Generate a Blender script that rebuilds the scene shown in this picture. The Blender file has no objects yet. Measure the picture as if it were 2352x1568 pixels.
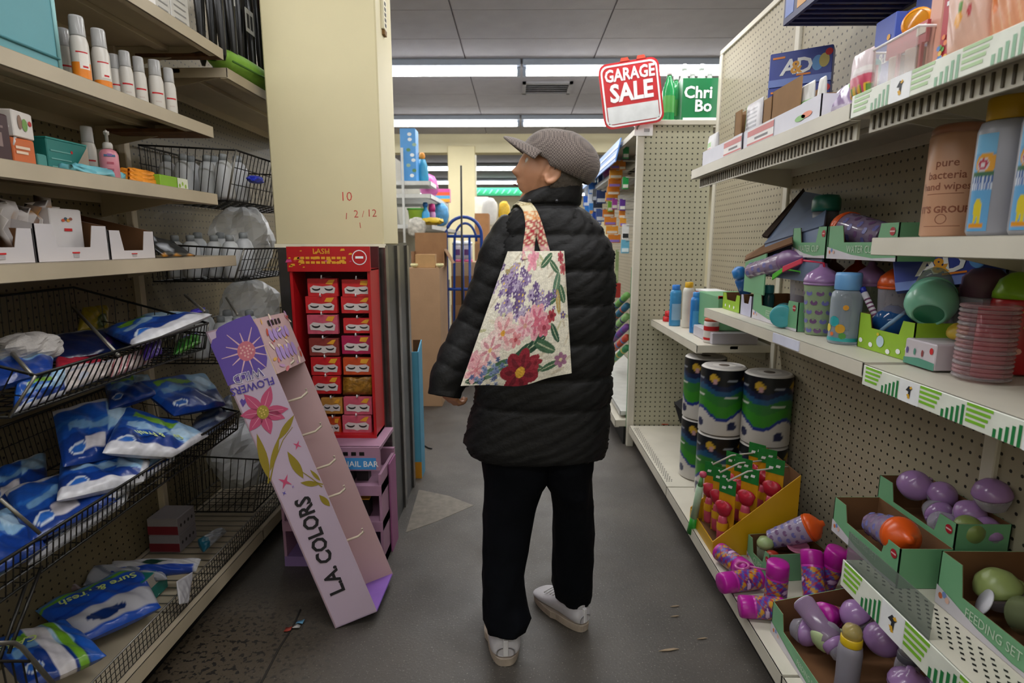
import bpy, math, random
import numpy as np
from mathutils import Matrix, Vector
C = bpy.context.scene.collection
R = random.Random(7)
PI = math.pi
sc = bpy.context.scene
# ------------------------------------------------------------------ camera
F, H = 1300.0, 1.35
PIT = math.atan(224 / F); YAW = math.atan(14 / math.hypot(F, 224))
cam = bpy.data.cameras.new('camera'); camo = bpy.data.objects.new('camera', cam); C.objects.link(camo)
cam.sensor_width = 36.0; cam.lens = 36.0 * F / 2352.0; cam.clip_start = .02
camo.location = (0, 0, H); camo.rotation_euler = (PI / 2 - PIT, 0, YAW)
sc.camera = camo
cam.dof.use_dof = True; cam.dof.focus_distance = 1.75; cam.dof.aperture_fstop = 4.0
# ------------------------------------------------------------------ world, exposure, lamps
w = bpy.data.worlds.new('world'); sc.world = w; w.use_nodes = True
w.node_tree.nodes['Background'].inputs[0].default_value = (.8, .88, 1, 1)
w.node_tree.nodes['Background'].inputs[1].default_value = .015
sc.view_settings.view_transform = 'Standard'; sc.view_settings.look = 'None'
sc.view_settings.exposure = 0.3; sc.view_settings.gamma = 1.0; sc.view_settings.use_curve_mapping = False
CEIL = 3.1
LAMP_ROWS = [-3.75, -1.35, 1.05, 3.45, 5.85, 8.24, 10.6, 13.0, 15.9, 19.6]
TUBE_E = 9.0
ROW_W = {-3.75: 24, -1.35: 36, 1.05: 80, 3.45: 104}
def lamp_row(y, x0, x1, watt):
    l = bpy.data.lights.new('tube_light', 'AREA'); l.shape = 'RECTANGLE'; l.size = x1 - x0; l.size_y = .12
    l.energy = watt; l.color = (1.0, .985, .97)
    o = bpy.data.objects.new('tube_light', l); C.objects.link(o); o.location = ((x0 + x1) / 2, y, CEIL - .175)
for _y in LAMP_ROWS:
    lamp_row(_y, -5.2, 5.2, ROW_W.get(_y, 104))
# ------------------------------------------------------------------ pixel <-> place
_c, _s = math.cos(PIT), math.sin(PIT); _cy, _sy = math.cos(YAW), math.sin(YAW)
def ray(px, py):
    u = px - 1176; v = 784 - py
    y = F * _c + v * _s; z = -F * _s + v * _c
    return Vector((u * _cy - y * _sy, u * _sy + y * _cy, z))
def at(px, py, X=None, Y=None, Z=None):
    d = ray(px, py)
    t = X / d.x if X is not None else Y / d.y if Y is not None else (Z - H) / d.z
    return Vector((d.x * t, d.y * t, d.z * t + H))
def on(px, X, Z):
    """Y of the place at depth X, height Z that shows in pixel column px"""
    u = px - 1176; z = Z - H
    return (F * X * _cy + u * X * _sy * _c + u * z * _s) / (u * _c * _cy - F * _sy)
def onx(px, Y, Z):
    u = px - 1176; z = Z - H
    return (u * (Y * _cy * _c - z * _s) - F * Y * _sy) / (F * _cy + u * _sy * _c)
# ------------------------------------------------------------------ materials
def lin(h):
    if not isinstance(h, str): return tuple(h)
    h = h.lstrip('#'); o = []
    for i in (0, 2, 4):
        c = int(h[i:i + 2], 16) / 255
        o.append(c / 12.92 if c <= .04045 else ((c + .055) / 1.055) ** 2.4)
    return tuple(o)
_mc = {}
def _new(name):
    m = bpy.data.materials.new(name); m.use_nodes = True; nt = m.node_tree
    return m, nt, nt.nodes['Principled BSDF'], nt.nodes['Material Output']
def mat(col, rough=.5, metal=0, noise=.08, scale=14, bump=0, bscale=60, emit=0, name='paint', sheen=0, spec=.5):
    k = (col, rough, metal, noise, scale, bump, bscale, emit, sheen, spec)
    if k in _mc: return _mc[k]
    m, nt, p, out = _new(name); N, L = nt.nodes, nt.links
    c = lin(col)
    p.inputs['Roughness'].default_value = rough; p.inputs['Metallic'].default_value = metal
    p.inputs['Specular IOR Level'].default_value = spec
    if sheen: p.inputs['Sheen Weight'].default_value = sheen
    tc = N.new('ShaderNodeTexCoord'); n = N.new('ShaderNodeTexNoise')
    n.inputs['Scale'].default_value = scale; n.inputs['Detail'].default_value = 4
    L.new(tc.outputs['Object'], n.inputs['Vector'])
    mr = N.new('ShaderNodeMapRange'); mr.inputs[1].default_value = .3; mr.inputs[2].default_value = .7
    mr.inputs[3].default_value = 1 - noise; mr.inputs[4].default_value = 1 + noise
    L.new(n.outputs['Fac'], mr.inputs[0])
    mx = N.new('ShaderNodeVectorMath'); mx.operation = 'SCALE'; mx.inputs[0].default_value = c
    L.new(mr.outputs[0], mx.inputs['Scale']); L.new(mx.outputs[0], p.inputs['Base Color'])
    if emit:
        p.inputs['Emission Color'].default_value = (*c, 1); p.inputs['Emission Strength'].default_value = emit
    if bump:
        b = N.new('ShaderNodeBump'); b.inputs['Strength'].default_value = bump; b.inputs['Distance'].default_value = .01
        n2 = N.new('ShaderNodeTexNoise'); n2.inputs['Scale'].default_value = bscale; n2.inputs['Detail'].default_value = 5
        L.new(tc.outputs['Object'], n2.inputs['Vector']); L.new(n2.outputs['Fac'], b.inputs['Height'])
        L.new(b.outputs[0], p.inputs['Normal'])
    _mc[k] = m; return m
def clear(col='ffffff', a=.25, rough=.12):
    """thin clear plastic: see-through with a gloss"""
    k = ('clear', col, a, rough)
    if k in _mc: return _mc[k]
    m, nt, p, out = _new('clear_plastic'); N, L = nt.nodes, nt.links
    p.inputs['Base Color'].default_value = (*lin(col), 1); p.inputs['Roughness'].default_value = rough
    t = N.new('ShaderNodeBsdfTransparent'); t.inputs[0].default_value = (*[.5 + .5 * q for q in lin(col)], 1)
    lw = N.new('ShaderNodeLayerWeight'); lw.inputs[0].default_value = .35
    mr = N.new('ShaderNodeMapRange'); mr.inputs[3].default_value = a; mr.inputs[4].default_value = min(1, a + .45)
    L.new(lw.outputs['Facing'], mr.inputs[0])
    mx = N.new('ShaderNodeMixShader'); L.new(mr.outputs[0], mx.inputs[0]); L.new(t.outputs[0], mx.inputs[1])
    L.new(p.outputs[0], mx.inputs[2]); L.new(mx.outputs[0], out.inputs[0])
    _mc[k] = m; return m
def printmat(rough=.4, bump=0, bscale=40):
    """colour comes from the print attribute of the mesh"""
    k = ('print', rough, bump, bscale)
    if k in _mc: return _mc[k]
    m, nt, p, out = _new('printed_film'); N, L = nt.nodes, nt.links
    a = N.new('ShaderNodeAttribute'); a.attribute_name = 'print'
    L.new(a.outputs['Color'], p.inputs['Base Color']); p.inputs['Roughness'].default_value = rough
    if bump:
        tc = N.new('ShaderNodeTexCoord'); b = N.new('ShaderNodeBump'); b.inputs['Strength'].default_value = bump; b.inputs['Distance'].default_value = .01
        n2 = N.new('ShaderNodeTexNoise'); n2.inputs['Scale'].default_value = bscale; n2.inputs['Detail'].default_value = 4
        L.new(tc.outputs['Object'], n2.inputs['Vector']); L.new(n2.outputs['Fac'], b.inputs['Height']); L.new(b.outputs[0], p.inputs['Normal'])
    _mc[k] = m; return m
def pegmat(col, a1, a2, sp=.0325, r=.15, dark='1d1a14', rough=.5):
    """painted hardboard with a grid of round holes along axes a1, a2"""
    k = ('peg', col, a1, a2, sp, r)
    if k in _mc: return _mc[k]
    m, nt, p, out = _new('pegboard'); N, L = nt.nodes, nt.links
    tc = N.new('ShaderNodeTexCoord'); sx = N.new('ShaderNodeSeparateXYZ'); L.new(tc.outputs['Object'], sx.inputs[0])
    def M(op, a, b=None):
        n = N.new('ShaderNodeMath'); n.operation = op
        for i, q in enumerate((a, b)):
            if q is None: continue
            if isinstance(q, (int, float)): n.inputs[i].default_value = q
            else: L.new(q, n.inputs[i])
        return n.outputs[0]
    ds = []
    for ax in (a1, a2):
        f = M('SUBTRACT', M('FRACT', M('DIVIDE', sx.outputs[ax], sp)), .5); ds.append(M('MULTIPLY', f, f))
    hole = M('LESS_THAN', M('ADD', ds[0], ds[1]), r * r)
    n = N.new('ShaderNodeTexNoise'); n.inputs['Scale'].default_value = 3; L.new(tc.outputs['Object'], n.inputs['Vector'])
    mr = N.new('ShaderNodeMapRange'); mr.inputs[3].default_value = .88; mr.inputs[4].default_value = 1.1; L.new(n.outputs['Fac'], mr.inputs[0])
    vm = N.new('ShaderNodeVectorMath'); vm.operation = 'SCALE'; vm.inputs[0].default_value = lin(col); L.new(mr.outputs[0], vm.inputs['Scale'])
    mx = N.new('ShaderNodeMix'); mx.data_type = 'RGBA'; L.new(hole, mx.inputs[0]); L.new(vm.outputs[0], mx.inputs[6])
    mx.inputs[7].default_value = (*lin(dark), 1); L.new(mx.outputs[2], p.inputs['Base Color']); p.inputs['Roughness'].default_value = rough
    _mc[k] = m; return m
# ------------------------------------------------------------------ mesh builder (world coordinates)
class B:
    def __init__(s): s.v = []; s.f = []; s.mi = []; s.sm = []; s.mats = []; s.col = None
    def m(s, mt):
        if mt not in s.mats: s.mats.append(mt)
        return s.mats.index(mt)
    def add(s, vs, fs, mt, smooth=False, xf=None):
        o = len(s.v); i = s.m(mt)
        s.v += [tuple(xf @ Vector(q)) if xf is not None else tuple(q) for q in vs]
        for f in fs: s.f.append(tuple(o + k for k in f)); s.mi.append(i); s.sm.append(smooth)
        return s
    def box(s, a, b, mt, xf=None):
        x0, y0, z0 = [min(p, q) for p, q in zip(a, b)]; x1, y1, z1 = [max(p, q) for p, q in zip(a, b)]
        return s.add([(x0, y0, z0), (x1, y0, z0), (x1, y1, z0), (x0, y1, z0), (x0, y0, z1), (x1, y0, z1), (x1, y1, z1), (x0, y1, z1)],
                     [(0, 3, 2, 1), (4, 5, 6, 7), (0, 1, 5, 4), (1, 2, 6, 5), (2, 3, 7, 6), (3, 0, 4, 7)], mt, False, xf)
    def hexa(s, q, mt):
        """8 corners: bottom ring 0-3, top ring 4-7"""
        return s.add(q, [(0, 3, 2, 1), (4, 5, 6, 7), (0, 1, 5, 4), (1, 2, 6, 5), (2, 3, 7, 6), (3, 0, 4, 7)], mt)
    def slab(s, quad, th, mt):
        """a quad of points given thickness along its normal"""
        p = [Vector(q) for q in quad]; n = (p[1] - p[0]).cross(p[2] - p[0]).normalized() * th
        return s.hexa([tuple(q) for q in p] + [tuple(q + n) for q in p], mt)
    def prism(s, pts, d, mt):
        """polygon (3D points, planar) pushed along vector d"""
        p = [Vector(q) for q in pts]; d = Vector(d); n = len(p)
        return s.add([tuple(q) for q in p] + [tuple(q + d) for q in p],
                     [tuple(range(n))[::-1], tuple(range(n, 2 * n))] + [(i, (i + 1) % n, n + (i + 1) % n, n + i) for i in range(n)], mt)
    def lathe(s, prof, mt, n=20, xf=None, sx=1, sy=1, smooth=True, cap=True):
        vs = []; fs = []
        for r, z in prof:
            for k in range(n):
                a = 2 * PI * k / n; vs.append((r * math.cos(a) * sx, r * math.sin(a) * sy, z))
        for i in range(len(prof) - 1):
            for k in range(n):
                k2 = (k + 1) % n; fs.append((i * n + k, i * n + k2, (i + 1) * n + k2, (i + 1) * n + k))
        s.add(vs, fs, mt, smooth, xf)
        if cap:
            o = len(s.v) - len(vs); i = s.m(mt)
            if prof[0][0] > 1e-4: s.f.append(tuple(o + k for k in range(n))[::-1]); s.mi.append(i); s.sm.append(False)
            if prof[-1][0] > 1e-4: s.f.append(tuple(len(s.v) - n + k for k in range(n))); s.mi.append(i); s.sm.append(False)
        return s
    def tube(s, pts, r, mt, n=6, closed=False):
        P = [Vector(p) for p in pts]; m = len(P); vs = []; fs = []
        rr = r if isinstance(r, (list, tuple)) else [r] * m
        for i, p in enumerate(P):
            a = P[(i - 1) % m] if (i > 0 or closed) else P[0]; b = P[(i + 1) % m] if (i < m - 1 or closed) else P[-1]
            t = (b - a)
            if t.length < 1e-9: t = Vector((0, 0, 1))
            t.normalize(); up = Vector((0, 0, 1)) if abs(t.z) < .95 else Vector((1, 0, 0))
            x = t.cross(up).normalized(); y = x.cross(t)
            for k in range(n):
                q = 2 * PI * k / n; vs.append(tuple(p + (x * math.cos(q) + y * math.sin(q)) * rr[i]))
        for i in range(m if closed else m - 1):
            j = (i + 1) % m
            for k in range(n):
                k2 = (k + 1) % n; fs.append((i * n + k, i * n + k2, j * n + k2, j * n + k))
        if not closed: fs += [tuple(range(n))[::-1], tuple((m - 1) * n + k for k in range(n))]
        return s.add(vs, fs, mt, n > 4)
    def grid(s, pts, mt, closeu=False, closev=False, smooth=True):
        """pts[i][j] -> quads"""
        a, b = len(pts), len(pts[0]); vs = [tuple(q) for r in pts for q in r]; fs = []
        for i in range(a if closeu else a - 1):
            for j in range(b if closev else b - 1):
                i2, j2 = (i + 1) % a, (j + 1) % b
                fs.append((i * b + j, i * b + j2, i2 * b + j2, i2 * b + j))
        return s.add(vs, fs, mt, smooth)
    def build(s, name, parent=None, bevel=0, seg=1, origin=None, local=False):
        off = Vector((0, 0, 0)); p = None if local else parent
        while p is not None: off += p.location; p = p.parent
        if parent is None and origin is not None: off = Vector(origin)
        me = bpy.data.meshes.new(name); me.from_pydata([tuple(Vector(q) - off) for q in s.v], [], s.f)
        for q in s.mats: me.materials.append(q)
        me.polygons.foreach_set('material_index', s.mi); me.polygons.foreach_set('use_smooth', s.sm)
        if s.col is not None:
            at_ = me.color_attributes.new('print', 'FLOAT_COLOR', 'POINT')
            a = np.ones((len(s.v), 4)); k = np.asarray(s.col); a[:len(k), :3] = k; at_.data.foreach_set('color', a.ravel())
        me.update(); o = bpy.data.objects.new(name, me); C.objects.link(o)
        if parent is not None: o.parent = parent
        elif origin is not None: o.location = off
        if bevel:
            b = o.modifiers.new('bevel', 'BEVEL'); b.width = bevel; b.segments = seg; b.limit_method = 'ANGLE'; b.angle_limit = .6
        return o
def tag(o, label=None, cat=None, group=None, kind=None):
    if label: o['label'] = label
    if cat: o['category'] = cat
    if group: o['group'] = group
    if kind: o['kind'] = kind
    return o
def T(name, label, cat, loc=(0, 0, 0), group=None, rz=0):
    o = bpy.data.objects.new(name, None); C.objects.link(o); o.location = loc; o.rotation_euler = (0, 0, rz)
    o.empty_display_size = .05
    return tag(o, label, cat, group)
def S(o): return tag(o, kind='structure')
def dup(root, loc, rot=(0, 0, 0), label=None, group=None, scale=1):
    r = root.copy(); C.objects.link(r); r.location = loc; r.rotation_euler = rot; r.scale = (scale,) * 3 if isinstance(scale, (int, float)) else scale
    if label: r['label'] = label
    if group: r['group'] = group
    for ch in list(root.children):
        c = ch.copy(); C.objects.link(c); c.parent = r
        for g in ch.children:
            d = g.copy(); C.objects.link(d); d.parent = c
    return r
def frame(o, x, y=None, n=None):
    """matrix with origin o, x axis along x, and y axis near y"""
    x = Vector(x).normalized()
    n = x.cross(Vector(y)).normalized(); y = n.cross(x)
    m = Matrix.Identity(4)
    for i in range(3): m[i][0] = x[i]; m[i][1] = y[i]; m[i][2] = n[i]; m[i][3] = Vector(o)[i]
    return m
_tc = {}
def text(s, size, mt, parent, M, bold=0, name='lettering', align='CENTER', sx=1.0, shear=0, ext=.0004, space=1.0, local=False):
    """raised flat lettering; M = world matrix of the text centre"""
    k = (s, bold, align, shear, space)
    if k not in _tc:
        cu = bpy.data.curves.new('t', 'FONT'); cu.body = s; cu.align_x = align; cu.align_y = 'CENTER'; cu.offset = bold
        cu.resolution_u = 2; cu.shear = shear; cu.space_line = .85; cu.space_character = space
        o = bpy.data.objects.new('t', cu); C.objects.link(o)
        me = bpy.data.meshes.new_from_object(o.evaluated_get(bpy.context.evaluated_depsgraph_get()))
        _tc[k] = ([tuple(v.co) for v in me.vertices], [tuple(p.vertices) for p in me.polygons])
        bpy.data.objects.remove(o); bpy.data.curves.remove(cu); bpy.data.meshes.remove(me)
    vs, fs = _tc[k]
    b = B(); b.add([(x * size * sx, y * size, ext) for x, y, z in vs], fs, mt, False, M)
    return b.build(name, parent, local=local)
def decal(name, parent, M, pts, mt, lift=.0006, local=False):
    """thin printed patch of any outline on a plane frame M"""
    b = B(); b.add([(x, y, lift) for x, y in pts], [tuple(range(len(pts)))], mt, False, M)
    return b.build(name, parent, local=local)
def circ(cx, cy, rx, ry=None, n=20, a0=0, a1=2 * PI):
    ry = rx if ry is None else ry
    return [(cx + rx * math.cos(a0 + (a1 - a0) * k / n), cy + ry * math.sin(a0 + (a1 - a0) * k / n)) for k in range(n)]
def rect(x0, y0, x1, y1): return [(x0, y0), (x1, y0), (x1, y1), (x0, y1)]
def lerp(a, b, t): return a + (b - a) * t
# 2D painting helpers for print attributes (u, v numpy arrays)
def canvas(u, base): return np.tile(np.array(lin(base)), (len(u), 1))
def put(c, mask, col): c[mask] = lin(col); return c
def ell(u, v, cx, cy, rx, ry, rot=0):
    a, b = math.cos(rot), math.sin(rot); x = (u - cx) * a + (v - cy) * b; y = -(u - cx) * b + (v - cy) * a
    return (x / rx) ** 2 + (y / ry) ** 2 < 1
def band(u, v, a, b, c0, w): return np.abs(a * u + b * v - c0) < w
# ------------------------------------------------------------------ common materials
CREAM = mat('cfcabb', .45, noise=.06, scale=6, name='cream_enamel')
CREAM2 = mat('c9b9a0', .5, noise=.1, scale=5, name='aged_enamel')
WHITE = mat('dfe0de', .4, noise=.03, name='white_card')
BLACK = mat('0c0c0d', .5, noise=.2, name='black_plastic')
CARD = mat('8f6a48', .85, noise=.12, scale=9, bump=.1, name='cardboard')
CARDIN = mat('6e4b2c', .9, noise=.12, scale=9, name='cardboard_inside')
WIRE = mat('23221f', .35, metal=.6, noise=.2, name='dark_wire')
WIREL = mat('7d7a72', .35, metal=.7, noise=.2, name='bright_wire')
RED = mat('c0151d', .45, noise=.05, name='red_print')
# =================================================================== ROOM
def floormat():
    m, nt, p, out = _new('worn_floor'); N, L = nt.nodes, nt.links
    tc = N.new('ShaderNodeTexCoord')
    def noise(s, d=5, r=.55):
        n = N.new('ShaderNodeTexNoise'); n.inputs['Scale'].default_value = s; n.inputs['Detail'].default_value = d; n.inputs['Roughness'].default_value = r
        L.new(tc.outputs['Object'], n.inputs['Vector']); return n.outputs['Fac']
    def mr(x, a, b, c, d):
        n = N.new('ShaderNodeMapRange'); n.inputs[1].default_value = a; n.inputs[2].default_value = b; n.inputs[3].default_value = c; n.inputs[4].default_value = d
        L.new(x, n.inputs[0]); return n.outputs[0]
    def mix(f, a, b):
        n = N.new('ShaderNodeMix'); n.data_type = 'RGBA'; L.new(f, n.inputs[0])
        for i, q in ((6, a), (7, b)):
            if isinstance(q, str): n.inputs[i].default_value = (*lin(q), 1)
            else: L.new(q, n.inputs[i])
        return n.outputs[2]
    c = mix(mr(noise(1.6), .35, .65, 0, 1), '3a3632', '504b45')
    c = mix(mr(noise(160, 2), .62, .75, 0, .5), c, 'a8a196')
    c = mix(mr(noise(70, 3), .28, .36, .5, 0), c, '37332f')
    sx = N.new('ShaderNodeSeparateXYZ'); L.new(tc.outputs['Object'], sx.inputs[0])
    # older speckled screed by the left shelves
    left = N.new('ShaderNodeMath'); left.operation = 'MULTIPLY'
    L.new(mr(sx.outputs[0], -.95, -.55, 1, 0), left.inputs[0]); L.new(mr(sx.outputs[1], 2.1, 1.75, 0, 1), left.inputs[1])
    sp = mix(mr(noise(55, 2), .40, .46, 1, 0), '4f4537', '1b1713')
    c = mix(left.outputs[0], c, sp)
    L.new(c, p.inputs['Base Color']); L.new(mr(noise(4), .3, .7, .38, .62), p.inputs['Roughness'])
    b = N.new('ShaderNodeBump'); b.inputs['Strength'].default_value = .25; b.inputs['Distance'].default_value = .004
    L.new(noise(110, 3), b.inputs['Height']); L.new(b.outputs[0], p.inputs['Normal'])
    return m
fl = S(B().box((-6, -4.5, -.1), (6, 22, 0), floormat()).build('floor'))
pt = [at(932, 1222, Z=.0012), at(962, 1124, Z=.0012), at(1030, 1138, Z=.0012), at(1088, 1160, Z=.0012), at(1000, 1198, Z=.0012)]
B().prism(pt, (0, 0, -.001), mat('6f685d', .6, noise=.2, scale=30)).build('worn_patch', fl)
# hairline crack in the floor
B().tube([at(690, 1400, Z=.001), at(672, 1440, Z=.001), at(640, 1490, Z=.001), at(600, 1568, Z=.001)], .004, mat('2a2622', .9)).build('crack', fl)
WALLM = mat('d4cba8', .6, noise=.05, scale=2, name='yellow_wall_paint')
GREYM = mat('8d8a8a', .8, noise=.05, scale=2)
S(B().box((-6.1, -4.5, 0), (-6, 22, 3.2), WALLM).build('wall_left')); S(B().box((6, -4.5, 0), (6.1, 22, 3.2), WALLM).build('wall_right'))
S(B().box((-6, 21.8, 0), (6, 21.9, 3.2), WALLM).build('wall_back')); S(B().box((-6, -4.6, 0), (6, -4.5, 3.2), WALLM).build('wall_front'))
S(B().box((-6, 9.5, 2.8), (6, 9.75, CEIL), WALLM).build('trim_1', bevel=.004))
TILE = mat('a09da1', .85, noise=.05, scale=5, bump=.25, bscale=120, name='ceiling_board')
ce = S(B().box((-6, -4.5, CEIL), (6, 22, CEIL + .08), mat('87858a', .9, name='ceiling_grid')).build('ceiling'))
TX0 = at(1050, 65, Z=CEIL).x - 4 * 1.22
tb = B().box((0, 0, -.012), (1.208, .602, .0), TILE)
first = None
for i in range(8):
    for j in range(11):
        loc = (TX0 + i * 1.22 + .006, 2.8 + j * .61, CEIL)
        if first is None: first = tb.build('ceiling_tile', ce); first.location = loc
        else:
            o = first.copy(); C.objects.link(o); o.location = loc
# ---- strip lights
HOUS = mat('9fa9b8', .4, noise=.03, name='lamp_housing'); TUBE = mat('ffffff', .4, emit=TUBE_E, noise=0, name='lit_tube')
def lamp(y, x0, x1, label, group=None):
    t = T('ceiling_light', label, 'light', ((x0 + x1) / 2, y, CEIL), group)
    B().box((x0 + .01, y - .09, CEIL - .07), (x1 - .01, y + .09, CEIL - .012), HOUS).build('housing', t, .006)
    B().lathe([(.03, 0), (.03, x1 - x0 - .06)], TUBE, 12, Matrix.Translation((x0 + .03, y, CEIL - .115)) @ Matrix.Rotation(PI / 2, 4, 'Y')).build('tube', t)
    for x in (x0 + .012, x1 - .045): B().box((x, y - .03, CEIL - .15), (x + .033, y + .03, CEIL - .07), HOUS).build('lamp_holder', t, .003)
rowname = {5.85: 'nearest row in view', 8.24: 'second row in view, before the yellow beam', 13.0: 'first row beyond the yellow beam', 15.9: 'second row beyond the yellow beam', 19.6: 'farthest row beyond the yellow beam'}
for y in LAMP_ROWS:
    if y in rowname:
        for k, nm in ((-2, 'far left'), (-1, 'left middle'), (0, 'right middle'), (1, 'far right')):
            lamp(y, .03 + 2.44 * k, .03 + 2.44 * (k + 1), f'white fluorescent strip light, {nm} of {rowname[y]}', 'strip lights along the ceiling')
    elif y < 5:
        lamp(y, -4.85, 4.91, 'long white fluorescent strip ' + {-3.75: 'farthest behind the camera', -1.35: 'behind the camera', 1.05: 'over the camera', 3.45: 'just ahead of the camera'}[y])
# ---- air vent
a, b = at(1200, 184, Z=CEIL), at(1308, 210, Z=CEIL)
vt = T('ceiling_vent', 'grey louvred air vent set in the ceiling between two light rows', 'vent', (0.3, 7, CEIL))
vx0, vx1, vy0, vy1 = a.x, b.x, b.y, a.y
if vy0 > vy1: vy0, vy1 = vy1, vy0
vf = B()
for q in ((vx0, vy0, vx1, vy0 + .04), (vx0, vy1 - .04, vx1, vy1), (vx0, vy0, vx0 + .04, vy1), (vx1 - .04, vy0, vx1, vy1)): vf.box((q[0], q[1], CEIL - .035), (q[2], q[3], CEIL - .011), mat('8c8a8c', .5))
vf.build('frame', vt)
B().box((vx0 + .03, vy0 + .03, CEIL - .016), (vx1 - .03, vy1 - .03, CEIL - .0125), mat('1b1b1c', .8)).build('duct', vt)
for k in range(5):
    yy = lerp(vy0 + .07, vy1 - .09, k / 4)
    B().slab([(vx0 + .04, yy, CEIL - .034), (vx1 - .04, yy, CEIL - .034), (vx1 - .04, yy + .035, CEIL - .018), (vx0 + .04, yy + .035, CEIL - .018)], .004, mat('9a989a', .5)).build('slat', vt)
# ---- near column
CX0, CX1, CY = -1.06, -.585, 2.5
CZ = at(760, 562, Y=CY).z
YEL = mat('ddd2a8', .55, noise=.05, scale=2.5, bump=.04, name='yellow_paint')
col = T('column', 'square column, pale yellow paint above black cladding, beside the leaning display', 'column', (-.8, 2.6, 0)); S(col); del col['category']
B().box((CX0, CY, CZ), (CX1, 2.8, CEIL), YEL).build('painted_shaft', col, .006)
DARK = mat('1f2226', .28, noise=.25, scale=4, bump=.05, name='black_laminate')
B().box((CX0 + .01, CY + .012, 0), (CX1 - .005, 3.04, CZ + .01), DARK).build('cladding', col)
for x, y in ((CX1 - .05, CY + .002), (CX0 + .005, CY + .002)):
    B().box((x, y, 0), (x + .045, y + .012, CZ - .004), mat('77736f', .25, metal=.8, noise=.2)).build('corner_strip', col)
for yy in (CY + .002, CY + .25, 2.99):
    B().box((CX1 - .006, yy, 0), (CX1 + .004, yy + .05, CZ - .004), mat('77736f', .25, metal=.8, noise=.2)).build('corner_strip', col)
B().box((CX0 - .004, CY - .004, CZ - .012), (CX1 + .004, CY + .016, CZ + .004), mat('efe8cf', .5)).build('edge_trim', col)
sb = B().box((CX1 - .003, CY + .10, at(895, 95, X=CX1).z), (CX1 + .012, CY + .16, at(895, 30, X=CX1).z), mat('e6dfc2', .45)).build('slotted_bracket', col, .002)
z0, z1 = at(895, 95, X=CX1).z, at(895, 30, X=CX1).z
for k in range(5):
    z = lerp(z0 + .02, z1 - .02, k / 4); B().box((CX1 + .0118, CY + .12, z - .006), (CX1 + .0135, CY + .14, z + .006), BLACK).build('slot', sb)
B().box((CX1 - .002, CY + .11, z0 - .02), (CX1 + .012, CY + .15, z0), mat('7a5a30', .8)).build('rust_end', sb)
INK = mat('c8453f', .6, noise=.2)
def wall_txt(s, px_, py_, size, sh=0): text(s, size, INK, col, frame(at(px_, py_, Y=CY - .0005), (1, 0, 0), (0, .0, 1)), -.008, 'pen_mark', shear=sh)
wall_txt('10', 795, 452, .055); wall_txt('1', 795, 497, .04, .1); wall_txt('2', 818, 492, .045); wall_txt('/', 834, 492, .04); wall_txt('12', 854, 490, .045); wall_txt('1', 828, 518, .035, -.1)
# ---- far columns under the beam
fx0, fx1 = at(1030, 420, Y=9.5).x, at(1092, 420, Y=9.5).x
o = B().box((fx0, 9.45, 0), (fx1, 9.8, 2.9), YEL).build('column', None, .01); S(o)
# =================================================================== SHELVING
def shelf(unit, name, x_front, x_back, y0, y1, z, lip=.04, mt=CREAM, brackets=(), slots=None, under=True):
    """a steel shelf: deck, turned-down front lip, brackets as children"""
    sgn = 1 if x_back > x_front else -1
    b = B()
    b.box((x_front, y0, z - .003), (x_back, y1, z), mt)
    b.box((x_front, y0, z - lip), (x_front + sgn * .006, y1, z), mt)
    b.box((x_front, y0, z - lip), (x_front + sgn * .03, y1, z - lip + .003), mt)
    b.box((x_back - sgn * .006, y0, z - .035), (x_back, y1, z), mt)
    for yy in (y0, y1 - .003): b.box((x_front, yy, z - lip * .9), (x_back, yy + .003, z), mt)
    if under:
        xm = lerp(x_front, x_back, .5); b.box((xm - .02, y0, z - .02), (xm + .02, y1, z - .003), mt)
    s = b.build(name, unit, .0025)
    for yy in brackets:
        pts = [(x_back, yy, z - .004), (x_back, yy, z - .085), (lerp(x_front, x_back, .55), yy, z - .05), (x_front + sgn * .03, yy, z - .012), (x_front + sgn * .03, yy, z - .004)]
        B().prism(pts, (0, .006, 0), mt).build('bracket', s)
    if slots:
        d = B(); y = y0 + .04
        while y < y1 - .03:
            d.box((x_front + sgn * slots, y, z - lip - .035), (x_front + sgn * (slots + .004), y + .005, z - lip - .004), mat('4c4436', .6)); y += .022
        tag(d.build('slots', s), kind='stuff')
        B().box((x_front + sgn * (slots + .0035), y0 + .02, z - lip - .04), (x_front + sgn * (slots + .01), y1 - .02, z - .006), mt).build('channel', s)
    return s
LX, LB = -1.1, -1.5
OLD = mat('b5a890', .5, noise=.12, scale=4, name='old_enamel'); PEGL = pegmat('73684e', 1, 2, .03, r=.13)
gl = T('shelving_unit', 'aged cream shelving bay at the left with sagging shelves of toiletries', 'shelf', (LX, 1.3, 0))
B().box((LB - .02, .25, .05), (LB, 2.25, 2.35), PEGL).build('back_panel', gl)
for y in (.25, 2.2): B().box((LB - .01, y, 0), (LB + .025, y + .03, 2.35), OLD).build('upright', gl, .003)
LZ0, LZ1, LZ2, LZ3 = 2.065, at(200, 180, X=LX).z, at(250, 404, X=LX).z, at(250, 598, X=LX).z
RUST = mat('5a3a1c', .9, noise=.4, scale=30)
sh0 = shelf(gl, 'shelf', LX, LB, .4, 2.25, LZ0, brackets=(2.21,), mt=OLD); sh1 = shelf(gl, 'shelf', LX, LB, .4, 2.13, LZ1, brackets=(2.08,), mt=OLD)
sh2 = shelf(gl, 'shelf', LX, LB, .4, 2.12, LZ2, brackets=(2.07,), mt=OLD); sh3 = shelf(gl, 'shelf', LX, LB, .4, 2.22, LZ3, brackets=(2.17,), mt=OLD)
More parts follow.
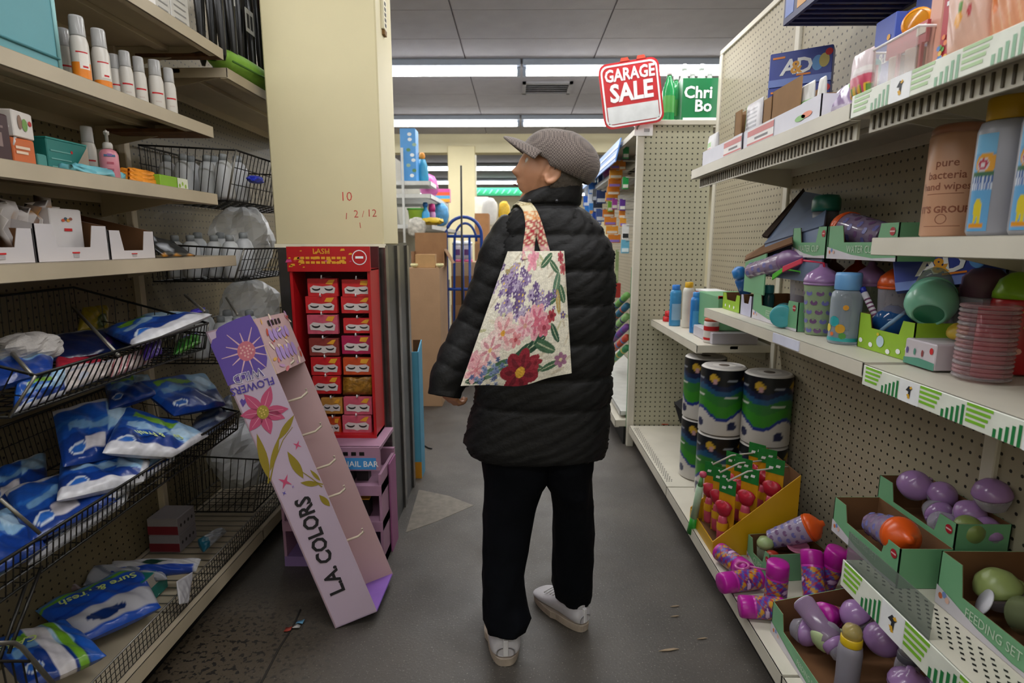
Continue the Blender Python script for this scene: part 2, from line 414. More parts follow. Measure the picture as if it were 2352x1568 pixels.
for s_, z_ in ((sh0, LZ0), (sh1, LZ1)):
    B().box((LX - .005, (2.20 if z_ == LZ0 else 2.0), z_ - .041), (LX - .3, (2.24 if z_ == LZ0 else 2.12), z_ - .03), RUST).build('rusted_end', s_)
BZ = .134
bd = shelf(gl, 'base_deck', LX, LB, .4, 2.255, BZ, lip=.05, mt=OLD, under=False)
B().box((LX - .06, .4, 0), (LX - .08, 2.255, BZ - .05), BLACK).build('kick_plate', gl)
g2 = T('shelving_unit', 'aged cream shelving bay behind the yellow column with wire baskets', 'shelf', (LX, 2.9, 0))
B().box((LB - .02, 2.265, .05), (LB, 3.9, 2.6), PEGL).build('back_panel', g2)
B().box((LB - .01, 3.85, 0), (LB + .025, 3.88, 2.6), OLD).build('upright', g2)
FT = at(560, 178, X=LX).z
shelf(g2, 'shelf', LX, LB, 2.27, 3.8, FT, brackets=(2.33,), mt=OLD)
shelf(g2, 'base_deck', LX, LB, 2.265, 3.8, BZ, lip=.05, mt=OLD, under=False)
B().box((LX - .06, 2.3, 0), (LX - .08, 3.8, BZ - .05), BLACK).build('kick_plate', g2)
# ---- right side
RB = 1.22
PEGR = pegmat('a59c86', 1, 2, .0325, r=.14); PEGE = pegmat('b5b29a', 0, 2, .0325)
ZT, ZM, ZS, ZF, ZL, ZB = 1.678, 1.052, 1.365, at(1612, 797, X=.87).z, .51, .15
gr1 = T('shelving_unit', 'cream shelving bay nearest at the right with green striped price rails', 'shelf', (1, .9, 0))
gr2 = T('shelving_unit', 'cream shelving bay at the right holding baby cups and yellow display tray', 'shelf', (1, 2.1, 0))
gr3 = T('shelving_unit', 'cream shelving bay ending in the pegboard panel behind the person', 'shelf', (1, 3.2, 0))
for g, y0, y1 in ((gr1, .25, 1.42), (gr2, 1.42, 2.68), (gr3, 2.68, 3.655)):
    for za, zb in ((.1, .86), (.862, 1.66), (1.662, 2.46)):
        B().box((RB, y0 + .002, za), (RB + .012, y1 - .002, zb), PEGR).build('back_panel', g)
    B().box((RB - .012, y1 - .045, .05), (RB + .015, y1 - .003, 2.46), CREAM).build('upright', g, .003)
    B().box((RB - .01, y0 + .003, 2.46), (RB + .02, y1 - .003, 2.49), CREAM).build('top_rail', g, .003)
    shelf(g, 'base_deck', .745, RB, y0 + .004, y1 - .004, ZB, lip=.05, mt=CREAM, under=False)
    B().box((.80, y0 + .003, 0), (.815, y1 - .003, ZB - .05), BLACK).build('kick_plate', g)
st1 = shelf(gr1, 'shelf', .786, RB, .3, 1.416, ZT + .012, lip=.045, mt=CREAM, brackets=(1.38,), slots=.03)
st2 = shelf(gr2, 'shelf', .786, RB, 1.424, 2.67, ZT, mt=CREAM, brackets=(2.62, 1.46), slots=.03)
sm2 = shelf(gr2, 'shelf', .88, RB, 1.424, 2.67, ZM, mt=CREAM, brackets=(2.6,))
sm1 = shelf(gr1, 'shelf', .88, RB, .3, 1.416, ZM - .004, lip=.045, mt=CREAM, brackets=(1.34,))
ss1 = shelf(gr1, 'shelf', .865, RB, .3, 1.416, ZS, lip=.042, mt=CREAM, brackets=(1.38,))
sl1 = shelf(gr1, 'shelf', .88, RB, .3, 1.416, ZL, lip=.05, mt=CREAM)
sf3 = shelf(gr3, 'shelf', .86, RB, 2.69, 3.64, ZF, mt=CREAM, brackets=(2.75,))
# perforated strip along the front of the base deck and of the low shelf
def holes(parent, x0, x1, y0, y1, z, sx, sy):
    b = B(); y = y0; k = 0
    while y < y1:
        x = x0 + (sx / 2 if k % 2 else 0)
        while x < x1:
            b.add([(x - .004, y, z), (x, y - .006, z), (x + .004, y, z), (x, y + .006, z)], [(0, 1, 2, 3)], BLACK); x += sx
        y += sy; k += 1
    tag(b.build('perforations', parent), kind='stuff')
holes(gr3, .765, .80, 2.75, 3.6, ZB + .0008, .012, .018)
holes(sl1, .915, .98, .5, 1.42, ZL + .0008, .02, .016)
# price rails with striped strips
GRN, LIME, STR = mat('1d7a3f', .45), mat('7fbf2f', .45), mat('cfe6c6', .45)
def striped(parent, x, y0, y1, z, h, wash=0, spec=.13):
    """price rail on a shelf front (facing -X): pale strip, white emblem tickets, green stripes"""
    rail = B().box((x - .004, y0, z - h), (x, y1, z), mat('e2e6da', .35)).build('price_rail', parent, .001)
    g1, g2 = (GRN, LIME) if not wash else (mat('8fb99a', .45), mat('b4d3a2', .45))
    y = y1 - .01; k = 0
    M = Matrix(((0, 0, -1, x - .004), (-1, 0, 0, 0), (0, 1, 0, z - h), (0, 0, 0, 1)))   # local x -> -Y, local y -> Z
    dk = B(); lt = B()
    def poly(b, pts, mt): b.add([(px_, py_, .0006) for px_, py_ in pts], [tuple(range(len(pts)))], mt, False, M)
    while y - spec > y0:
        a = -y
        if k % 3 == 1:
            B().add([(a, 0, .0005), (a + spec * .5, 0, .0005), (a + spec * .5, h, .0005), (a, h, .0005)], [(0, 1, 2, 3)], mat('eceef0', .4), False, M).build('ticket', rail)
            bb = B(); cx, cyy = a + spec * .25, h * .5
            bb.add([(cx + q * h, cyy + r_ * h, .001) for q, r_ in ((-.2, .06), (-.02, .28), (.22, .2), (.12, .08), (.1, -.2), (-.06, -.28), (-.02, .02))], [tuple(range(7))], mat('23262e', .5), False, M)
            bb.add([(cx + q * h, cyy + r_ * h, .0012) for q, r_ in ((-.12, -.12), (.0, -.3), (.12, -.26), (.04, -.08))], [(0, 1, 2, 3)], mat('d9a62a', .5), False, M)
            bb.add([(cx + q * h, cyy + r_ * h, .0013) for q, r_ in ((.02, .2), (.14, .3), (.22, .2), (.1, .14))], [(0, 1, 2, 3)], mat('d9a62a', .5), False, M)
            bb.build('emblem', rail); y -= spec * .5
        else:
            s = spec * .5
            for i in range(4):   # lime slanted bars in the upper half
                q = i / 4; poly(lt, [(a + s * .02, h * (.98 - q * .85)), (a + s * (.98 - q * .3), h * (.98 - q * .85)), (a + s * (.98 - q * .3), h * (.86 - q * .85)), (a + s * .02, h * (.86 - q * .85))], g2)
            for i in range(5):   # upright dark bars beside them
                q = a + s + s * (i + .15) / 5; top = h * (.35 + .6 * i / 5); poly(dk, [(q, h * .02), (q + s * .11, h * .02), (q + s * .11, top), (q, top)], g1)
            y -= spec
        k += 1
    if dk.v: tag(dk.build('dark_stripes', rail), kind='stuff'); tag(lt.build('lime_stripes', rail), kind='stuff')
striped(sl1, .88, .35, 1.412, ZL + .004, .075, spec=.16)
striped(sm1, .88, .35, 1.412, ZM - .004, .05)
striped(st1, .786, .35, 1.412, ZT + .012, .05, wash=1)
B().box((.876, 1.75, ZM - .034), (.88, 1.93, ZM - .002), mat('d4d8ec', .3)).build('price_ticket', sm2)
# lip of clear plastic on the low shelf
B().box((.884, 1.1, ZL), (.886, 1.41, ZL + .085), clear('9aa39c', .12)).build('clear_lip', sl1)
# end panel facing the aisle
ep = T('end_panel', 'tall beige pegboard end panel with a cream post, right of the person', 'panel', (1, 3.68, 0))
epx0, epz = .745, 2.07
B().box((epx0 + .03, 3.672, ZB - .02), (1.20, 3.684, epz), PEGE).build('pegboard', ep)
B().box((epx0 - .01, 3.66, 0.0), (epx0 + .035, 3.698, epz + .03), CREAM).build('post', ep, .004)
B().box((epx0, 3.662, epz), (1.24, 3.698, epz + .03), CREAM).build('top_edge', ep, .003)
g4 = T('shelving_unit', 'cream shelving bay beyond the pegboard panel, stocked with hanging packs', 'shelf', (1, 4.5, 0))
B().box((1.1, 3.71, .1), (1.12, 6.9, 2.06), PEGR).build('back_panel', g4)
shelf(g4, 'top_shelf', .77, 1.25, 3.71, 6.9, epz + .03, mt=CREAM)
shelf(g4, 'base_deck', .66, 1.1, 3.71, 6.6, .17, lip=.05, mt=CREAM)
B().box((.72, 3.71, 0), (.735, 6.6, .12), BLACK).build('kick_plate', g4)
# =================================================================== PERSON
YP = 1.72
PR = at(1230, 1500, Y=YP); PR.z = 0
per = T('person', 'person in black puffer coat, tweed cap, navy trousers and white shoes, walking away looking left', 'person', PR)
SKIN = mat('c08a6a', .5, noise=.08, scale=18, bump=.05, bscale=80, name='skin')
# head frame: local +y = face, x = their right... built at origin then turned
HC = at(1271, 391, Y=1.712)
HM = Matrix.Translation(HC) @ Matrix.Rotation(math.radians(90 - 10), 4, 'Z') @ Matrix.Rotation(math.radians(13), 4, 'X')
def head_pt(th, ph):
    # th: 0 top..pi bottom ; ph: 0 = +y (face)
    dx, dy, dz = math.sin(th) * math.sin(ph), math.sin(th) * math.cos(ph), math.cos(th)
    x, y, z = dx * .074, dy * .096, dz * .115
    t = max(0, -z / .115)
    x *= 1 - .28 * t * t
    if y > 0: y = y * (1 - .10 * t) + .022 * t * t
    else: y *= 1 - .3 * t
    if y > .02:
        g = lambda cx, sx_, cz, sz: math.exp(-((abs(x) - cx) / sx_) ** 2 - ((z - cz) / sz) ** 2)
        y += .010 * g(0, .012, .005, .022) + .026 * g(0, .014, -.027, .017) + .012 * g(.012, .008, -.03, .010)
        y -= .012 * g(.032, .016, .010, .012); y += .006 * g(.03, .022, .030, .008)
        y += .014 * g(0, .022, -.056, .008) + .012 * g(0, .020, -.071, .007) - .005 * g(0, .02, -.0635, .0035)
        y += .016 * g(0, .022, -.098, .014); y -= .006 * g(0, .03, -.082, .006)
        x *= 1 + .10 * math.exp(-((z + .03) / .03) ** 2)
    return HM @ Vector((x, y, z))
hb = B(); n1, n2 = 60, 72
hb.grid([[head_pt(PI * (i + .02) / (n1 - .96), 2 * PI * j / n2) for j in range(n2)] for i in range(n1)], SKIN, closev=True)
# ear shells
for sx_ in (-1, 1):
    ring = []
    for k in range(14):
        a = 2 * PI * k / 14; ring.append(HM @ Vector((sx_ * (.074 + .006 * math.sin(a) ** 2), -.012 + .017 * math.cos(a) - .006 * math.sin(a), -.012 + .030 * math.sin(a))))
    hb.tube(ring, .0065, SKIN, 8, closed=True)
    hb.lathe([(0, -.01), (.016, -.006), (.02, 0), (.016, .004), (0, .005)], SKIN, 12, HM @ Matrix.Translation((sx_ * .070, -.012, -.012)) @ Matrix.Rotation(PI / 2, 4, 'Y'), sx=1.5)
def capsule(b, p, q, r0, r1, n=16, m=8):
    p, q = Vector(p), Vector(q); d = q - p; L_ = d.length
    xf = Matrix.Translation(p) @ d.to_track_quat('Z', 'Y').to_matrix().to_4x4()
    prof = [(r0 * math.sin(PI / 2 * k / 4), -r0 * math.cos(PI / 2 * k / 4)) for k in range(5)] + [(lerp(r0, r1, k / m), L_ * k / m) for k in range(1, m)] + [(r1 * math.cos(PI / 2 * k / 4), L_ + r1 * math.sin(PI / 2 * k / 4)) for k in range(5)]
    b.lathe(prof, SKIN, n, xf, cap=False)
neck = HM @ Vector((0, -.03, -.08)); chest = Vector((at(1275, 570, Y=YP + .03))); pelvis = at(1240, 950, Y=YP)
capsule(hb, neck, chest + Vector((0, .03, .03)), .048, .045)
for k, (a, b_) in enumerate(((.075, .08), (.085, .09), (.09, .095))):
    p, q = chest.lerp(pelvis, k / 3), chest.lerp(pelvis, (k + 1) / 3); capsule(hb, p, q, a, b_)
shL, shR = at(1175, 560, Y=YP + .01), at(1345, 560, Y=YP + .02)
capsule(hb, chest, shL, .06, .048); capsule(hb, chest, shR, .06, .048)
elL, wrL = at(1082, 762, Y=YP + .02), at(1026, 874, Y=YP - .04)
elR, wrR = at(1352, 770, Y=YP + .16), at(1310, 735, Y=YP + .36)
for s_, e_, w_ in ((shL, elL, wrL), (shR, elR, wrR)): capsule(hb, s_, e_, .045, .036); capsule(hb, e_, w_, .036, .024)
def hand(b, wr, d, pn, thumb, curl, sc_=1.0):
    """palm + four fingers + thumb; d = pointing direction, pn = palm normal (fingers curl toward it)"""
    d = Vector(d).normalized(); s_ = d.cross(Vector(pn)).normalized(); pn = s_.cross(d).normalized()
    for k in range(4):
        o = (k - 1.5) * .019 * sc_; base = wr + d * (.075 - abs(k - 1.2) * .004) * sc_ + s_ * o
        capsule(b, wr + s_ * o * .6, base, .014 * sc_, .0115 * sc_, 10, 4)
        L_ = (.036, .042, .039, .030)[k] * sc_; p = base; ang = 0
        for j in range(3):
            ang += curl * (.7 + .2 * j); q = p + (d * math.cos(ang) + pn * math.sin(ang)) * L_ * (1, .72, .55)[j]
            capsule(b, p, q, (.0095, .0088, .008)[j] * sc_, (.0088, .008, .0072)[j] * sc_, 10, 3); p = q
    t0 = wr + d * .02 * sc_ - s_ * .022 * thumb * sc_
    t1 = t0 + (d * .7 - s_ * .6 * thumb + pn * .35).normalized() * .036 * sc_; t2 = t1 + (d * .9 - s_ * .1 * thumb + pn * .5).normalized() * .028 * sc_
    capsule(b, t0, t1, .013 * sc_, .0105 * sc_, 10, 3); capsule(b, t1, t2, .0105 * sc_, .0085 * sc_, 10, 3)
hand(hb, wrL, (.15, .25, -1), (.5, .6, .2), 1, .75, .85)
hand(hb, wrR, (-.6, .8, .1), (-.3, -.3, -.9), -1, .5, .85)
hipL, hipR = at(1180, 1010, Y=YP), at(1308, 1010, Y=YP)
anL, anR = at(1160, 1405, Y=1.68), at(1318, 1345, Y=1.87)
knL, knR = at(1175, 1250, Y=1.70), at(1318, 1210, Y=1.80)
for h_, k_, a_ in ((hipL, knL, anL), (hipR, knR, anR)): capsule(hb, h_, k_, .06, .05); capsule(hb, k_, a_, .05, .034)
body = hb.build('body', per)
rm = body.modifiers.new('remesh', 'REMESH'); rm.mode = 'VOXEL'; rm.voxel_size = .0045; rm.use_smooth_shade = True
sm_ = body.modifiers.new('smooth', 'SMOOTH'); sm_.iterations = 3; sm_.factor = .5
# eyes, brows, lips, hair
for sx_ in (-1, 1):
    e = B().lathe([(0, -.011), (.008, -.008), (.011, 0), (.008, .008), (0, .011)], mat('e8e2da', .2, noise=.02), 14, HM @ Matrix.Translation((sx_ * .030, .0715, .008)) @ Matrix.Rotation(-PI / 2, 4, 'X')).build('eye', per)
    B().lathe([(.0, .0115), (.0045, .0105)], mat('2a1a12', .2), 12, HM @ Matrix.Translation((sx_ * .030, .0715, .008)) @ Matrix.Rotation(-PI / 2, 4, 'X')).build('iris', e)
    B().tube([HM @ Vector((sx_ * q, .096 - abs(q - .02) * .5, .030 + .004 * math.sin(q * 80))) for q in (.014, .022, .03, .038, .045)], .0032, mat('4c4039', .8), 6).build('eyebrow', per)
B().tube([HM @ Vector((q, .106 - abs(q) * .45, -.0635)) for q in (-.02, -.012, 0, .012, .02)], .0022, mat('6b3b33', .5), 6).build('mouth', per)
hr = B(); HAIR = mat('5d554e', .8, noise=.3, scale=90, bump=.6, bscale=150)
pts = []
for i in range(8):
    z = lerp(.035, -.055, i / 7); row = []
    for j in range(25):
        a = math.radians(lerp(98, 262, j / 24)); k = math.sqrt(max(.05, 1 - (z / .118) ** 2)); row.append(HM @ Vector((.0775 * k * math.sin(a) * -1, .098 * k * math.cos(a) * (1 if math.cos(a) > 0 else .93), z)))
    pts.append(row)
hr.grid(pts, HAIR)
o = hr.build('hair', per); sd = o.modifiers.new('thick', 'SOLIDIFY'); sd.thickness = .004; sd.offset = 0
# ---- flat tweed cap
def tweed():
    m, nt, p, out = _new('tweed'); N, L = nt.nodes, nt.links
    tc = N.new('ShaderNodeTexCoord'); ck = N.new('ShaderNodeTexChecker'); ck.inputs['Scale'].default_value = 230
    L.new(tc.outputs['Object'], ck.inputs['Vector']); ck.inputs['Color1'].default_value = (*lin('8b7f78'), 1); ck.inputs['Color2'].default_value = (*lin('40393a'), 1)
    n = N.new('ShaderNodeTexNoise'); n.inputs['Scale'].default_value = 40; L.new(tc.outputs['Object'], n.inputs['Vector'])
    mx = N.new('ShaderNodeMix'); mx.data_type = 'RGBA'; mx.inputs[0].default_value = .45; L.new(ck.outputs[0], mx.inputs[6]); mx.inputs[7].default_value = (*lin('6d625c'), 1)
    L.new(mx.outputs[2], p.inputs['Base Color']); p.inputs['Roughness'].default_value = .95; p.inputs['Sheen Weight'].default_value = .2
    b = N.new('ShaderNodeBump'); b.inputs['Strength'].default_value = .5; b.inputs['Distance'].default_value = .003; L.new(ck.outputs[1], b.inputs['Height']); L.new(b.outputs[0], p.inputs['Normal'])
    return m
TW = tweed()
CM = HM @ Matrix.Translation((0, -.006, .030)) @ Matrix.Rotation(math.radians(10), 4, 'X')
cp = B(); rows = []
for i in range(17):
    t = i / 16; row = []
    for j in range(48):
        a = 2 * PI * j / 48; fr = math.cos(a)
        bulge = .012 * math.sin(PI * min(1, t * 1.15)) * (1 - .3 * fr)
        k = math.cos(t * PI / 2) ** .62
        rx, ry = .086 + bulge, .107 + bulge * (1.3 if fr < 0 else .3)
        z = -.028 * (1 - t) * (1 if fr < 0 else .4 * (1 - fr) + .2) + .084 * math.sin(t * PI / 2) ** 1.1
        z -= .010 * max(0, fr) * t
        wob = 1 + .012 * math.sin(a * 8) * (1 - t) * t * 3
        row.append(CM @ Vector((rx * k * wob * math.sin(a), ry * k * wob * math.cos(a) - .012 * t, z)))
    rows.append(row)
cp.grid(rows, TW, closev=True); cp.f.append(tuple(len(cp.v) - 48 + k for k in range(48))); cp.mi.append(0); cp.sm.append(True)
cap = cp.build('cap', per); sd = cap.modifiers.new('thick', 'SOLIDIFY'); sd.thickness = .004; sd.offset = -1
br = B(); rows = []
for i in range(9):
    t = i / 8; row = []
    for j in range(25):
        a = math.radians(lerp(-70, 70, j / 24)); ext = t * .066 * math.cos(a * 1.15) ** .5
        row.append(CM @ Vector(((.090 + ext * .55) * math.sin(a), (.104 + ext * 1.05) * math.cos(a) + .0, .006 + .010 * t - .030 * (math.sin(a) ** 2) * (.35 + .8 * t) - .016 * t * t)))
    rows.append(row)
br.grid(rows, TW); o = br.build('brim', cap); sd = o.modifiers.new('thick', 'SOLIDIFY'); sd.thickness = .008; sd.offset = 0; o.modifiers.new('sub', 'SUBSURF').levels = 1
B().tube([CM @ Vector((.094 * math.sin(a), .112 * math.cos(a), .004 - .02 * math.sin(a) ** 2)) for a in [math.radians(q) for q in range(-62, 63, 8)]], .004, TW, 6).build('band_seam', cap)
B().lathe([(.009, 0), (.008, .004), (0, .006)], TW, 12, CM @ Matrix.Translation((0, -.012, .083))).build('button', cap)
# ---- puffer coat
PUFF = mat('09090b', .62, noise=.25, scale=10, bump=.5, bscale=24, name='quilted_nylon', spec=.4)
sil = [(1262, 1322, 402, .07), (1236, 1331, 418, .08), (1208, 1336, 438, .088), (1186, 1336, 466, .09), (1180, 1338, 476, .09), (1166, 1356, 496, .095), (1152, 1382, 524, .105), (1146, 1398, 550, .115), (1142, 1407, 580, .125), (1138, 1411, 620, .13), (1130, 1411, 692, .135), (1116, 1409, 778, .138), (1102, 1405, 852, .14), (1090, 1402, 905, .143), (1076, 1397, 965, .146), (1066, 1394, 1010, .15), (1072, 1390, 1034, .15), (1074, 1388, 1044, .148)]
seams = [416, 474, 541, 617, 692, 776, 852, 920, 1044]
def prof_at(py):
    for a, b_ in zip(sil, sil[1:]):
        if py <= b_[2]:
            t = (py - a[2]) / (b_[2] - a[2]); return [lerp(p, q, t) for p, q in zip(a, b_)]
    return list(sil[-1])
rows = []; nA = 72; py = 402
while py <= 1044:
    xl, xr, _, dp = prof_at(py); pl, pr_ = at(xl, py, Y=YP), at(xr, py, Y=YP)
    i = max([k for k, q in enumerate(seams) if q <= py], default=-1)
    a0 = seams[i] if i >= 0 else 405; a1 = seams[min(i + 1, len(seams) - 1)]
    t = (py - a0) / max(1, a1 - a0); puff = (.015 if py < 920 else .008) * (abs(math.sin(PI * min(1, max(0, t)))) ** .38 - .85)
    row = []; cx = (pl.x + pr_.x) / 2; hw = (pr_.x - pl.x) / 2
    for k in range(nA):
        a = 2 * PI * k / nA; ca, sa = math.cos(a), math.sin(a); e = 2 / 2.4
        fx = math.copysign(abs(ca) ** e, ca); fy = math.copysign(abs(sa) ** e, sa)
        wr = (.0035 if py > 480 else .001) * math.sin(a * 23 + py * .31) * math.sin(py * .09 + a * 5) + (.002 if py > 480 else 0) * math.sin(a * 41 + py * .5)
        pz = pl.z
        if py > 1000: pz += .035 * (py - 1000) / 44 * (.5 - .5 * math.cos(a - .3)) * .8 - .01 * math.sin(a * 2) * (py - 1000) / 44
        if py < 470: pz += -.03 * (470 - py) / 52 * math.cos(a) * -.4
        row.append((cx + (hw + puff * .8 + wr) * fx, YP + (dp + puff + wr) * fy + (.012 if py < 480 else 0), pz))
    rows.append(row); py += 5 if py > 476 else 4
cb = B(); cb.grid(rows[::-1], PUFF, closev=True)
# soft inside at hem
coat = cb.build('coat', per); sd = coat.modifiers.new('thick', 'SOLIDIFY'); sd.thickness = .008; sd.offset = -1
def sleeve(pts, nm, cuffs=True):
    P = [Vector(p[0]) for p in pts]; rad = [p[1] for p in pts]; seg = []; N = 90
    L_ = [0]
    for a, b_ in zip(P, P[1:]): L_.append(L_[-1] + (b_ - a).length)
    ctr = []; rr = []
    for i in range(N + 1):
        d = L_[-1] * i / N; k = 0
        while k < len(P) - 2 and d > L_[k + 1]: k += 1
        t = (d - L_[k]) / (L_[k + 1] - L_[k]); g = [P[max(k - 1, 0)], P[k], P[k + 1], P[min(k + 2, len(P) - 1)]]
        c = .5 * ((2 * g[1]) + (g[2] - g[0]) * t + (2 * g[0] - 5 * g[1] + 4 * g[2] - g[3]) * t * t + (3 * g[1] - g[0] - 3 * g[2] + g[3]) * t ** 3)
        pf = abs(math.sin(PI * (d + .008 * math.sin(d * 40)) / .068)) ** .6 - .75
        ctr.append(c); rr.append(lerp(rad[k], rad[k + 1], t) + .0045 * pf)
    b = B(); vs = []; n = 32
    for i, c in enumerate(ctr):
        tg = (ctr[min(i + 1, N)] - ctr[max(i - 1, 0)]).normalized(); x = tg.cross(Vector((0, 1, 0))).normalized(); y = x.cross(tg)
        row = []
        for k in range(n):
            a = 2 * PI * k / n; w_ = 1 + .05 * math.sin(a * 5 + i * .35) * math.sin(i * .19 + a * 2)
            row.append(c + (x * math.cos(a) + y * math.sin(a)) * rr[i] * w_)
        vs.append(row)
    b.grid(vs, PUFF, closev=True)
    b.f.append(tuple(k for k in range(n))[::-1]); b.mi.append(0); b.sm.append(True)
    o = b.build(nm, per); s2 = o.modifiers.new('thick', 'SOLIDIFY'); s2.thickness = .006; s2.offset = -1
    return o
sleeve([(at(1196, 520, Y=YP + .01), .062), (at(1163, 580, Y=YP), .069), (at(1132, 660, Y=YP), .064), (at(1096, 745, Y=YP), .060), (at(1054, 822, Y=YP - .02), .058), (at(1028, 876, Y=YP - .04), .051), (at(1021, 908, Y=YP - .05), .043)], 'sleeve')
sleeve([(at(1335, 540, Y=YP + .03), .058), (at(1345, 600, Y=YP + .06), .055), (at(1350, 690, Y=YP + .10), .05), (elR, .052), (elR.lerp(wrR, .5), .05), (elR.lerp(wrR, .92), .042)], 'sleeve')
# collar snaps and hood seam
for p_ in ((1217, 461), (1279, 461)):
    q = at(p_[0], p_[1], Y=YP - .095); B().lathe([(.005, 0), (.004, .003), (0, .004)], mat('55565a', .3, metal=.8), 10, Matrix.Translation(q + Vector((0, .002, 0))) @ Matrix.Rotation(PI / 2, 4, 'X')).build('snap', coat)
# ---- trousers: one loft per leg joined at the seat
NAVY = mat('07090f', .85, noise=.2, scale=12, bump=.3, bscale=22, name='navy_twill', spec=.12)
tr = B()
def leg(rows_):
    vs = []
    for xl, xr, py, Y, dp in rows_:
        pl, pr_ = at(xl, py, Y=Y), at(xr, py, Y=Y); cx, hw = (pl.x + pr_.x) / 2, (pr_.x - pl.x) / 2
        vs.append([(cx + hw * math.copysign(abs(math.cos(2 * PI * k / 32)) ** .85, math.cos(2 * PI * k / 32)) + .003 * math.sin(k * 1.7 + py * .05), Y + dp * math.sin(2 * PI * k / 32) + .004 * math.sin(k + py * .06), pl.z) for k in range(32)])
    out = []
    for a, b_ in zip(vs, vs[1:]):
        for q in range(6): out.append([tuple(lerp(Vector(m_), Vector(n_), q / 6)) for m_, n_ in zip(a, b_)])
    out.append(vs[-1]); tr.grid(out[::-1], NAVY, closev=True)
leg([(1100, 1262, 1000, YP, .11), (1108, 1268, 1060, YP, .115), (1110, 1262, 1098, YP, .11), (1112, 1244, 1122, YP, .105), (1110, 1228, 1180, YP - .01, .09), (1109, 1214, 1260, YP - .02, .08), (1108, 1204, 1320, YP - .03, .075), (1108, 1208, 1375, 1.685, .072), (1110, 1219, 1418, 1.675, .07), (1116, 1212, 1436, 1.67, .066)])
leg([(1240, 1368, 1000, YP + .01, .11), (1238, 1364, 1060, YP + .01, .115), (1246, 1358, 1095, YP + .02, .11), (1262, 1358, 1118, YP + .02, .105), (1269, 1362, 1150, YP + .04, .09), (1270, 1365, 1220, YP + .07, .08), (1268, 1363, 1290, YP + .10, .075), (1268, 1360, 1340, 1.84, .07), (1274, 1358, 1362, 1.86, .066), (1286, 1356, 1374, 1.865, .06)])
o = tr.build('trousers', per); sd = o.modifiers.new('thick', 'SOLIDIFY'); sd.thickness = .004; sd.offset = -1
# ---- shoes
LEA = mat('b9b6bb', .45, noise=.07, scale=25, bump=.12, bscale=60, name='white_leather'); SOLE = mat('a89a8c', .7, noise=.15, scale=30)
def shoe(M, nm):
    b = B(); rows_ = []
    prof = [(-.128, .020, .055, .028), (-.122, .032, .072, .026), (-.10, .036, .082, .022), (-.06, .037, .085, .022), (-.02, .038, .078, .022), (.02, .042, .064, .022), (.06, .046, .054, .022), (.095, .044, .046, .022), (.118, .034, .038, .022), (.13, .016, .03, .024)]
    for y, w_, top, z0 in prof:
        row = []
        for k in range(24):
            a = 2 * PI * k / 24; ca, sa = math.cos(a), math.sin(a)
            row.append(M @ Vector((w_ * math.copysign(abs(ca) ** .8, ca), y, (z0 + (top - z0) * (.5 + .5 * math.copysign(abs(sa) ** .8, sa))))))
        rows_.append(row)
    b.grid(rows_, LEA, closev=True)
    for r_ in (0, -1): b.f.append(tuple((0 if r_ == 0 else len(b.v) - 24) + k for k in range(24))[::(1 if r_ == 0 else -1)]); b.mi.append(0); b.sm.append(True)
    s_ = b.build(nm, per); s_.modifiers.new('sub', 'SUBSURF').levels = 1
    so = B(); ring = []
    for k in range(40):
        a = 2 * PI * k / 40; y = .132 * math.sin(a); w_ = .041 * abs(math.cos(a)) ** .7 * (1.08 if y > 0 else .92); ring.append((math.copysign(w_, math.cos(a)), y))
    so.add([M @ Vector((x, y, 0)) for x, y in ring] + [M @ Vector((x * 1.03, y * 1.02, .026)) for x, y in ring], [tuple(range(40))[::-1], tuple(range(40, 80))] + [(k, (k + 1) % 40, 40 + (k + 1) % 40, 40 + k) for k in range(40)], SOLE)
    so.build('sole', s_, .002)
    co = B(); co.lathe([(.034, 0), (.036, .012), (.033, .02), (.029, .012)], LEA, 20, M @ Matrix.Translation((0, -.072, .072)), sx=.95, sy=1.4, cap=False); co.build('collar', s_)
    B().box((-.006, -.1315, .03), (.006, -.118, .078), mat('d5d3d6', .5), M).build('heel_tab', s_, .002)
    for k in range(4): B().tube([M @ Vector((q * .028, .008 + k * .016, .071 - k * .004 + .004 * (1 - q * q))) for q in (-1, -.5, 0, .5, 1)], .0028, mat('d8d6d8', .7), 6).build('lace', s_)
hL = at(1153, 1530, Z=.0)
shoe(Matrix.Translation((hL.x, hL.y + .14, 0)) @ Matrix.Rotation(math.radians(5), 4, 'Z') @ Matrix.Diagonal((1.45, 1.08, 1.18, 1)), 'shoe')
hR = at(1318, 1448, Z=.0)
shoe(Matrix.Translation((hR.x - .040, hR.y + .10, .0)) @ Matrix.Rotation(math.radians(38), 4, 'Z') @ Matrix.Diagonal((1.15, 1.0, 1.12, 1)), 'shoe')
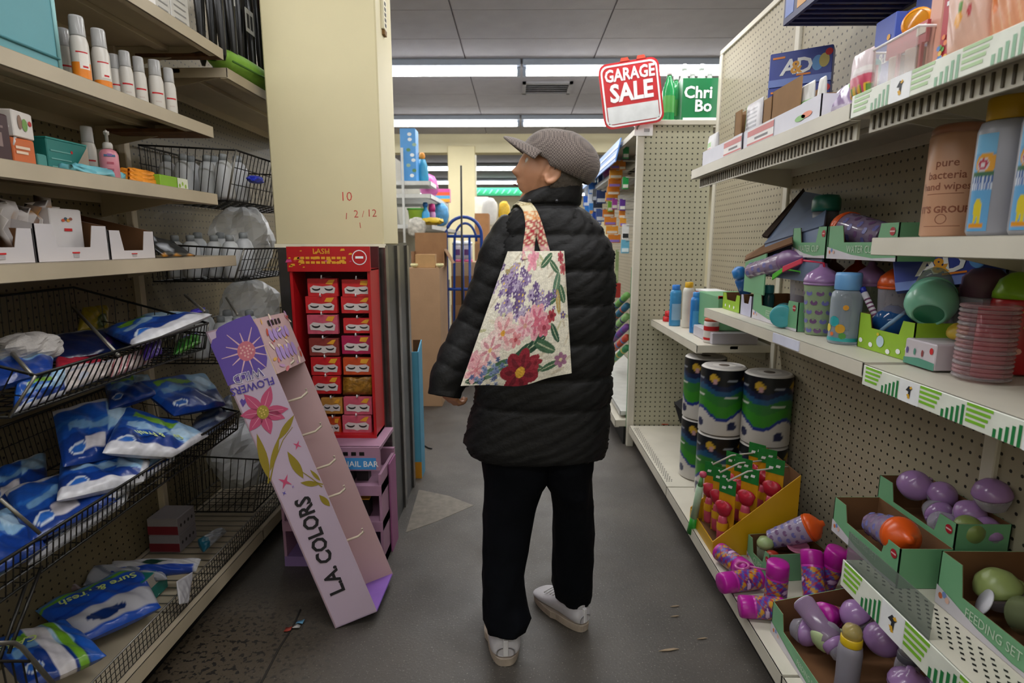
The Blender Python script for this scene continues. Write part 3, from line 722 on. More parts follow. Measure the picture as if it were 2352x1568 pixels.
# =================================================================== FLORAL TOTE
def floral(u, v):
    c = canvas(u, 'e2dccb'); rr = random.Random(3)
    n = .04 * np.sin(u * 31 + v * 17) * np.sin(v * 23 - u * 9)
    def leaf(cx, cy, L_, W_, rot, col):
        put(c, ell(u, v, cx, cy, L_, W_, rot), col); put(c, ell(u, v, cx, cy, L_ * .95, W_ * .12, rot), 'b9c0a0')
    def flower(cx, cy, r, n_, col, core, cr=.28, inner=None):
        a0 = rr.random() * 6
        for k in range(n_):
            a = a0 + 2 * PI * k / n_; put(c, ell(u, v, cx + .6 * r * math.cos(a), cy + .6 * r * math.sin(a), r * .5, r * .34, a), col)
            if inner: put(c, ell(u, v, cx + .5 * r * math.cos(a), cy + .5 * r * math.sin(a), r * .34, r * .12, a), inner)
        put(c, ell(u, v, cx, cy, r * cr, r * cr), core)
    for k in range(26): leaf(rr.random(), rr.random(), .05 + .03 * rr.random(), .012, rr.random() * 6, rr.choice(['c9c2a0', 'b7b48c', 'd6c9b4', 'c9b9a8']))
    for x, y, L_, W_, r_ in ((.7, .93, .10, .035, .5), (.82, .88, .09, .03, -.6), (.86, .74, .10, .045, 1.2), (.93, .66, .08, .04, 1.9), (.80, .62, .06, .03, .3), (.62, .30, .13, .045, .4), (.74, .27, .12, .045, -.5), (.48, .22, .14, .05, .8), (.38, .17, .13, .045, .2), (.55, .20, .10, .045, 1.5), (.62, .12, .11, .04, -.2), (.80, .10, .09, .03, .2), (.25, .10, .10, .04, .5), (.66, .38, .09, .035, 1.0), (.84, .36, .09, .03, -1.1), (.12, .04, .09, .03, .1)):
        leaf(x, y, L_, W_, r_, rr.choice(['2f5540', '274a36', '44684c', '5f8068']))
    leaf(.88, .60, .10, .03, 1.7, 'b59a5e'); leaf(.2, .88, .09, .03, .3, 'b3a070'); leaf(.15, .84, .08, .02, -.3, '9d8a5c')
    for k in range(80):   # lilac clusters
        x = .34 + rr.gauss(0, .17); y = .68 + rr.gauss(0, .09) - (x - .34) * .3
        flower(x, y, .028 + .016 * rr.random(), 5, rr.choice(['6f5a86', '8f7ba3', '5a4474', 'ab9bb8', 'a896b4']), rr.choice(['e3c35e', 'd9d0dc', '5a3f73']))
    for k in range(10): flower(.78 + rr.gauss(0, .07), .60 + rr.gauss(0, .05), .02, 5, '6f5590', 'cabfd2')
    for k in range(16): flower(.1 + rr.random() * .3, .79 + rr.gauss(0, .03), .015, 4, '8a6f9f', 'e4dfe0')
    flower(.27, .40, .15, 6, 'e8c9c4', 'e0a23a', .16, 'd99a9d'); flower(.18, .27, .13, 6, 'ead2cc', 'd9b17a', .15, 'cf8f98'); flower(.62, .48, .13, 7, 'e2a3ae', 'd26a80', .3, 'cc6a83'); flower(.50, .46, .10, 6, 'e6bcc0', 'cc9988', .2, 'd58d9c')
    flower(.72, .42, .07, 6, 'cf6d7f', 'a03a4c', .3); flower(.42, .36, .06, 5, 'd98f93', 'b34a50', .3); flower(.80, .50, .05, 6, 'a63a44', '7a1c28', .4)
    flower(.10, .12, .10, 6, 'e3b3b4', 'c97a82', .2, 'd08a94'); flower(.03, .2, .07, 6, 'dba2a8', 'b96a78', .2)
    for k in range(26): flower(.24 + rr.gauss(0, .075), .11 + rr.gauss(0, .06), .022, 5, rr.choice(['6f7fa8', '7d8fb5', '5a6894', '93a0c0']), '47547f')
    flower(.52, .11, .17, 7, '8e1f30', 'd8a437', .26, '6d1424'); flower(.66, .16, .06, 5, '9a2c3a', '7a1c28', .3); flower(.9, .13, .06, 6, '9a6a86', 'd8c7a0', .25)
    flower(.47, .94, .09, 5, 'e3a0ae', 'd98a9b', .5); flower(.93, .95, .05, 6, 'b5505a', '8c2a38', .4); flower(.96, .86, .05, 6, 'c06a6a', 'a0404c', .4)
    
    g = np.sin(u * 140 + 3 * np.sin(v * 60)) * np.sin(v * 170 + 2 * np.sin(u * 75)); return np.clip(c * (1 + n[:, None] + .16 * g[:, None]), 0, 1)
tl, tr_, br_, bl = at(1166, 577, Y=1.53), at(1296, 576, Y=1.53), at(1313, 858, Y=1.50), at(1058, 886, Y=1.51)
tote = T('tote_bag', 'cream floral tote bag hanging from the shoulder of the person in black', 'bag', (bl + br_) / 2)
NU, NV = 150, 190
FAB = printmat(.85, .25, 90)
def bagsheet(side):
    uu, vv = np.meshgrid(np.linspace(0, 1, NU), np.linspace(0, 1, NV)); u, v = uu.ravel(), vv.ravel()
    P = []
    for a, b_ in zip(u, v):
        sag = -.010 * math.sin(PI * a) * (1 - b_) + .004 * math.sin(a * 9) * (1 - b_)
        p = (bl.lerp(br_, a)).lerp(tl.lerp(tr_, a), b_); bul = (math.sin(PI * a) ** .6) * (math.sin(PI * min(1, b_ * .9 + .06)) ** .6)
        fold = .006 * math.sin(a * 14 + b_ * 5) * (1 - b_) * math.sin(PI * a)
        p = p + Vector((0, -side * (.034 * bul + fold) if side > 0 else .02 * bul, sag)); P.append(p)
    b = B(); fs = [(j * NU + i, j * NU + i + 1, (j + 1) * NU + i + 1, (j + 1) * NU + i) for j in range(NV - 1) for i in range(NU - 1)]
    b.add(P, fs, FAB, True); b.col = floral(u, v); return b
o = bagsheet(1).build('front_panel', tote); o = bagsheet(-1).build('back_panel', tote)
def strap(pts, wid, nm):
    P = [Vector(p) for p in pts]; n = 60; rows_ = []; us = []
    for i in range(n + 1):
        t = i / n * (len(P) - 1); k = min(int(t), len(P) - 2); f = t - k; g = [P[max(k - 1, 0)], P[k], P[k + 1], P[min(k + 2, len(P) - 1)]]
        c = .5 * ((2 * g[1]) + (g[2] - g[0]) * f + (2 * g[0] - 5 * g[1] + 4 * g[2] - g[3]) * f * f + (3 * g[1] - g[0] - 3 * g[2] + g[3]) * f ** 3)
        sidev = Vector((1, .15, .05)).normalized() * wid / 2
        rows_.append([c + sidev * q for q in (-1, -.5, 0, .5, 1)]); us.append(i / n)
    b = B(); b.grid(rows_, FAB); u = np.repeat(np.array(us), 5); v = np.tile(np.linspace(0, 1, 5), n + 1)
    c = canvas(u, 'd9cfae'); rr = random.Random(5 if nm == 'strap' else 9)
    for lo, hi, cl in ((.0, .12, 'd99aa4'), (.12, .34, '9c2330'), (.34, .44, 'cf8a55'), (.55, .62, 'a9986a'), (.75, .9, '5f7a58')):
        put(c, (u >= lo) & (u < hi) & (np.sin(u * 90 + v * 8) > -.35), cl)
    b.col = c; o = b.build('strap', tote); s2 = o.modifiers.new('thick', 'SOLIDIFY'); s2.thickness = .004; s2.offset = 0
strap([at(1212, 596, Y=1.515), at(1215, 560, Y=1.535), at(1220, 520, Y=1.565), at(1216, 488, Y=1.60), at(1206, 472, Y=1.64), at(1196, 468, Y=1.70), at(1186, 480, Y=1.78), at(1180, 500, Y=1.84)], .032, 'strap')
strap([at(1256, 590, Y=1.55), at(1247, 560, Y=1.555), at(1236, 520, Y=1.575), at(1224, 488, Y=1.605), at(1212, 470, Y=1.645), at(1200, 464, Y=1.705), at(1190, 476, Y=1.785), at(1186, 500, Y=1.845)], .026, 'strap_b')
# =================================================================== GOODS HELPERS
def vessel(name, label, cat, parts, loc, rot=(0, 0, 0), group=None):
    """a turned thing built from stacked lathe parts: (part, profile, material, options)"""
    t = T(name, label, cat, (0, 0, 0), group); made = {}
    for p in parts:
        nm, prof, mt = p[:3]; kw = dict(p[3]) if len(p) > 3 else {}
        par = made.get(kw.pop('on', None), t); off = kw.pop('off', (0, 0, 0)); rr = kw.pop('rot', None)
        M = Matrix.Translation(off)
        if rr: M = M @ Matrix.Rotation(rr[0], 4, rr[1])
        made[nm] = B().lathe(prof, mt, kw.pop('n', 22), M, **kw).build(nm, par)
    t.location = Vector(loc) + Vector((0, 0, .0012)); t.rotation_euler = rot
    return t, made
def arcband(b, r, a0, a1, z0, z1, mt, n=10, sx=1, sy=1):
    """a curved label on a round vessel"""
    g = [[(r * math.cos(lerp(a0, a1, k / n)) * sx, r * math.sin(lerp(a0, a1, k / n)) * sy, z) for k in range(n + 1)] for z in (z0, z1)]
    return b.grid(g, mt)
def curvetext(s, size, mt, parent, r, ang, z, bold=0, sx=1.0, name='lettering', ky=1):
    """lettering bent round a vessel of radius r about local z; ang = middle direction"""
    o = text(s, size, mt, parent, Matrix.Identity(4), bold, name, sx=sx, ext=0, local=True)
    for v in o.data.vertices:
        a = ang + v.co.x / r; v.co = Vector((math.cos(a) * r, math.sin(a) * r, z + v.co.y))
    return o
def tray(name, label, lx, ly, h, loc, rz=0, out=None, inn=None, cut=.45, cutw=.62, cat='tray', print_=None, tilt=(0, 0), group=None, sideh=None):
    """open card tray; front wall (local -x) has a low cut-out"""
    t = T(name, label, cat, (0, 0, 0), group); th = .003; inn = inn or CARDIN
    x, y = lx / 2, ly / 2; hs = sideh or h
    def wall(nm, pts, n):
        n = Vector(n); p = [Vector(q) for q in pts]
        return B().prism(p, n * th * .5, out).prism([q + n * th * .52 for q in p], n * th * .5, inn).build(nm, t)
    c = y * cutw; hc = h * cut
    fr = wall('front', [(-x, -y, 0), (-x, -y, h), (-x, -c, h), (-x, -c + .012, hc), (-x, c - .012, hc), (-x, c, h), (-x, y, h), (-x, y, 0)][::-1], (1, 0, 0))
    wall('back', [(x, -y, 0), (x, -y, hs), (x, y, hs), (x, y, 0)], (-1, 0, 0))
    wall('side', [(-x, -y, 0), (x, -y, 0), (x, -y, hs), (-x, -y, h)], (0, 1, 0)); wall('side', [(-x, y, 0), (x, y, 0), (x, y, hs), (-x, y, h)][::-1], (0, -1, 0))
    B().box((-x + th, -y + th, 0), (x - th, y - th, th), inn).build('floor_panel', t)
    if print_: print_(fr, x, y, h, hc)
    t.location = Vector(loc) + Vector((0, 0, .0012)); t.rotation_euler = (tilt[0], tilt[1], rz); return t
FRONT = lambda x, y=0, z=0: Matrix(((0, 0, -1, x - .0008), (-1, 0, 0, y), (0, 1, 0, z), (0, 0, 0, 1)))  # plane facing -X: local x -> -Y
SIDEY = lambda x, y, z: Matrix(((1, 0, 0, x), (0, 0, -1, y - .0008), (0, 1, 0, z), (0, 0, 0, 1)))       # plane facing -Y
TOPZ = lambda x, y, z: Matrix(((0, 1, 0, x), (-1, 0, 0, y), (0, 0, 1, z + .0008), (0, 0, 0, 1)))         # plane facing +Z, reading from -X
def carton(name, label, size, loc, mt, rz=0, rot=None, cat='box', faces=None, group=None, flap=True):
    """closed carton with seam and end flaps; faces(t, panel, x, y, z) adds print"""
    t = T(name, label, cat, (0, 0, 0), group); x, y, z = [q / 2 for q in size]
    p = B().box((-x, -y, 0), (x, y, 2 * z), mt).build('carton', t, .002)
    if flap: B().box((-x + .003, -y + .003, 2 * z - .0005), (x - .003, y - .003, 2 * z + .0012), mt).build('flap', t)
    if faces: faces(p, x, y, 2 * z)
    t.location = Vector(loc) + Vector((0, 0, .0012)); t.rotation_euler = rot or (0, 0, rz); return t
def blank(col, **k): return mat(col, k.pop('rough', .45), noise=.04, **k)
# =================================================================== SIGN AND PACK ON THE PANEL
YS = 3.60
q = [at(px_, py_, Y=YS) for px_, py_ in ((1390, 300), (1527, 278), (1521, 126), (1382, 150))]
sg = T('sale_sign', 'red and white hanging sign with sale lettering at the top of the pegboard panel', 'sign', (q[0] + q[2]) / 2)
xa = (q[1] - q[0]); W_ = xa.length; H_ = ((q[3] - q[0]).length + (q[2] - q[1]).length) / 2; SM = frame(q[0], xa, q[3] - q[0])
def rrect(x0, y0, x1, y1, r, n=5):
    o = []
    for cx, cy, a in ((x1 - r, y1 - r, 0), (x0 + r, y1 - r, 90), (x0 + r, y0 + r, 180), (x1 - r, y0 + r, 270)):
        for k in range(n + 1): o.append((cx + r * math.cos(math.radians(a + 90 * k / n)), cy + r * math.sin(math.radians(a + 90 * k / n))))
    return o
bd_ = B(); ol = rrect(0, 0, W_, H_, .05); bd_.prism([SM @ Vector((x, y, -.004)) for x, y in ol], SM.to_3x3() @ Vector((0, 0, .004)), RED)
board = bd_.build('board', sg)
WH = mat('eef0f2', .4, noise=.02)
def ringdecal(nm, o1, o2, mt, lift): 
    n = len(o1); b = B(); b.add([(x, y, lift) for x, y in o1] + [(x, y, lift) for x, y in o2], [(i, (i + 1) % n, n + (i + 1) % n, n + i) for i in range(n)], mt, False, SM); return b.build(nm, board)
ringdecal('white_line', rrect(.012, .012, W_ - .012, H_ - .012, .042), rrect(.022, .022, W_ - .022, H_ - .022, .036), WH, .001)
decal('price_space', board, SM, rect(.028, .028, W_ - .028, H_ * .34), mat('d9dcde', .4), .001)
text('GARAGE', W_ * .265, WH, board, SM @ Matrix.Translation((W_ / 2, H_ * .80, .001)), .028, shear=.08, sx=.80)
text('SALE', W_ * .385, WH, board, SM @ Matrix.Translation((W_ / 2, H_ * .525, .001)), .034, shear=.06, sx=.88)
hk = B()
for xx in (.45, .72): hk.prism([SM @ Vector((W_ * xx + a, H_ + b, -.003)) for a, b in ((-.03, -.004), (-.02, .02), (.02, .02), (.03, -.004))], SM.to_3x3() @ Vector((0, 0, .003)), mat('d8442c', .4))
hk.build('hang_tab', board)
p0 = at(1463, 300, Y=3.655)
B().tube([SM @ Vector((W_ * .6, .01, -.005)), p0 + Vector((0, -.01, .02)), p0 + Vector((0, .012, -.01))], .006, mat('8d8a85', .4)).build('clip', sg)
tk = T('price_ticket', 'small white shelf ticket clipped below the red and white sign', 'ticket', at(1478, 298, Y=3.65))
B().box(at(1457, 312, Y=3.655), at(1500, 286, Y=3.65), WH).build('card', tk)
c0 = at(1480, 299, Y=3.649) - tk.location
for k in range(5): B().box(tk.location + c0 + Vector((k * .007, -.0015, -.010)), tk.location + c0 + Vector((k * .007 + .003, 0, .010)), BLACK).build('bar', tk)
# green bottle pack
ZP = epz + .03
GB = mat('0f6b3c', .3, noise=.05, name='green_print')
bx0, bx1 = at(1563, 285, Y=3.76).x, at(1650, 285, Y=3.76).x; bz1 = at(1590, 180, Y=3.76).z
bp = T('bottle_carton', 'dark green carton with white lettering holding clear bottles on the panel top', 'carton', ((bx0 + bx1) / 2, 3.8, ZP))
pn = B().box((bx0, 3.75, ZP), (bx1, 3.90, bz1), GB).build('carton', bp, .003)
for s_, px_, py_, sz in (('Chri', 1604, 213, .098), ('Bo', 1615, 244, .098)): text(s_, sz, WH, pn, frame(at(px_, py_, Y=3.748), (1, 0, 0), (0, 0, 1)), .022)
B().box((bx0 + .01, 3.748, ZP + .012), (bx1 - .02, 3.75, ZP + .03), WH).build('white_stripe', pn)
CLR = clear('e8f0ea', .35); CLG = clear('2f9a58', .55)
def far_bottle(px_, yy, nm, label, ht, cm, gcap, rr=.042, base=ZP, grp=None):
    c = at(px_, 285, Y=yy)
    return vessel(nm, label, 'bottle', [('body', [(rr * .9, 0), (rr, .01), (rr, ht * .62), (rr * .6, ht * .8), (rr * .35, ht * .88), (rr * .35, ht * .93)], cm), ('cap', [(rr * .42, ht * .92), (rr * .42, ht), (rr * .3, ht + .004)], gcap)], (c.x, yy, base), group=grp)
for px_, yy, lb in ((1566, 3.96, 'leftmost behind'), (1585, 4.08, 'second behind'), (1605, 3.96, 'third behind'), (1624, 4.08, 'rightmost behind')): far_bottle(px_, yy, 'clear_bottle', f'clear bottle with white cap, {lb} the dark green carton', .40, CLR, WH)
for px_, yy, lb in ((1533, 3.78, 'left'), (1548, 3.89, 'right')):
    t, md = far_bottle(px_, yy, 'green_bottle', f'green translucent bottle with white cap, {lb} one between sign and green carton', .31, CLG, WH, .04)
    o = arcband(B(), .0408, math.radians(205), math.radians(330), .06, .16, mat('3f8a3a', .4)).build('label', md['body'], local=True)
# =================================================================== FLOOR DISPLAYS AT THE COLUMN
YR = 2.31
A0, A1 = at(690, 1008, Y=YR), at(866, 1008, Y=YR); zb, zt, zh = A0.z, at(700, 566, Y=YR).z, at(700, 618, Y=YR).z
rd = T('eyelash_display', 'tall red cardboard display of eyelash packs on the black column', 'display', ((A0.x + A1.x) / 2, YR, zb))
RD = mat('b5141b', .4, noise=.06); RDK = mat('4a0f10', .7, noise=.15)
back = B().box((A0.x, 2.455, zb), (A1.x, 2.475, zt), RDK).build('back_panel', rd)
for x in (A0.x, A1.x - .012): B().box((x, YR, zb), (x + .012, 2.455, zh), RD).build('side_panel', rd, .001)
B().box((A0.x, YR - .004, zb), (A1.x, 2.455, zb + .02), RD).build('bottom_lip', rd)
B().box((A0.x, YR + .01, zh - .006), (A1.x, 2.455, zh), RD).build('top_shelf', rd)
hd = B().box((A0.x - .004, YR - .008, zh - .01), (A1.x + .004, YR + .004, zt), RD).build('header', rd, .001)
GOLD = mat('e0a02c', .4); PINKP = mat('c8447c', .4)
rr = random.Random(11)
for k in range(26):
    x = lerp(A0.x, A1.x - .07, rr.random()); z = lerp(zh, zt - .012, rr.random()); s_ = .004 + .010 * rr.random()
    decal('confetti', hd, SIDEY(x, YR - .008, z), [(-s_, -s_ * .4), (s_, -s_ * .2), (s_ * .7, s_ * .6), (-s_ * .6, s_ * .5)], rr.choice([GOLD, PINKP, mat('d8433a', .4), GOLD]), .0008)
text('LASH', .03, GOLD, hd, SIDEY(lerp(A0.x, A1.x, .42), YR - .008, lerp(zh, zt, .78)) @ Matrix.Translation((0, 0, .001)), .01)
for k in range(2):
    for j in range(9):
        x = lerp(A0.x + .06, A1.x - .09, j / 8.5); z = lerp(zh, zt, .30 + .2 * k)
        decal('gold_print', hd, SIDEY(x, YR - .008, z), rect(-.008, -.005, .008, .005), GOLD, .0009)
cx_, cz_ = A1.x - .038, lerp(zh, zt, .52)
decal('round_badge', hd, SIDEY(cx_, YR - .008, cz_), circ(0, 0, .03), WH, .0011); decal('badge_centre', hd, SIDEY(cx_, YR - .008, cz_), circ(0, 0, .0265), RD, .0014); decal('badge_bar', hd, SIDEY(cx_, YR - .008, cz_), rect(-.016, -.004, .016, .005), WH, .0017)
LASH = mat('191313', .7); 
packs = [(741, 660, 70, 42, 0), (738, 700, 74, 40, 0), (741, 745, 72, 46, 1), (744, 797, 70, 42, 2), (748, 841, 70, 44, 0), (750, 884, 66, 44, 0), (762, 932, 50, 40, 3), (766, 978, 34, 44, 4),
         (820, 662, 70, 42, 0), (819, 700, 72, 40, 0), (822, 748, 68, 36, 0), (819, 792, 70, 44, 5), (821, 841, 68, 42, 4), (822, 932, 68, 44, 1), (820, 974, 70, 44, 1)]
cols = ['c3262b', 'c5566a', '8a3a34', 'b5803a', 'c04a24', 'a81d4c']
lab = ['top left', 'second down on the left', 'pinkish third down on the left', 'dull brown fourth down on the left', 'fifth down on the left', 'sixth down on the left', 'gold seventh down on the left', 'orange at the bottom left', 'top right', 'second down on the right', 'third down on the right', 'magenta fourth down on the right', 'orange fifth down on the right', 'pinkish seventh down on the right', 'pinkish at the bottom right']
def lash_pack(px_, py_, w, h, ci, lb):
    c = at(px_, py_, Y=YR + .03); wd, ht = w * .00179, h * .00176
    t = T('eyelash_pack', f'eyelash pack hanging {lb} in the red display', 'pack', c, 'eyelash packs on the red display')
    B().box((c.x - wd / 2, c.y, c.z - ht / 2), (c.x + wd / 2, c.y + .02, c.z + ht / 2), mat(cols[ci], .35, noise=.15, scale=40)).build('card', t, .001)
    S_ = SIDEY(c.x, c.y, c.z)
    win = decal('window', t, S_, [(x * wd, y * ht) for x, y in ((-.40, -.28), (-.1, -.30), (0, -.36), (.12, -.30), (.38, -.32), (.42, -.02), (.3, .12), (0, .06), (-.3, .12), (-.42, -.02))], mat('cfc6c4', .3), .0006)
    for sx_ in (-1, 1):
        pts = circ(sx_ * wd * .21, -.02 * ht, wd * .15, ht * .17, 9, PI, 2 * PI) + circ(sx_ * wd * .21, -.02 * ht, wd * .11, ht * .07, 9, 2 * PI, PI)
        decal('lash', win, S_, pts, LASH, .0009)
    g = rr.random() * .2 + .1
    decal('gold_print', t, S_, [(wd * .1, ht * .2), (wd * .32, ht * .16), (wd * .42, ht * .44), (wd * g, ht * .42)], GOLD, .0006)
    B().tube([(c.x, c.y + .112, c.z + ht * .53), (c.x, c.y - .012, c.z + ht * .53), (c.x + .003, c.y - .016, c.z + ht * .53 + .012)], .0028, WH).build('peg', rd)
for p, l in zip(packs, lab): lash_pack(*p, l)
wr_ = B(); 
t = T('crumpled_wrapper', 'crumpled gold and brown wrapper between packs at the right of the red display', 'wrapper', at(822, 886, Y=YR + .04))
g = [[at(px_, py_, Y=YR + .03 + .02 * rr.random()) for px_ in (788, 805, 822, 838, 854)] for py_ in (906, 896, 886, 876, 866)]
wr_.grid(g, mat('8f6420', .35, noise=.5, scale=60, bump=.5)); o = wr_.build('wrapper', t); o.modifiers.new('t', 'SOLIDIFY').thickness = .004
# pink nail display under it
YN = 2.20
N0, N1 = at(656, 1312, Y=YN).x, at(884, 1312, Y=YN).x; NZ = zb - .012
nd = T('nail_display', 'pink and lilac floor display with dark cubbies below the red display', 'display', ((N0 + N1) / 2, 2.3, 0))
PK, LIL = mat('a87f98', .5, noise=.06), mat('8a6fa4', .5, noise=.06)
B().box((N0, 2.45, 0), (N1, 2.47, NZ - .08), PK).build('back_panel', nd)
for x in (N0, N1 - .012, (N0 + N1) / 2 - .006): B().box((x, YN, 0), (x + .012, 2.45, NZ - .1), PK).build('side_panel', nd, .001)
zz = [0, .16, .32]
for z in zz: B().box((N0, YN - .002, z), (N1, 2.45, z + .045), LIL if z == 0 else PK).build('shelf', nd, .001)
hz0 = at(800, 1080, Y=YN).z
hdn = B().box((N0, YN - .004, hz0), (N1, YN + .010, at(800, 1026, Y=YN).z), PK).build('header', nd, .001)
B().box((N0, YN, at(800, 1026, Y=YN).z), (N1, 2.455, NZ), PK).build('top', nd, .002)
b0, b1 = at(792, 1078, Y=YN - .006), at(863, 1052, Y=YN - .006)
B().box((b0.x, YN - .0055, b0.z), (b1.x, YN - .004, b1.z), mat('3f8fd0', .45)).build('blue_band', hdn)
text('NAIL BAR', .034, WH, hdn, frame(at(828, 1066, Y=YN - .006), (1, 0, 0), (0, 0, 1)), .012)
for x_ in range(4): B().box((lerp(N0 + .24, N1 - .05, x_ / 4), YN - .0055, at(800, 1045, Y=YN).z), (lerp(N0 + .24, N1 - .05, x_ / 4) + .02, YN - .004, at(800, 1037, Y=YN).z), BLACK).build('print_mark', hdn)
for zi, lbz in ((.205, 'upper'), (.365, 'top')):
    for k, nm in ((0, 'left'), (1, 'right')):
        x = N1 - .15 + k * .06
        carton('nail_kit', f'dark slim kit box with gold lid, {nm} in the {lbz} cubby of the pink display', (.05, .05, .075), (x, YN + .07, zi), blank('1a1618'), faces=lambda p, a, b_, z: (B().box((-a, -b_, z), (a, b_, z + .004), GOLD).build('lid', p), None))
B().box((N1 + .003, YN + .12, 0), (N1 + .009, 2.44, at(890, 1050, Y=2.4).z), mat('9a5a86', .5)).build('side_fin', nd)
# =================================================================== LEANING FLOWER DISPLAY
BL, TL = at(770, 1443, Z=.002), at(472, 762, Y=1.84)
BR = at(866, 1404, Y=BL.y + .045); TR = TL + (BR - BL); AX = (TL - BL).normalized(); WX = (BR - BL); DV = Vector((-.0, .25, .0)); DV = DV - AX * DV.dot(AX); 
ld = T('leaning_display', 'lilac flower-printed cardboard display tipped upside down, leaning left against wire baskets', 'display', BL)
PALE = mat('b9a6b9', .55, noise=.05, scale=4, name='pale_lilac_card'); INS = mat('bb9c9c', .65, noise=.05, scale=3, name='pink_card_inside'); PUR = mat('6a4fa6', .5, noise=.06)
th = .005; AN = WX.cross(AX).normalized()
if AN.y > 0: AN = -AN
def panel(nm, quad, n, m1, m2, par=ld):
    p = [Vector(k) for k in quad]; n = Vector(n)
    return B().prism(p, n * th * .5, m1).prism([k + n * th * .51 for k in p], n * th * .5, m2).build(nm, par)
pa = panel('side_panel', [BL, BR, TR, TL], -AN, PALE, INS)
panel('side_panel', [BL + DV, TL + DV, TR + DV, BR + DV], AN, PALE, INS)
panel('back_panel', [BL, TL, TL + DV, BL + DV], WX.normalized(), PALE, INS)
panel('end_panel', [BL, BL + DV, BR + DV, BR], AX, PUR, mat('8a63b8', .55)); panel('end_panel', [TL, TR, TR + DV, TL + DV], -AX, PALE, INS)
HL = .20
hp = panel('header', [TR, TR + DV, TR + DV - AX * HL, TR - AX * HL], WX.normalized(), mat('d3b58f', .5), INS)
HN = DV.cross(-AX).normalized()
HM_ = frame(TR + WX.normalized() * .0065, DV, AX)
if (HM_.to_3x3() @ Vector((0, 0, 1))).dot(WX) < 0: HM_ = frame(TR + WX.normalized() * .0065 + DV, -DV, AX)
dw = DV.length
for k in range(34):
    x, y = rr.random() * dw, -rr.random() * HL
    decal('print', hp, HM_ @ Matrix.Translation((x, y, 0)) @ Matrix.Rotation(rr.random() * 3, 4, 'Z'), circ(0, 0, .018 * rr.random() + .004, .004 + .004 * rr.random(), 8), mat(rr.choice(['c8737a', 'd2a14c', 'b58fb5', 'e6d3c2', 'b8472f']), .5), .0006)
for y0_, y1_ in ((-.09, -.045), (-.165, -.11)): 
    for k in range(5): decal('lilac_print', hp, HM_, circ(dw * (.25 + .13 * k), (y0_ + y1_) / 2, .016, abs(y1_ - y0_) / 2, 7), mat('a58cc6', .5), .0012)
for k in range(4): decal('dark_mark', hp, HM_, rect(dw * (.3 + .11 * k), -.035, dw * (.36 + .11 * k), -.015), BLACK, .0014)
PM = frame(BL + AN * .0006, WX, AX)
if (PM.to_3x3() @ Vector((0, 0, 1))).dot(AN) < 0: PM = frame(BR + AN * .0006, -WX, AX)
PI_ = PM.inverted()
def uvp(px_, py_):
    d = ray(px_, py_); o_ = Vector((0, 0, H)); n = AN; t_ = (PM.translation - o_).dot(n) / d.dot(n); r_ = PI_ @ (o_ + d * t_); return (r_.x, r_.y)
def pd(nm, pts, col, lift=.0008): return decal(nm, pa, PM, [uvp(*k) for k in pts], mat(col, .55, noise=.03), lift)
def petal(c, tip, wd, col, nm='petal', lift=.0009, n=7):
    c, tip = Vector(uvp(*c)), Vector(uvp(*tip)); d = tip - c; s_ = Vector((-d.y, d.x)).normalized() * wd
    l = [c + d * (i / n) + s_ * math.sin(PI * (i / n) ** .9) for i in range(n + 1)]; r_ = [c + d * (i / n) - s_ * math.sin(PI * (i / n) ** .9) for i in range(n - 1, 0, -1)]
    return decal(nm, pa, PM, [(k.x, k.y) for k in l + r_], mat(col, .55, noise=.03), lift)
def stroke(pts, wd, col, nm='line', lift=.0012):
    p = [Vector(uvp(*k)) for k in pts]; l = []; r_ = []
    for i, k in enumerate(p):
        d = (p[min(i + 1, len(p) - 1)] - p[max(i - 1, 0)]).normalized(); s_ = Vector((-d.y, d.x)) * wd * (1 - .6 * i / (len(p) - 1)); l.append(k + s_); r_.append(k - s_)
    return decal(nm, pa, PM, [(k.x, k.y) for k in l + r_[::-1]], mat(col, .55, noise=.03), lift)
pd('purple_petals', [(502, 752), (520, 742), (548, 730), (574, 722), (592, 752), (606, 790), (614, 822), (612, 842), (600, 850), (588, 856), (575, 862), (560, 870), (545, 878), (524, 886), (514, 862), (503, 836), (492, 812), (484, 795), (488, 780), (497, 775), (496, 762)], '5b4598')
cpt = (566, 806)
for k in range(12):
    a = 2 * PI * k / 12 + .2; stroke([(cpt[0] + 20 * math.cos(a), cpt[1] + 20 * math.sin(a)), (cpt[0] + (48 + 12 * (k % 2)) * math.cos(a), cpt[1] + (44 + 12 * (k % 2)) * math.sin(a))], .0028, 'd0a9b4', 'petal_line')
pd('flower_core', [(cpt[0] + 21 * math.cos(a * PI / 8), cpt[1] + 23 * math.sin(a * PI / 8)) for a in range(16)], 'c06a78', .0016)
for k in range(14):
    a = k * 2.4; r_ = 4.2 * math.sqrt(k + .5); pd('core_dot', [(cpt[0] + r_ * math.cos(a) + 2.6 * math.cos(q_ * PI / 3), cpt[1] + r_ * math.sin(a) + 2.6 * math.sin(q_ * PI / 3)) for q_ in range(6)], 'd9a6a0', .002)
WHL = mat('d8cfe0', .5); VIO = mat('4a3a94', .5)
def uptxt(s, px_, py_, size, mt, bold):
    u_, v_ = uvp(px_, py_); text(s, size, mt, pa, PM @ Matrix.Translation((u_, v_, .0016)) @ Matrix.Rotation(PI, 4, 'Z'), bold, 'lettering', sx=.9)
uptxt('WILD', 570, 862, .043, WHL, .04); uptxt('WILD', 570, 862, .042, VIO, .004); uptxt('FLOWERS', 580, 886, .036, VIO, .018)
pd('heart', [(558, 935), (551, 921), (555, 915), (560, 919), (565, 911), (567, 921)], '5b4598')
fc = (604, 946)
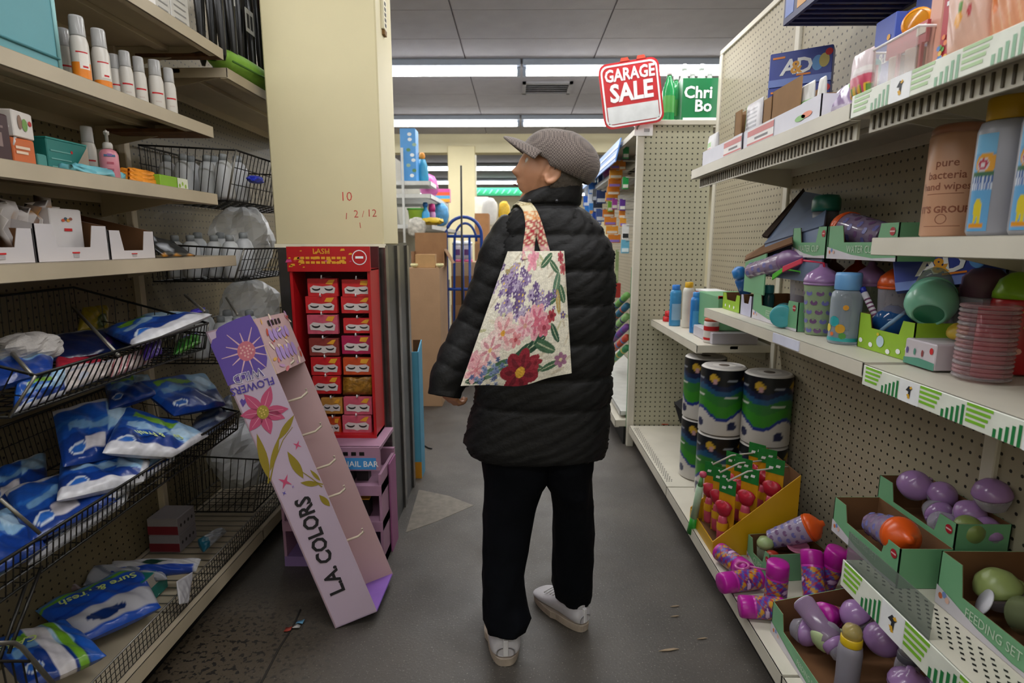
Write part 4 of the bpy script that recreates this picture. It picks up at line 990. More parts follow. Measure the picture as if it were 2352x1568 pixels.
for tip in ((622, 886), (560, 905), (552, 955), (573, 990), (622, 997), (663, 938), (655, 960)): petal(fc, tip, .018, 'b8486e'); stroke([fc, (lerp(fc[0], tip[0], .8), lerp(fc[1], tip[1], .8))], .0014, 'd88fa4', 'vein', .0014)
pd('flower_core', [(fc[0] + 14 * math.cos(a * PI / 8), fc[1] + 16 * math.sin(a * PI / 8)) for a in range(16)], '9b8a30', .0018)
for k in range(8): pd('core_dot', [(fc[0] + 3.6 * math.sqrt(k + .3) * math.cos(k * 2.4) + 2 * math.cos(q_ * PI / 3), fc[1] + 3.6 * math.sqrt(k + .3) * math.sin(k * 2.4) + 2 * math.sin(q_ * PI / 3)) for q_ in range(6)], 'd0b060', .0022)
OLV = '8c7a1c'
for c, tip, wd in (((618, 1100), (590, 995), .014), ((640, 1010), (676, 952), .011), ((620, 1082), (642, 1000), .009), ((697, 1098), (660, 1036), .014), ((732, 1112), (690, 1108), .010), ((736, 1104), (712, 1078), .006), ((758, 1162), (733, 1136), .010)): petal(c, tip, wd, OLV, 'leaf')
for pts in (((620, 1105), (630, 1060), (650, 1010), (672, 980)), ((616, 1110), (618, 1075), (612, 1040)), ((740, 1118), (716, 1098), (690, 1080)), ((742, 1112), (722, 1106), (700, 1108))): stroke(pts, .0022, OLV, 'stem')
def spark(cx, cy, r_, col): pd('sparkle', [(cx + (r_ if k % 2 == 0 else r_ * .28) * math.cos(k * PI / 4 + .35), cy + (r_ * 1.1 if k % 2 == 0 else r_ * .28) * math.sin(k * PI / 4 + .35)) for k in range(8)], col)
spark(683, 1022, 11, 'c0486e'); spark(655, 1106, 17, 'c0486e'); spark(653, 1132, 6, '5a50a8'); spark(673, 1117, 4, '8a70b8')
(u0, v0), (u1, v1) = uvp(779, 1362), uvp(694, 1142)
d_ = Vector((u1 - u0, v1 - v0)); Lg = d_.length
M_ = PM @ Matrix.Translation(((u0 + u1) / 2, (v0 + v1) / 2, .001)) @ Matrix.Rotation(math.atan2(d_.y, d_.x), 4, 'Z')
text('L.A. COLORS', Lg / 5.2, mat('15131a', .5), pa, M_, .03, sx=.90)
for f_ in (.06, .17, .28, .40, .52):
    base = BL + AX * (TL - BL).length * (1 - f_) + DV * .5
    for off in (0,):
        b_ = B(); e = base + WX * 1.12 + DV * off + AX * .012
        b_.tube([base + WX * .06, base + WX * .95, e, e + AX * .014], .0045, mat('d8cbb4', .5)); b_.build('peg', ld)
for f_ in (.62, .78):
    base = BL + AX * (TL - BL).length * (1 - f_) + DV * .45; e = base + WX * 1.1 + AX * .01
    B().tube([base + WX * .06, base + WX * .95, e, e + AX * .014], .0045, mat('d8cbb4', .5)).build('peg', ld)
# =================================================================== BEYOND THE COLUMN
def px_m(Y): return Y / F
# narrow blue display standing behind the column
a, b = at(943, 1066, Z=0), at(968, 1066, Z=0)
nb = T('blue_display', 'narrow light blue cardboard display with orange foot beside the black cladding', 'display', (-.54, 3.15, 0))
zt_ = at(955, 800, Y=3.12).z; x0_, x1_ = at(943, 900, Y=3.12).x, at(966, 900, Y=3.12).x
LB_ = mat('5aa7c4', .5, noise=.06); OR_ = mat('c98a1e', .5)
B().box((x0_, 3.12, .10), (x1_ - .012, 3.126, zt_ - .02), LB_).build('front', nb); B().prism([(x1_ - .012, 3.12, .0), (x1_ - .012, 3.24, .0), (x1_ - .012, 3.24, zt_ + .03), (x1_ - .012, 3.12, zt_ - .02)], (.006, 0, 0), mat('4c96b8', .5)).build('side', nb)
B().box((x0_, 3.234, 0), (x1_ - .012, 3.24, zt_ + .03), CARDIN).build('back', nb); B().box((x0_, 3.119, 0), (x1_ - .006, 3.127, .10), OR_).build('foot', nb)
cb_ = T('cable', 'short dark cable scrap on the floor beside the narrow blue display', 'cable', at(975, 1025, Z=0))
B().tube([at(962, 1020, Z=.008), at(974, 1022, Z=.006), at(984, 1028, Z=.005), at(992, 1030, Z=.005)], .005, BLACK).build('cable', cb_)
# tall carton, opened carton, small carton
x0_, x1_ = at(937, 700, Y=4.6).x, at(1011, 700, Y=4.6).x; zt_ = at(970, 616, Y=4.6).z
TAN = mat('a58465', .85, noise=.08, scale=6, bump=.1, name='tan_cardboard')
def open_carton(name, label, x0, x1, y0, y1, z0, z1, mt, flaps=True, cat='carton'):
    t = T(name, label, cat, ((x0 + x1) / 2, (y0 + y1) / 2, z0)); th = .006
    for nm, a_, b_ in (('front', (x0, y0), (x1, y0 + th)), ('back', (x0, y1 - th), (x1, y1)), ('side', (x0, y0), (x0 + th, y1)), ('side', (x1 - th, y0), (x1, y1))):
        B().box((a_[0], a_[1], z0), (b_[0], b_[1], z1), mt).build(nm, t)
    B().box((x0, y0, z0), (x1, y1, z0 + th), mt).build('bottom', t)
    if flaps:
        B().slab([(x0, y1, z1), (x1, y1, z1), (x1, y1 + .06, z1 + .10), (x0, y1 + .06, z1 + .10)], .005, mt).build('flap', t)
        B().slab([(x0, y0, z1), (x0, y1, z1), (x0 - .05, y1, z1 + .06), (x0 - .05, y0, z1 + .06)], .005, mt).build('flap', t)
    return t
tc_ = carton('tall_carton', 'tall plain tan cardboard box standing on the floor past the column', (x1_ - x0_, .5, zt_), ((x0_ + x1_) / 2, 4.85, 0), TAN)
B().box((x0_ + .004 - tc_.location.x, -.25, zt_ - .0), (x1_ - .004 - tc_.location.x, -.19, zt_ + .001), mat('b59a74', .4)).build('tape', tc_)
ox0, ox1 = at(944, 560, Y=4.85).x, at(1020, 560, Y=4.85).x
t = T('opened_carton', 'opened brown cardboard box with raised back flap on top of the tall tan box', 'carton', ((ox0 + ox1) / 2, 4.95, zt_ + .002)); zo = at(980, 534, Y=5.0).z
for nm, a_, b_, h_ in (('back', (ox0, 5.04), (ox1, 5.046), zo), ('side', (ox0, 4.84), (ox0 + .006, 5.04), zo - .16), ('side', (ox1 - .006, 4.84), (ox1, 5.04), zo - .14)): B().box((a_[0], a_[1], zt_ + .002), (b_[0], b_[1], h_), CARD).build(nm, t)
B().slab([(ox1, 4.84, zo - .14), (ox1, 5.04, zo - .14), (ox1 + .07, 5.04, zo - .26), (ox1 + .07, 4.84, zo - .26)], .005, CARD).build('flap', t)
carton('small_carton', 'small brown box in front of the opened cardboard box, on the tall tan box', (.16, .10, at(978, 585, Y=4.65).z - zt_), (at(978, 600, Y=4.66).x, 4.68, zt_ + .002), mat('b08a5c', .85, noise=.08))
for k, (px_, py_, lb) in enumerate(((952, 606, 'left of'), (1010, 606, 'right of'))):
    c = at(px_, py_, Y=4.64); vessel('cream_flower', f'cream artificial flower head {lb} the small brown box', 'flower', [('bloom', [(.004, 0), (.02, .004), (.034, .02), (.03, .034), (.01, .03)], mat('d8cf9c', .7, noise=.2, scale=60)), ('centre', [(.012, .024), (.008, .036), (0, .038)], mat('7d7a3c', .7))], (c.x, 4.64, zt_ + .002))
# hand truck
YH = 5.6; BLU = mat('123c8c', .35, noise=.1, name='blue_enamel')
ht = T('hand_truck', 'blue tubular hand truck with arched handle standing behind the person', 'hand truck', (at(1064, 600, Y=YH).x, YH, 0))
hx0, hx1, hz, hc_ = at(1025, 560, Y=YH).x, at(1106, 560, Y=YH).x, at(1064, 540, Y=YH).z, at(1064, 498, Y=YH).z
def arch(x0, x1, zs, zt_): return [(lerp(x0, x1, .5) - (x1 - x0) / 2 * math.cos(PI * k / 14), YH, zs + (zt_ - zs) * math.sin(PI * k / 14)) for k in range(15)]
B().tube([(hx0, YH, .14)] + arch(hx0, hx1, hz, hc_) + [(hx1, YH, .14)], .016, BLU, 8).build('frame', ht)
mx = lerp(hx0, hx1, .42); B().tube([(mx - .09, YH, .2)] + [(x * .62 + .38 * (lerp(hx0, hx1, .62)), YH, z - .06) for x, _, z in arch(hx0, hx1, hz, hc_)] , .012, BLU, 8).build('inner_loop', ht)
for z in (hz - .01, at(1064, 664, Y=YH).z, .3): B().tube([(hx0, YH, z), (hx1, YH, z)], .015, BLU, 8).build('crossbar', ht)
for x in (lerp(hx0, hx1, .46), lerp(hx0, hx1, .66)): B().tube([(x, YH, .15), (x, YH, hz)], .013, BLU, 8).build('strut', ht)
B().box((hx0, YH - .14, .02), (hx1, YH + .02, .03), BLU).build('toe_plate', ht)
for x in (hx0 - .04, hx1 + .04): B().lathe([(.1, -.02), (.12, -.01), (.12, .01), (.1, .02)], BLACK, 20, Matrix.Translation((x, YH + .06, .12)) @ Matrix.Rotation(PI / 2, 4, 'Y')).build('wheel', ht)
pl = T('pole', 'thin black upright pole beside the blue hand truck', 'pole', (at(1062, 600, Y=5.3).x, 5.3, 0))
B().tube([(pl.location.x, 5.3, 0), (pl.location.x - .005, 5.3, .9), (at(1059, 380, Y=5.3).x, 5.3, at(1059, 380, Y=5.3).z)], [.012, .011, .008], BLACK, 8).build('pole', pl); B().lathe([(.05, 0), (.05, .01), (.012, .02)], BLACK, 16, Matrix.Translation((pl.location.x, 5.3, 0))).build('foot', pl)
# cartons behind the hand truck
def stack(px0, px1, Y, ys, label, mts):
    z = 0; n = len(ys)
    for k, py_ in enumerate(ys):
        x0, x1 = at(px0, py_, Y=Y).x, at(px1, py_, Y=Y).x; z1 = at(px0, py_, Y=Y).z
        carton('carton', label[k], (x1 - x0, .35, z1 - z - .001), ((x0 + x1) / 2, Y + .18, z), mts[k % len(mts)]); z = z1
    return z
zc = stack(1036, 1100, 5.9, (700, 634, 602), ('brown carton on the floor behind the blue hand truck', 'brown carton, middle of the stack behind the hand truck', 'pale tan carton on top of the stack behind the hand truck'), [CARD, mat('8a6138', .85), mat('b8997a', .85)])
for px_, lb in ((1050, 'left'), (1074, 'right')):
    c = at(px_, 600, Y=5.95); t, md = vessel('white_tub', f'white tub with purple print and pink base behind the hand truck, {lb} one', 'tub', [('body', [(.04, .02), (.05, .03), (.05, .16), (.045, .18)], mat('d9d3dc', .4)), ('base', [(.052, 0), (.052, .025)], mat('d85f94', .4)), ('lid', [(.05, .175), (.05, .2), (.03, .215), (0, .22)], WH)], (c.x, 5.97, zc))
    arcband(B(), .0505, math.radians(230), math.radians(310), .07, .13, mat('6a3f7a', .4)).build('print', md['body'], local=True)
zc2 = stack(1090, 1122, 7.2, (560, 490), ('brown carton on the floor far behind the left shoulder', 'brown carton with tape on top, far behind the left shoulder'), [CARD, mat('a5764c', .85)])
def pillow(name, label, cat, c, w_, d_, h_, mt, part='sack'):
    t = T(name, label, cat, c); b = B(); g = []
    for i in range(13):
        v = -PI / 2 + PI * i / 12; row = []
        for j in range(20):
            a = 2 * PI * j / 20; e = .6; cx = math.copysign(abs(math.cos(a)) ** e, math.cos(a)); sy_ = math.copysign(abs(math.sin(a)) ** e, math.sin(a)); cv = math.cos(v) ** .55 if math.cos(v) > 0 else 0
            row.append((c[0] + cx * cv * w_ / 2 * (1 + .05 * math.sin(j * 2.1 + i)), c[1] + sy_ * cv * d_ / 2, c[2] + h_ / 2 + math.sin(v) * h_ / 2 + .01 * math.sin(i * 1.7 + j)))
        g.append(row)
    b.grid(g, mt, closev=True); b.build(part, t); return t
SACK = mat('d8d6d0', .6, noise=.06, bump=.3, bscale=12)
c = at(1112, 560, Y=8); zfar = .9
carton('pallet_carton', 'wide cream carton far behind the left shoulder, under white sacks', (.5, .4, at(1120, 520, Y=8).z), (at(1135, 520, Y=8).x, 8.1, 0), mat('c9bfa4', .7))
zf_ = at(1120, 520, Y=8).z
pillow('white_sack', 'plump white sack on the cream carton beyond the left shoulder', 'sack', (at(1125, 500, Y=8).x, 8.0, zf_), .22, .2, .38, SACK)
pillow('yellow_pack', 'yellow pack beside the white sack beyond the left shoulder', 'pack', (at(1158, 500, Y=8).x, 8.05, zf_), .16, .16, .34, mat('d8b024', .5, noise=.2, scale=20))
carton('white_carton', 'white upright box beside the yellow column in the back', (.20, .2, at(1100, 452, Y=8.6).z), (at(1106, 480, Y=8.6).x, 8.7, 0), mat('e0dccf', .6))
gb = T('banner', 'long dark green banner hanging near the back wall', 'banner', at(1140, 440, Y=16))
g0, g1 = at(1092, 449, Y=16), at(1290, 431, Y=16); bn = B().box((g0.x, 16, g0.z), (g1.x, 16.02, g1.z), mat('0e7a50', .5)).build('cloth', gb)
for k in range(14):
    x = lerp(g0.x, g1.x, (k + .5) / 14); B().slab([(x - .06, 15.996, g0.z + .05), (x - .02, 15.996, g0.z + .05), (x + .06, 15.996, g1.z - .05), (x + .02, 15.996, g1.z - .05)], .003, mat('5fb08c', .5)).build('stripe', bn)
for x in (g0.x + .1, g1.x - .1): B().tube([(x, 16.01, g1.z), (x, 16.01, CEIL)], .006, BLACK).build('cord', gb)
# far left shelving with toys
g5 = T('shelving_unit', 'white shelving of toys and party goods seen past the column', 'shelf', (-.9, 6, 0)); WSH = mat('cfd0cc', .4)
B().box((-1.4, 5.25, .05), (-1.38, 8.2, 2.3), mat('9c9a90', .6)).build('back_panel', g5)
zs = [at(955, 418, Y=5.4).z, at(990, 455, Y=5.8).z, at(985, 518, Y=5.6).z]
FXL = onx(1000, 5.6, 1.9)
for k_, z in enumerate(zs): shelf(g5, 'shelf', FXL, -1.38, 5.3, (5.67, 6.6, 8.1)[k_], z, mt=WSH, under=False)
B().box((FXL - .26, 5.28, .0), (FXL - .24, 5.3, 2.2), WSH).build('post', g5)
shelf(g5, 'base_deck', FXL + .02, -1.38, 5.3, 8.1, .16, lip=.1, mt=WSH, under=False)
def toyat(px_, Y, z): return (onx(px_, Y, z), Y, z)
z1_, z2_, z3_ = zs
t = carton('picture_box', 'tall light blue box with leafy white front at the top of the toy shelving', (.14, .16, .46), toyat(943, 5.42, z1_), blank('4c95d4'), faces=lambda p, x, y, z: [decal('leaf_print', p, SIDEY(0, -y, 0), circ(.03 + .03 * math.sin(k * 2.3), .05 + k * .045, .02, .016, 8), mat(['e8ecec', '5c8a5a', '9ab8a0', 'dfe6ea'][k % 4], .5), .0008 + k * .0002) for k in range(9)])
vessel('teal_bag', 'teal pointed bag with orange knob at the edge of the top toy shelf', 'bag', [('body', [(.05, 0), (.06, .05), (.05, .16), (.03, .22)], mat('2f93b8', .5, noise=.1)), ('knob', [(.02, .22), (.03, .25), (.02, .28), (0, .285)], mat('e0902c', .5))], toyat(971, 5.55, z1_))
vessel('pink_egg', 'large glossy pink egg on the second toy shelf', 'egg', [('shell', [(0, 0), (.05, .008), (.085, .05), (.095, .10), (.085, .16), (.055, .21), (0, .235)], mat('d86fb4', .35, noise=.06)), ('seam', [(.0955, .095), (.0965, .10), (.0955, .105)], mat('c04f9c', .4))], toyat(986, 5.8, z2_))
vessel('lime_bucket', 'lime green toy bucket on the lower toy shelf', 'bucket', [('body', [(.055, 0), (.075, .14), (.08, .145)], mat('8fae2c', .45)), ('rim', [(.08, .14), (.085, .145), (.085, .155), (.078, .155)], mat('4f9a3a', .45))], toyat(956, 5.5, z3_ + .0))
vessel('blue_spray', 'bright blue spray bottle beside the lime bucket', 'bottle', [('body', [(.035, 0), (.04, .01), (.04, .11), (.018, .15), (.016, .17)], mat('2f9ad4', .4)), ('head', [(.02, .17), (.026, .19), (.02, .21), (0, .214)], mat('2a6ab0', .4))], toyat(978, 5.5, z3_))
vessel('magenta_bottle', 'pale bottle with magenta top on the lower toy shelf', 'bottle', [('body', [(.03, 0), (.034, .01), (.034, .12), (.02, .14)], mat('c98ab8', .4)), ('top', [(.03, .13), (.034, .16), (.028, .20), (0, .21)], mat('c4307c', .4))], toyat(993, 5.6, z3_))
pillow('blue_cushion_pack', 'light blue puffed pack at the right end of the lower toy shelf', 'pack', toyat(1013, 6.0, z3_ + .016), .16, .14, .22, mat('5a9fd0', .4, noise=.3, scale=18))
carton('rainbow_box', 'box striped orange, pink and yellow on the second toy shelf', (.18, .1, .14), toyat(1016, 6.4, z2_), blank('d8709a'), faces=lambda p, x, y, z: [decal('stripe', p, SIDEY(0, -y, 0), rect(-x, z * k / 4, x, z * (k + 1) / 4), mat(c_, .5)) for k, c_ in enumerate(('e0a02c', '4fa0c8', 'd8582c', 'c84f94'))])
pillow('yellow_flat_pack', 'flat yellow pack lying on cartons below the toy shelves', 'pack', (at(993, 510, Y=5.2).x, 5.2, z3_ + .001), .20, .12, .05, mat('d0b02c', .45, noise=.15))
pillow('crumpled_white_bag', 'crumpled white and grey bag spilling over the opened box', 'bag', (at(957, 533, Y=5.12).x, 5.14, at(957, 540, Y=5.12).z - .02), .16, .10, .17, mat('b8b4aa', .5, noise=.4, scale=26, bump=.5, bscale=30))
# =================================================================== STOCK ON THE FAR RIGHT BAY
for z in (at(1380, 416, X=.80).z,): shelf(g4, 'shelf', .80, 1.1, 5.0, 6.58, z, mt=WSH); zr = z
zlow = at(1400, 895, X=.72).z
shelf(g4, 'shelf', .70, 1.1, 3.75, 6.5, zlow, mt=WSH, lip=.03)
B().box((.735, 3.706, .12), (.75, 3.712, 1.2), mat('1f8a4c', .5)).build('green_strip', g4)
ORN = ['d8862c', 'e09a30', 'cf7a24']
def hangcard(name, label, cat, px_, py_, X, w_, h_, col, print_col, grp):
    """hanging card pack; placed at depth X; hook goes back to the bay"""
    p = at(px_, py_, X=X); t = T(name, label, cat, p, grp)
    c = B().box((p.x - w_ / 2, p.y, p.z - h_ / 2), (p.x + w_ / 2, p.y + .012, p.z + h_ / 2), mat(col, .4, noise=.1, scale=30)).build('card', t, .001)
    B().box((p.x - w_ * .42, p.y - .003, p.z - h_ * .40), (p.x + w_ * .42, p.y, p.z - h_ * .12), mat(print_col, .4)).build('print_band', c)
    B().tube([(p.x, p.y - .008, p.z + h_ * .46), (p.x + .04, p.y + .006, p.z + h_ * .46), (1.0985, p.y + .006, p.z + h_ * .46)], .003, WSH).build('hook', t)
n_ = 0
for ci, (pxs, ys) in enumerate((((1417, 1415, 1412, 1409, 1405), (378, 400, 420, 438, 452)), ((1398, 1402, 1406, 1411), (490, 508, 528, 548)), ((1429, 1431, 1430), (492, 510, 380)))):
    for k, (px_, py_) in enumerate(zip(pxs, ys)):
        cn = ['upper', 'lower', 'right hand'][ci]; hangcard('orange_pack', f'orange carded pack, {["first", "second", "third", "fourth", "fifth"][k]} from the top of the {cn} hanging column past the panel', 'pack', px_, py_, .80 + .012 * ci, .105 if ci < 2 else .05, .07, ORN[n_ % 3], 'd9d4c8' if n_ % 2 else '8a6fc0', 'orange packs hanging past the panel'); n_ += 1
for px_, py_, col, lb in ((1352, 436, 'c8d4e4', 'pale grey, highest at the left'), (1362, 432, '2f72c4', 'mid blue, highest in the middle'), (1349, 462, '1f5cc0', 'deep blue, second down at the left'), (1360, 458, 'dfe4ea', 'white, second down in the middle'), (1371, 448, '6a7078', 'grey, highest at the right'), (1352, 486, '2a7ad0', 'bright blue, third down at the left'), (1363, 480, '3f8ad8', 'sky blue with orange band'), (1373, 474, '2a3448', 'slate coloured'), (1381, 452, '20386c', 'navy, beside the orange packs'), (1371, 502, '1f4cb0', 'deep blue, lowest'), (1380, 494, '3a5a9c', 'dull blue, lowest beside the orange packs')):
    hangcard('blue_pack', f'hanging pack past the cap, {lb}', 'pack', px_, py_, .78 + .004 * (px_ % 3), .09, .12, col, 'e0a050' if 'orange band' in lb else 'cfd8e4', 'blue and white packs hanging past the cap')
for px_, py_, col, lb in ((1402, 474, '6fae3c', 'green'), (1412, 468, 'a0409c', 'magenta'), (1430, 470, '5a2f8c', 'purple'), (1438, 350, '2f9a5c', 'upper green'), (1437, 420, '1f9a4c', 'lower green')):
    hangcard('small_pack', f'small {lb} pack between the orange hanging packs past the panel', 'pack', px_, py_, .82, .045, .09, col, 'e0e0d8', 'small packs among the orange ones')
hangcard('white_blue_pack', 'white and black pack hanging beside the panel post', 'pack', 1437, 532, .80, .05, .11, 'e2e4e6', '22262c', None); hangcard('light_blue_pack', 'light blue pack hanging beside the panel post, under the white and black one', 'pack', 1436, 566, .80, .06, .10, '6ab4d4', 'd8ecf4', None)
for k, (px_, py_, col) in enumerate(((1368, 372, '3f9ac8'), (1385, 366, '88a4cc'), (1398, 360, 'd8dde6'), (1412, 352, '2f55b0'))):
    p = at(px_, py_, X=.90); carton('upright_box', f'upright {["teal topped", "pale blue", "white", "dark blue"][k]} box on the white shelf past the cap', (.10, .10, .16), (.90, min(6.45, p.y), zr), blank(col))
p = at(1372, 404, X=.86); pillow('magenta_pack', 'magenta soft pack on the white shelf past the cap', 'pack', (.87, 5.55, zr + .018), .12, .35, .13, mat('c02c8c', .45, noise=.2, scale=20))
t = T('canopy_sign', 'sloping light blue striped canopy along the shelf past the hanging sign', 'sign', (.78, 5, epz))
y0_, y1_ = at(1428, 318, X=.76).y, 6.5
pnl = B().slab([(.715, y0_, epz - .12), (.715, y1_, epz - .12), (.752, y1_, epz + .05), (.752, y0_, epz + .05)], .008, mat('5a8fdc', .4)).build('board', t)
for za, zb in ((-.09, -.06), (-.02, .0)):
    B().slab([(lerp(.715, .752, (za + .12) / .17) - .004, y0_, epz + za), (lerp(.715, .752, (za + .12) / .17) - .004, y1_, epz + za), (lerp(.715, .752, (zb + .12) / .17) - .004, y1_, epz + zb), (lerp(.715, .752, (zb + .12) / .17) - .004, y0_, epz + zb)], .003, mat('cfe2f6', .4)).build('stripe', pnl)
for y in (y0_ + .05, y1_ - .05): B().tube([(.745, y, epz + .01), (.769, y, epz + .012)], .006, WSH).build('bracket', t)
# striped rolls leaning low in the far bay
RC = [('6fa858', '2a5a94'), ('2f6a8c', 'd05a3c'), ('8fc07a', '4a2f7a'), ('7a4aa0', '3a6ab0'), ('c8503c', '4f8ad0'), ('3f8a5c', 'c8b04c')]
for k, (ca, cb2) in enumerate(RC):
    a_, b_ = at(1398 + 1.5 * k, 720 + 22 * k, X=.79 + .012 * k), at(1440, 678 + 24 * k, X=.80 + .012 * k)
    t = T('striped_roll', f'striped fabric roll lying at a slant, {["topmost", "second", "third", "fourth", "fifth", "lowest"][k]} of the pile beside the panel post', 'roll', a_, 'striped rolls beside the panel post')
    B().tube([a_, b_], .026, mat(ca, .6, noise=.2, scale=40), 10).build('roll', t)
    d_ = (b_ - a_).normalized()
    for q_ in (.2, .5, .8): B().tube([a_.lerp(b_, q_), a_.lerp(b_, q_) + d_ * .04], .0268, mat(cb2, .6), 10).build('stripe', t)
carton('framed_picture', 'small red framed picture pack beside the panel post', (.05, .16, .12), (.84, at(1415, 668, X=.84).y, at(1415, 682, X=.84).z), blank('a8302c'), faces=lambda p, x, y, z: B().box((-x - .001, -y + .02, .02), (-x, y - .02, z - .02), mat('e4e0da', .5)).build('picture', p)) 
hangcard('green_stick', 'long pale green stick hanging beside the panel post', 'stick', 1417, 612, .80, .026, .27, '8a9c6c', 'a8b488', None)
# =================================================================== LEFT SHELVES
def yl(px_, z, X=-1.16): return on(px_, X, z)
def ltop(px_, z, X=-1.16): return Vector((X, on(px_, X, z), z))
CAPC = clear('d8d8d8', .55); GREYC = mat('b9b5ae', .3, noise=.05); ORNG = mat('e0811f', .4); SPRW = mat('cfcac2', .35, noise=.04)
def spray(px_, X, z, h, r, label, orange, group='white spray bottles on the second shelf from the top'):
    t = T('spray_bottle', label, 'bottle', (0, 0, 0), group)
    b = B().lathe([(r * .95, 0), (r, .004), (r, h * .60), (r * .86, h * .68), (r * .80, h * .70)], SPRW, 20).build('body', t)
    B().lathe([(r * .82, h * .69), (r * .84, h * .72), (r * .80, h * .97), (r * .74, h)], CAPC, 20).build('overcap', t); B().lathe([(r * .45, h * .70), (r * .45, h * .9), (r * .3, h * .93)], GREYC, 14).build('nozzle', t)
    f = math.radians(-50)   # the face towards the aisle
    if orange:
        arcband(B(), r * 1.012, f - 1.3, f + 1.2, h * .06, h * (.30 if orange == 1 else .16), ORNG).build('orange_label', b)
        arcband(B(), r * 1.016, f - .2, f + .9, h * .20, h * .44, mat('e6e0d8', .4)).build('white_label', b); arcband(B(), r * 1.02, f - .5, f + .8, h * .44, h * .46, RED).build('red_line', b); arcband(B(), r * 1.02, f + .1, f + .7, h * .22, h * .25, RED).build('red_mark', b)
    else:
        arcband(B(), r * 1.012, f - .8, f + .8, h * .34, h * .37, RED).build('red_line', b); arcband(B(), r * 1.012, f - .4, f + .4, h * .18, h * .21, mat('c4b8b0', .5)).build('grey_print', b)
    t.location = (X, on(px_, X, z), z + .001); return t
m1 = lambda px_: on(px_, -1.16, LZ1) / F
spray(192, -1.15, LZ1, .165, .021, 'tall white spray bottle with broad orange label beside the teal box', 1); spray(240, -1.15, LZ1, .160, .021, 'tall white spray bottle with narrow orange foot, right of the broad labelled one', 2)
spray(160, -1.22, LZ1, .15, .018, 'plain white spray bottle half hidden behind the broad orange labelled one', 0)
for k, (px_, h, X) in enumerate(((272, .135, -1.2), (297, .145, -1.17), (328, .148, -1.17), (365, .158, -1.16), (396, .150, -1.15))):
    spray(px_, X, LZ1, h, .018 if k != 3 else .021, ['short white spray bottle just right of the two orange labelled ones', 'second short white spray bottle from the orange labelled ones', 'short white spray bottle in the middle of the row with a red mark', 'stouter white spray bottle second from the shelf end', 'white spray bottle nearest the rusty shelf end'][k], 0)
# teal box with handle cut-out
TEAL = mat('5b98a0', .55, noise=.06, scale=5)
y1_, y0_ = on(140, -1.13, LZ1), .98; hT = .238
t = T('teal_bin', 'teal fabric storage bin with an open slot handle at the left end of the shelf', 'bin', (-1.25, (y0_ + y1_) / 2, LZ1 + .001))
X0, X1, z0 = -1.40, -1.13, LZ1 + .001
B().box((X0, y0_, z0), (X0 + .006, y1_, z0 + hT), TEAL).build('side', t); B().box((X1 - .006, y0_, z0), (X1, y1_, z0 + hT), TEAL).build('side', t); B().box((X0, y0_, z0), (X1, y0_ + .006, z0 + hT), TEAL).build('side', t); B().box((X0, y0_, z0), (X1, y1_, z0 + .006), TEAL).build('bottom', t)
e = B(); xs = [X0, X0 + .09, X1 - .045, X1]
for xa, xb, za, zb in ((X0, X1, 0, .07), (X0, xs[1], .07, hT), (xs[2], X1, .07, hT), (xs[1], xs[2], .19, hT)): e.box((xa, y1_ - .006, z0 + za), (xb, y1_, z0 + zb), TEAL)
e.build('handle_side', t)
hemm = mat('8fc0c2', .5)
B().tube([(X1 + .002, y0_, z0 + .03), (X1 + .002, y1_, z0 + .03)], .003, mat('3f7f88', .6)).build('seam', t); B().tube([(X1, y1_, z0), (X1, y1_, z0 + hT)], .005, hemm).build('piping', t)
B().box((-1.36, y0_ + .03, z0 + .008), (-1.16, y1_ - .03, z0 + .20), mat('5a3520', .8)).build('lining_board', t)
# second shelf goods
def lbox(name, label, px0, px1, X, z, h, dx, mt, faces=None, cat='box', group=None, rz=0):
    ya, yb = on(px0, X, z), on(px1, X, z)
    return carton(name, label, (dx, yb - ya, h), (X - dx / 2, (ya + yb) / 2, z), mt, faces=faces, cat=cat, group=group, rz=rz)
FX = lambda x, y, z: Matrix(((0, 0, 1, x + .0008), (1, 0, 0, y), (0, 1, 0, z), (0, 0, 0, 1)))   # plane facing +X: local x -> +Y
lbox('dark_box', 'dark plum box at the left end of the third shelf', -70, 32, -1.135, LZ2, .10, .12, blank('3a1f22'), faces=lambda p, x, y, z: (decal('pale_print', p, FX(x, 0, 0), rect(-.01, .03, .03, .06), mat('8a7470', .6)), decal('pale_print', p, FX(x, 0, 0), rect(.0, .07, .035, .075), mat('8a7470', .6))))
lbox('orange_box', 'small orange box under the white floral box on the third shelf', 34, 86, -1.15, LZ2, .058, .05, blank('c4612a'), faces=lambda p, x, y, z: [decal('white_print', p, FX(x, 0, 0), rect(-y + .008, .035 - .011 * k, y * (.5 - .2 * k), .041 - .011 * k), mat('e0c8b0', .5)) for k in range(2)])
lbox('floral_box', 'white box with leaf print balanced on the small orange box', 24, 82, -1.15, LZ2 + .061, .058, .06, blank('d9d2cc'), faces=lambda p, x, y, z: (decal('leaf', p, FX(x, 0, 0), circ(.004, .03, .009, .014), mat('6f9a4a', .5)), decal('brown_petal', p, FX(x, 0, 0), circ(-.012, .034, .007, .016), mat('8a6a58', .5)), decal('red_badge', p, FX(x, 0, 0), circ(.022, .036, .006), RED)), rz=.15)
t = T('white_tissue', 'torn white tissue between the plum box and the floral box', 'tissue', ltop(20, LZ2 + .05, -1.17))
g = [[ltop(8 + 8 * i, LZ2 + .03 + .012 * j + .01 * R.random(), -1.165 + .02 * R.random()) for i in range(5)] for j in range(5)]
B().grid(g, mat('d5cdca', .7, noise=.2, scale=60)).build('tissue', t).modifiers.new('t', 'SOLIDIFY').thickness = .003
lbox('green_pack', 'small teal pack lying low between the orange box and the teal carton', 90, 112, -1.17, LZ2, .035, .05, blank('3f8a84'))
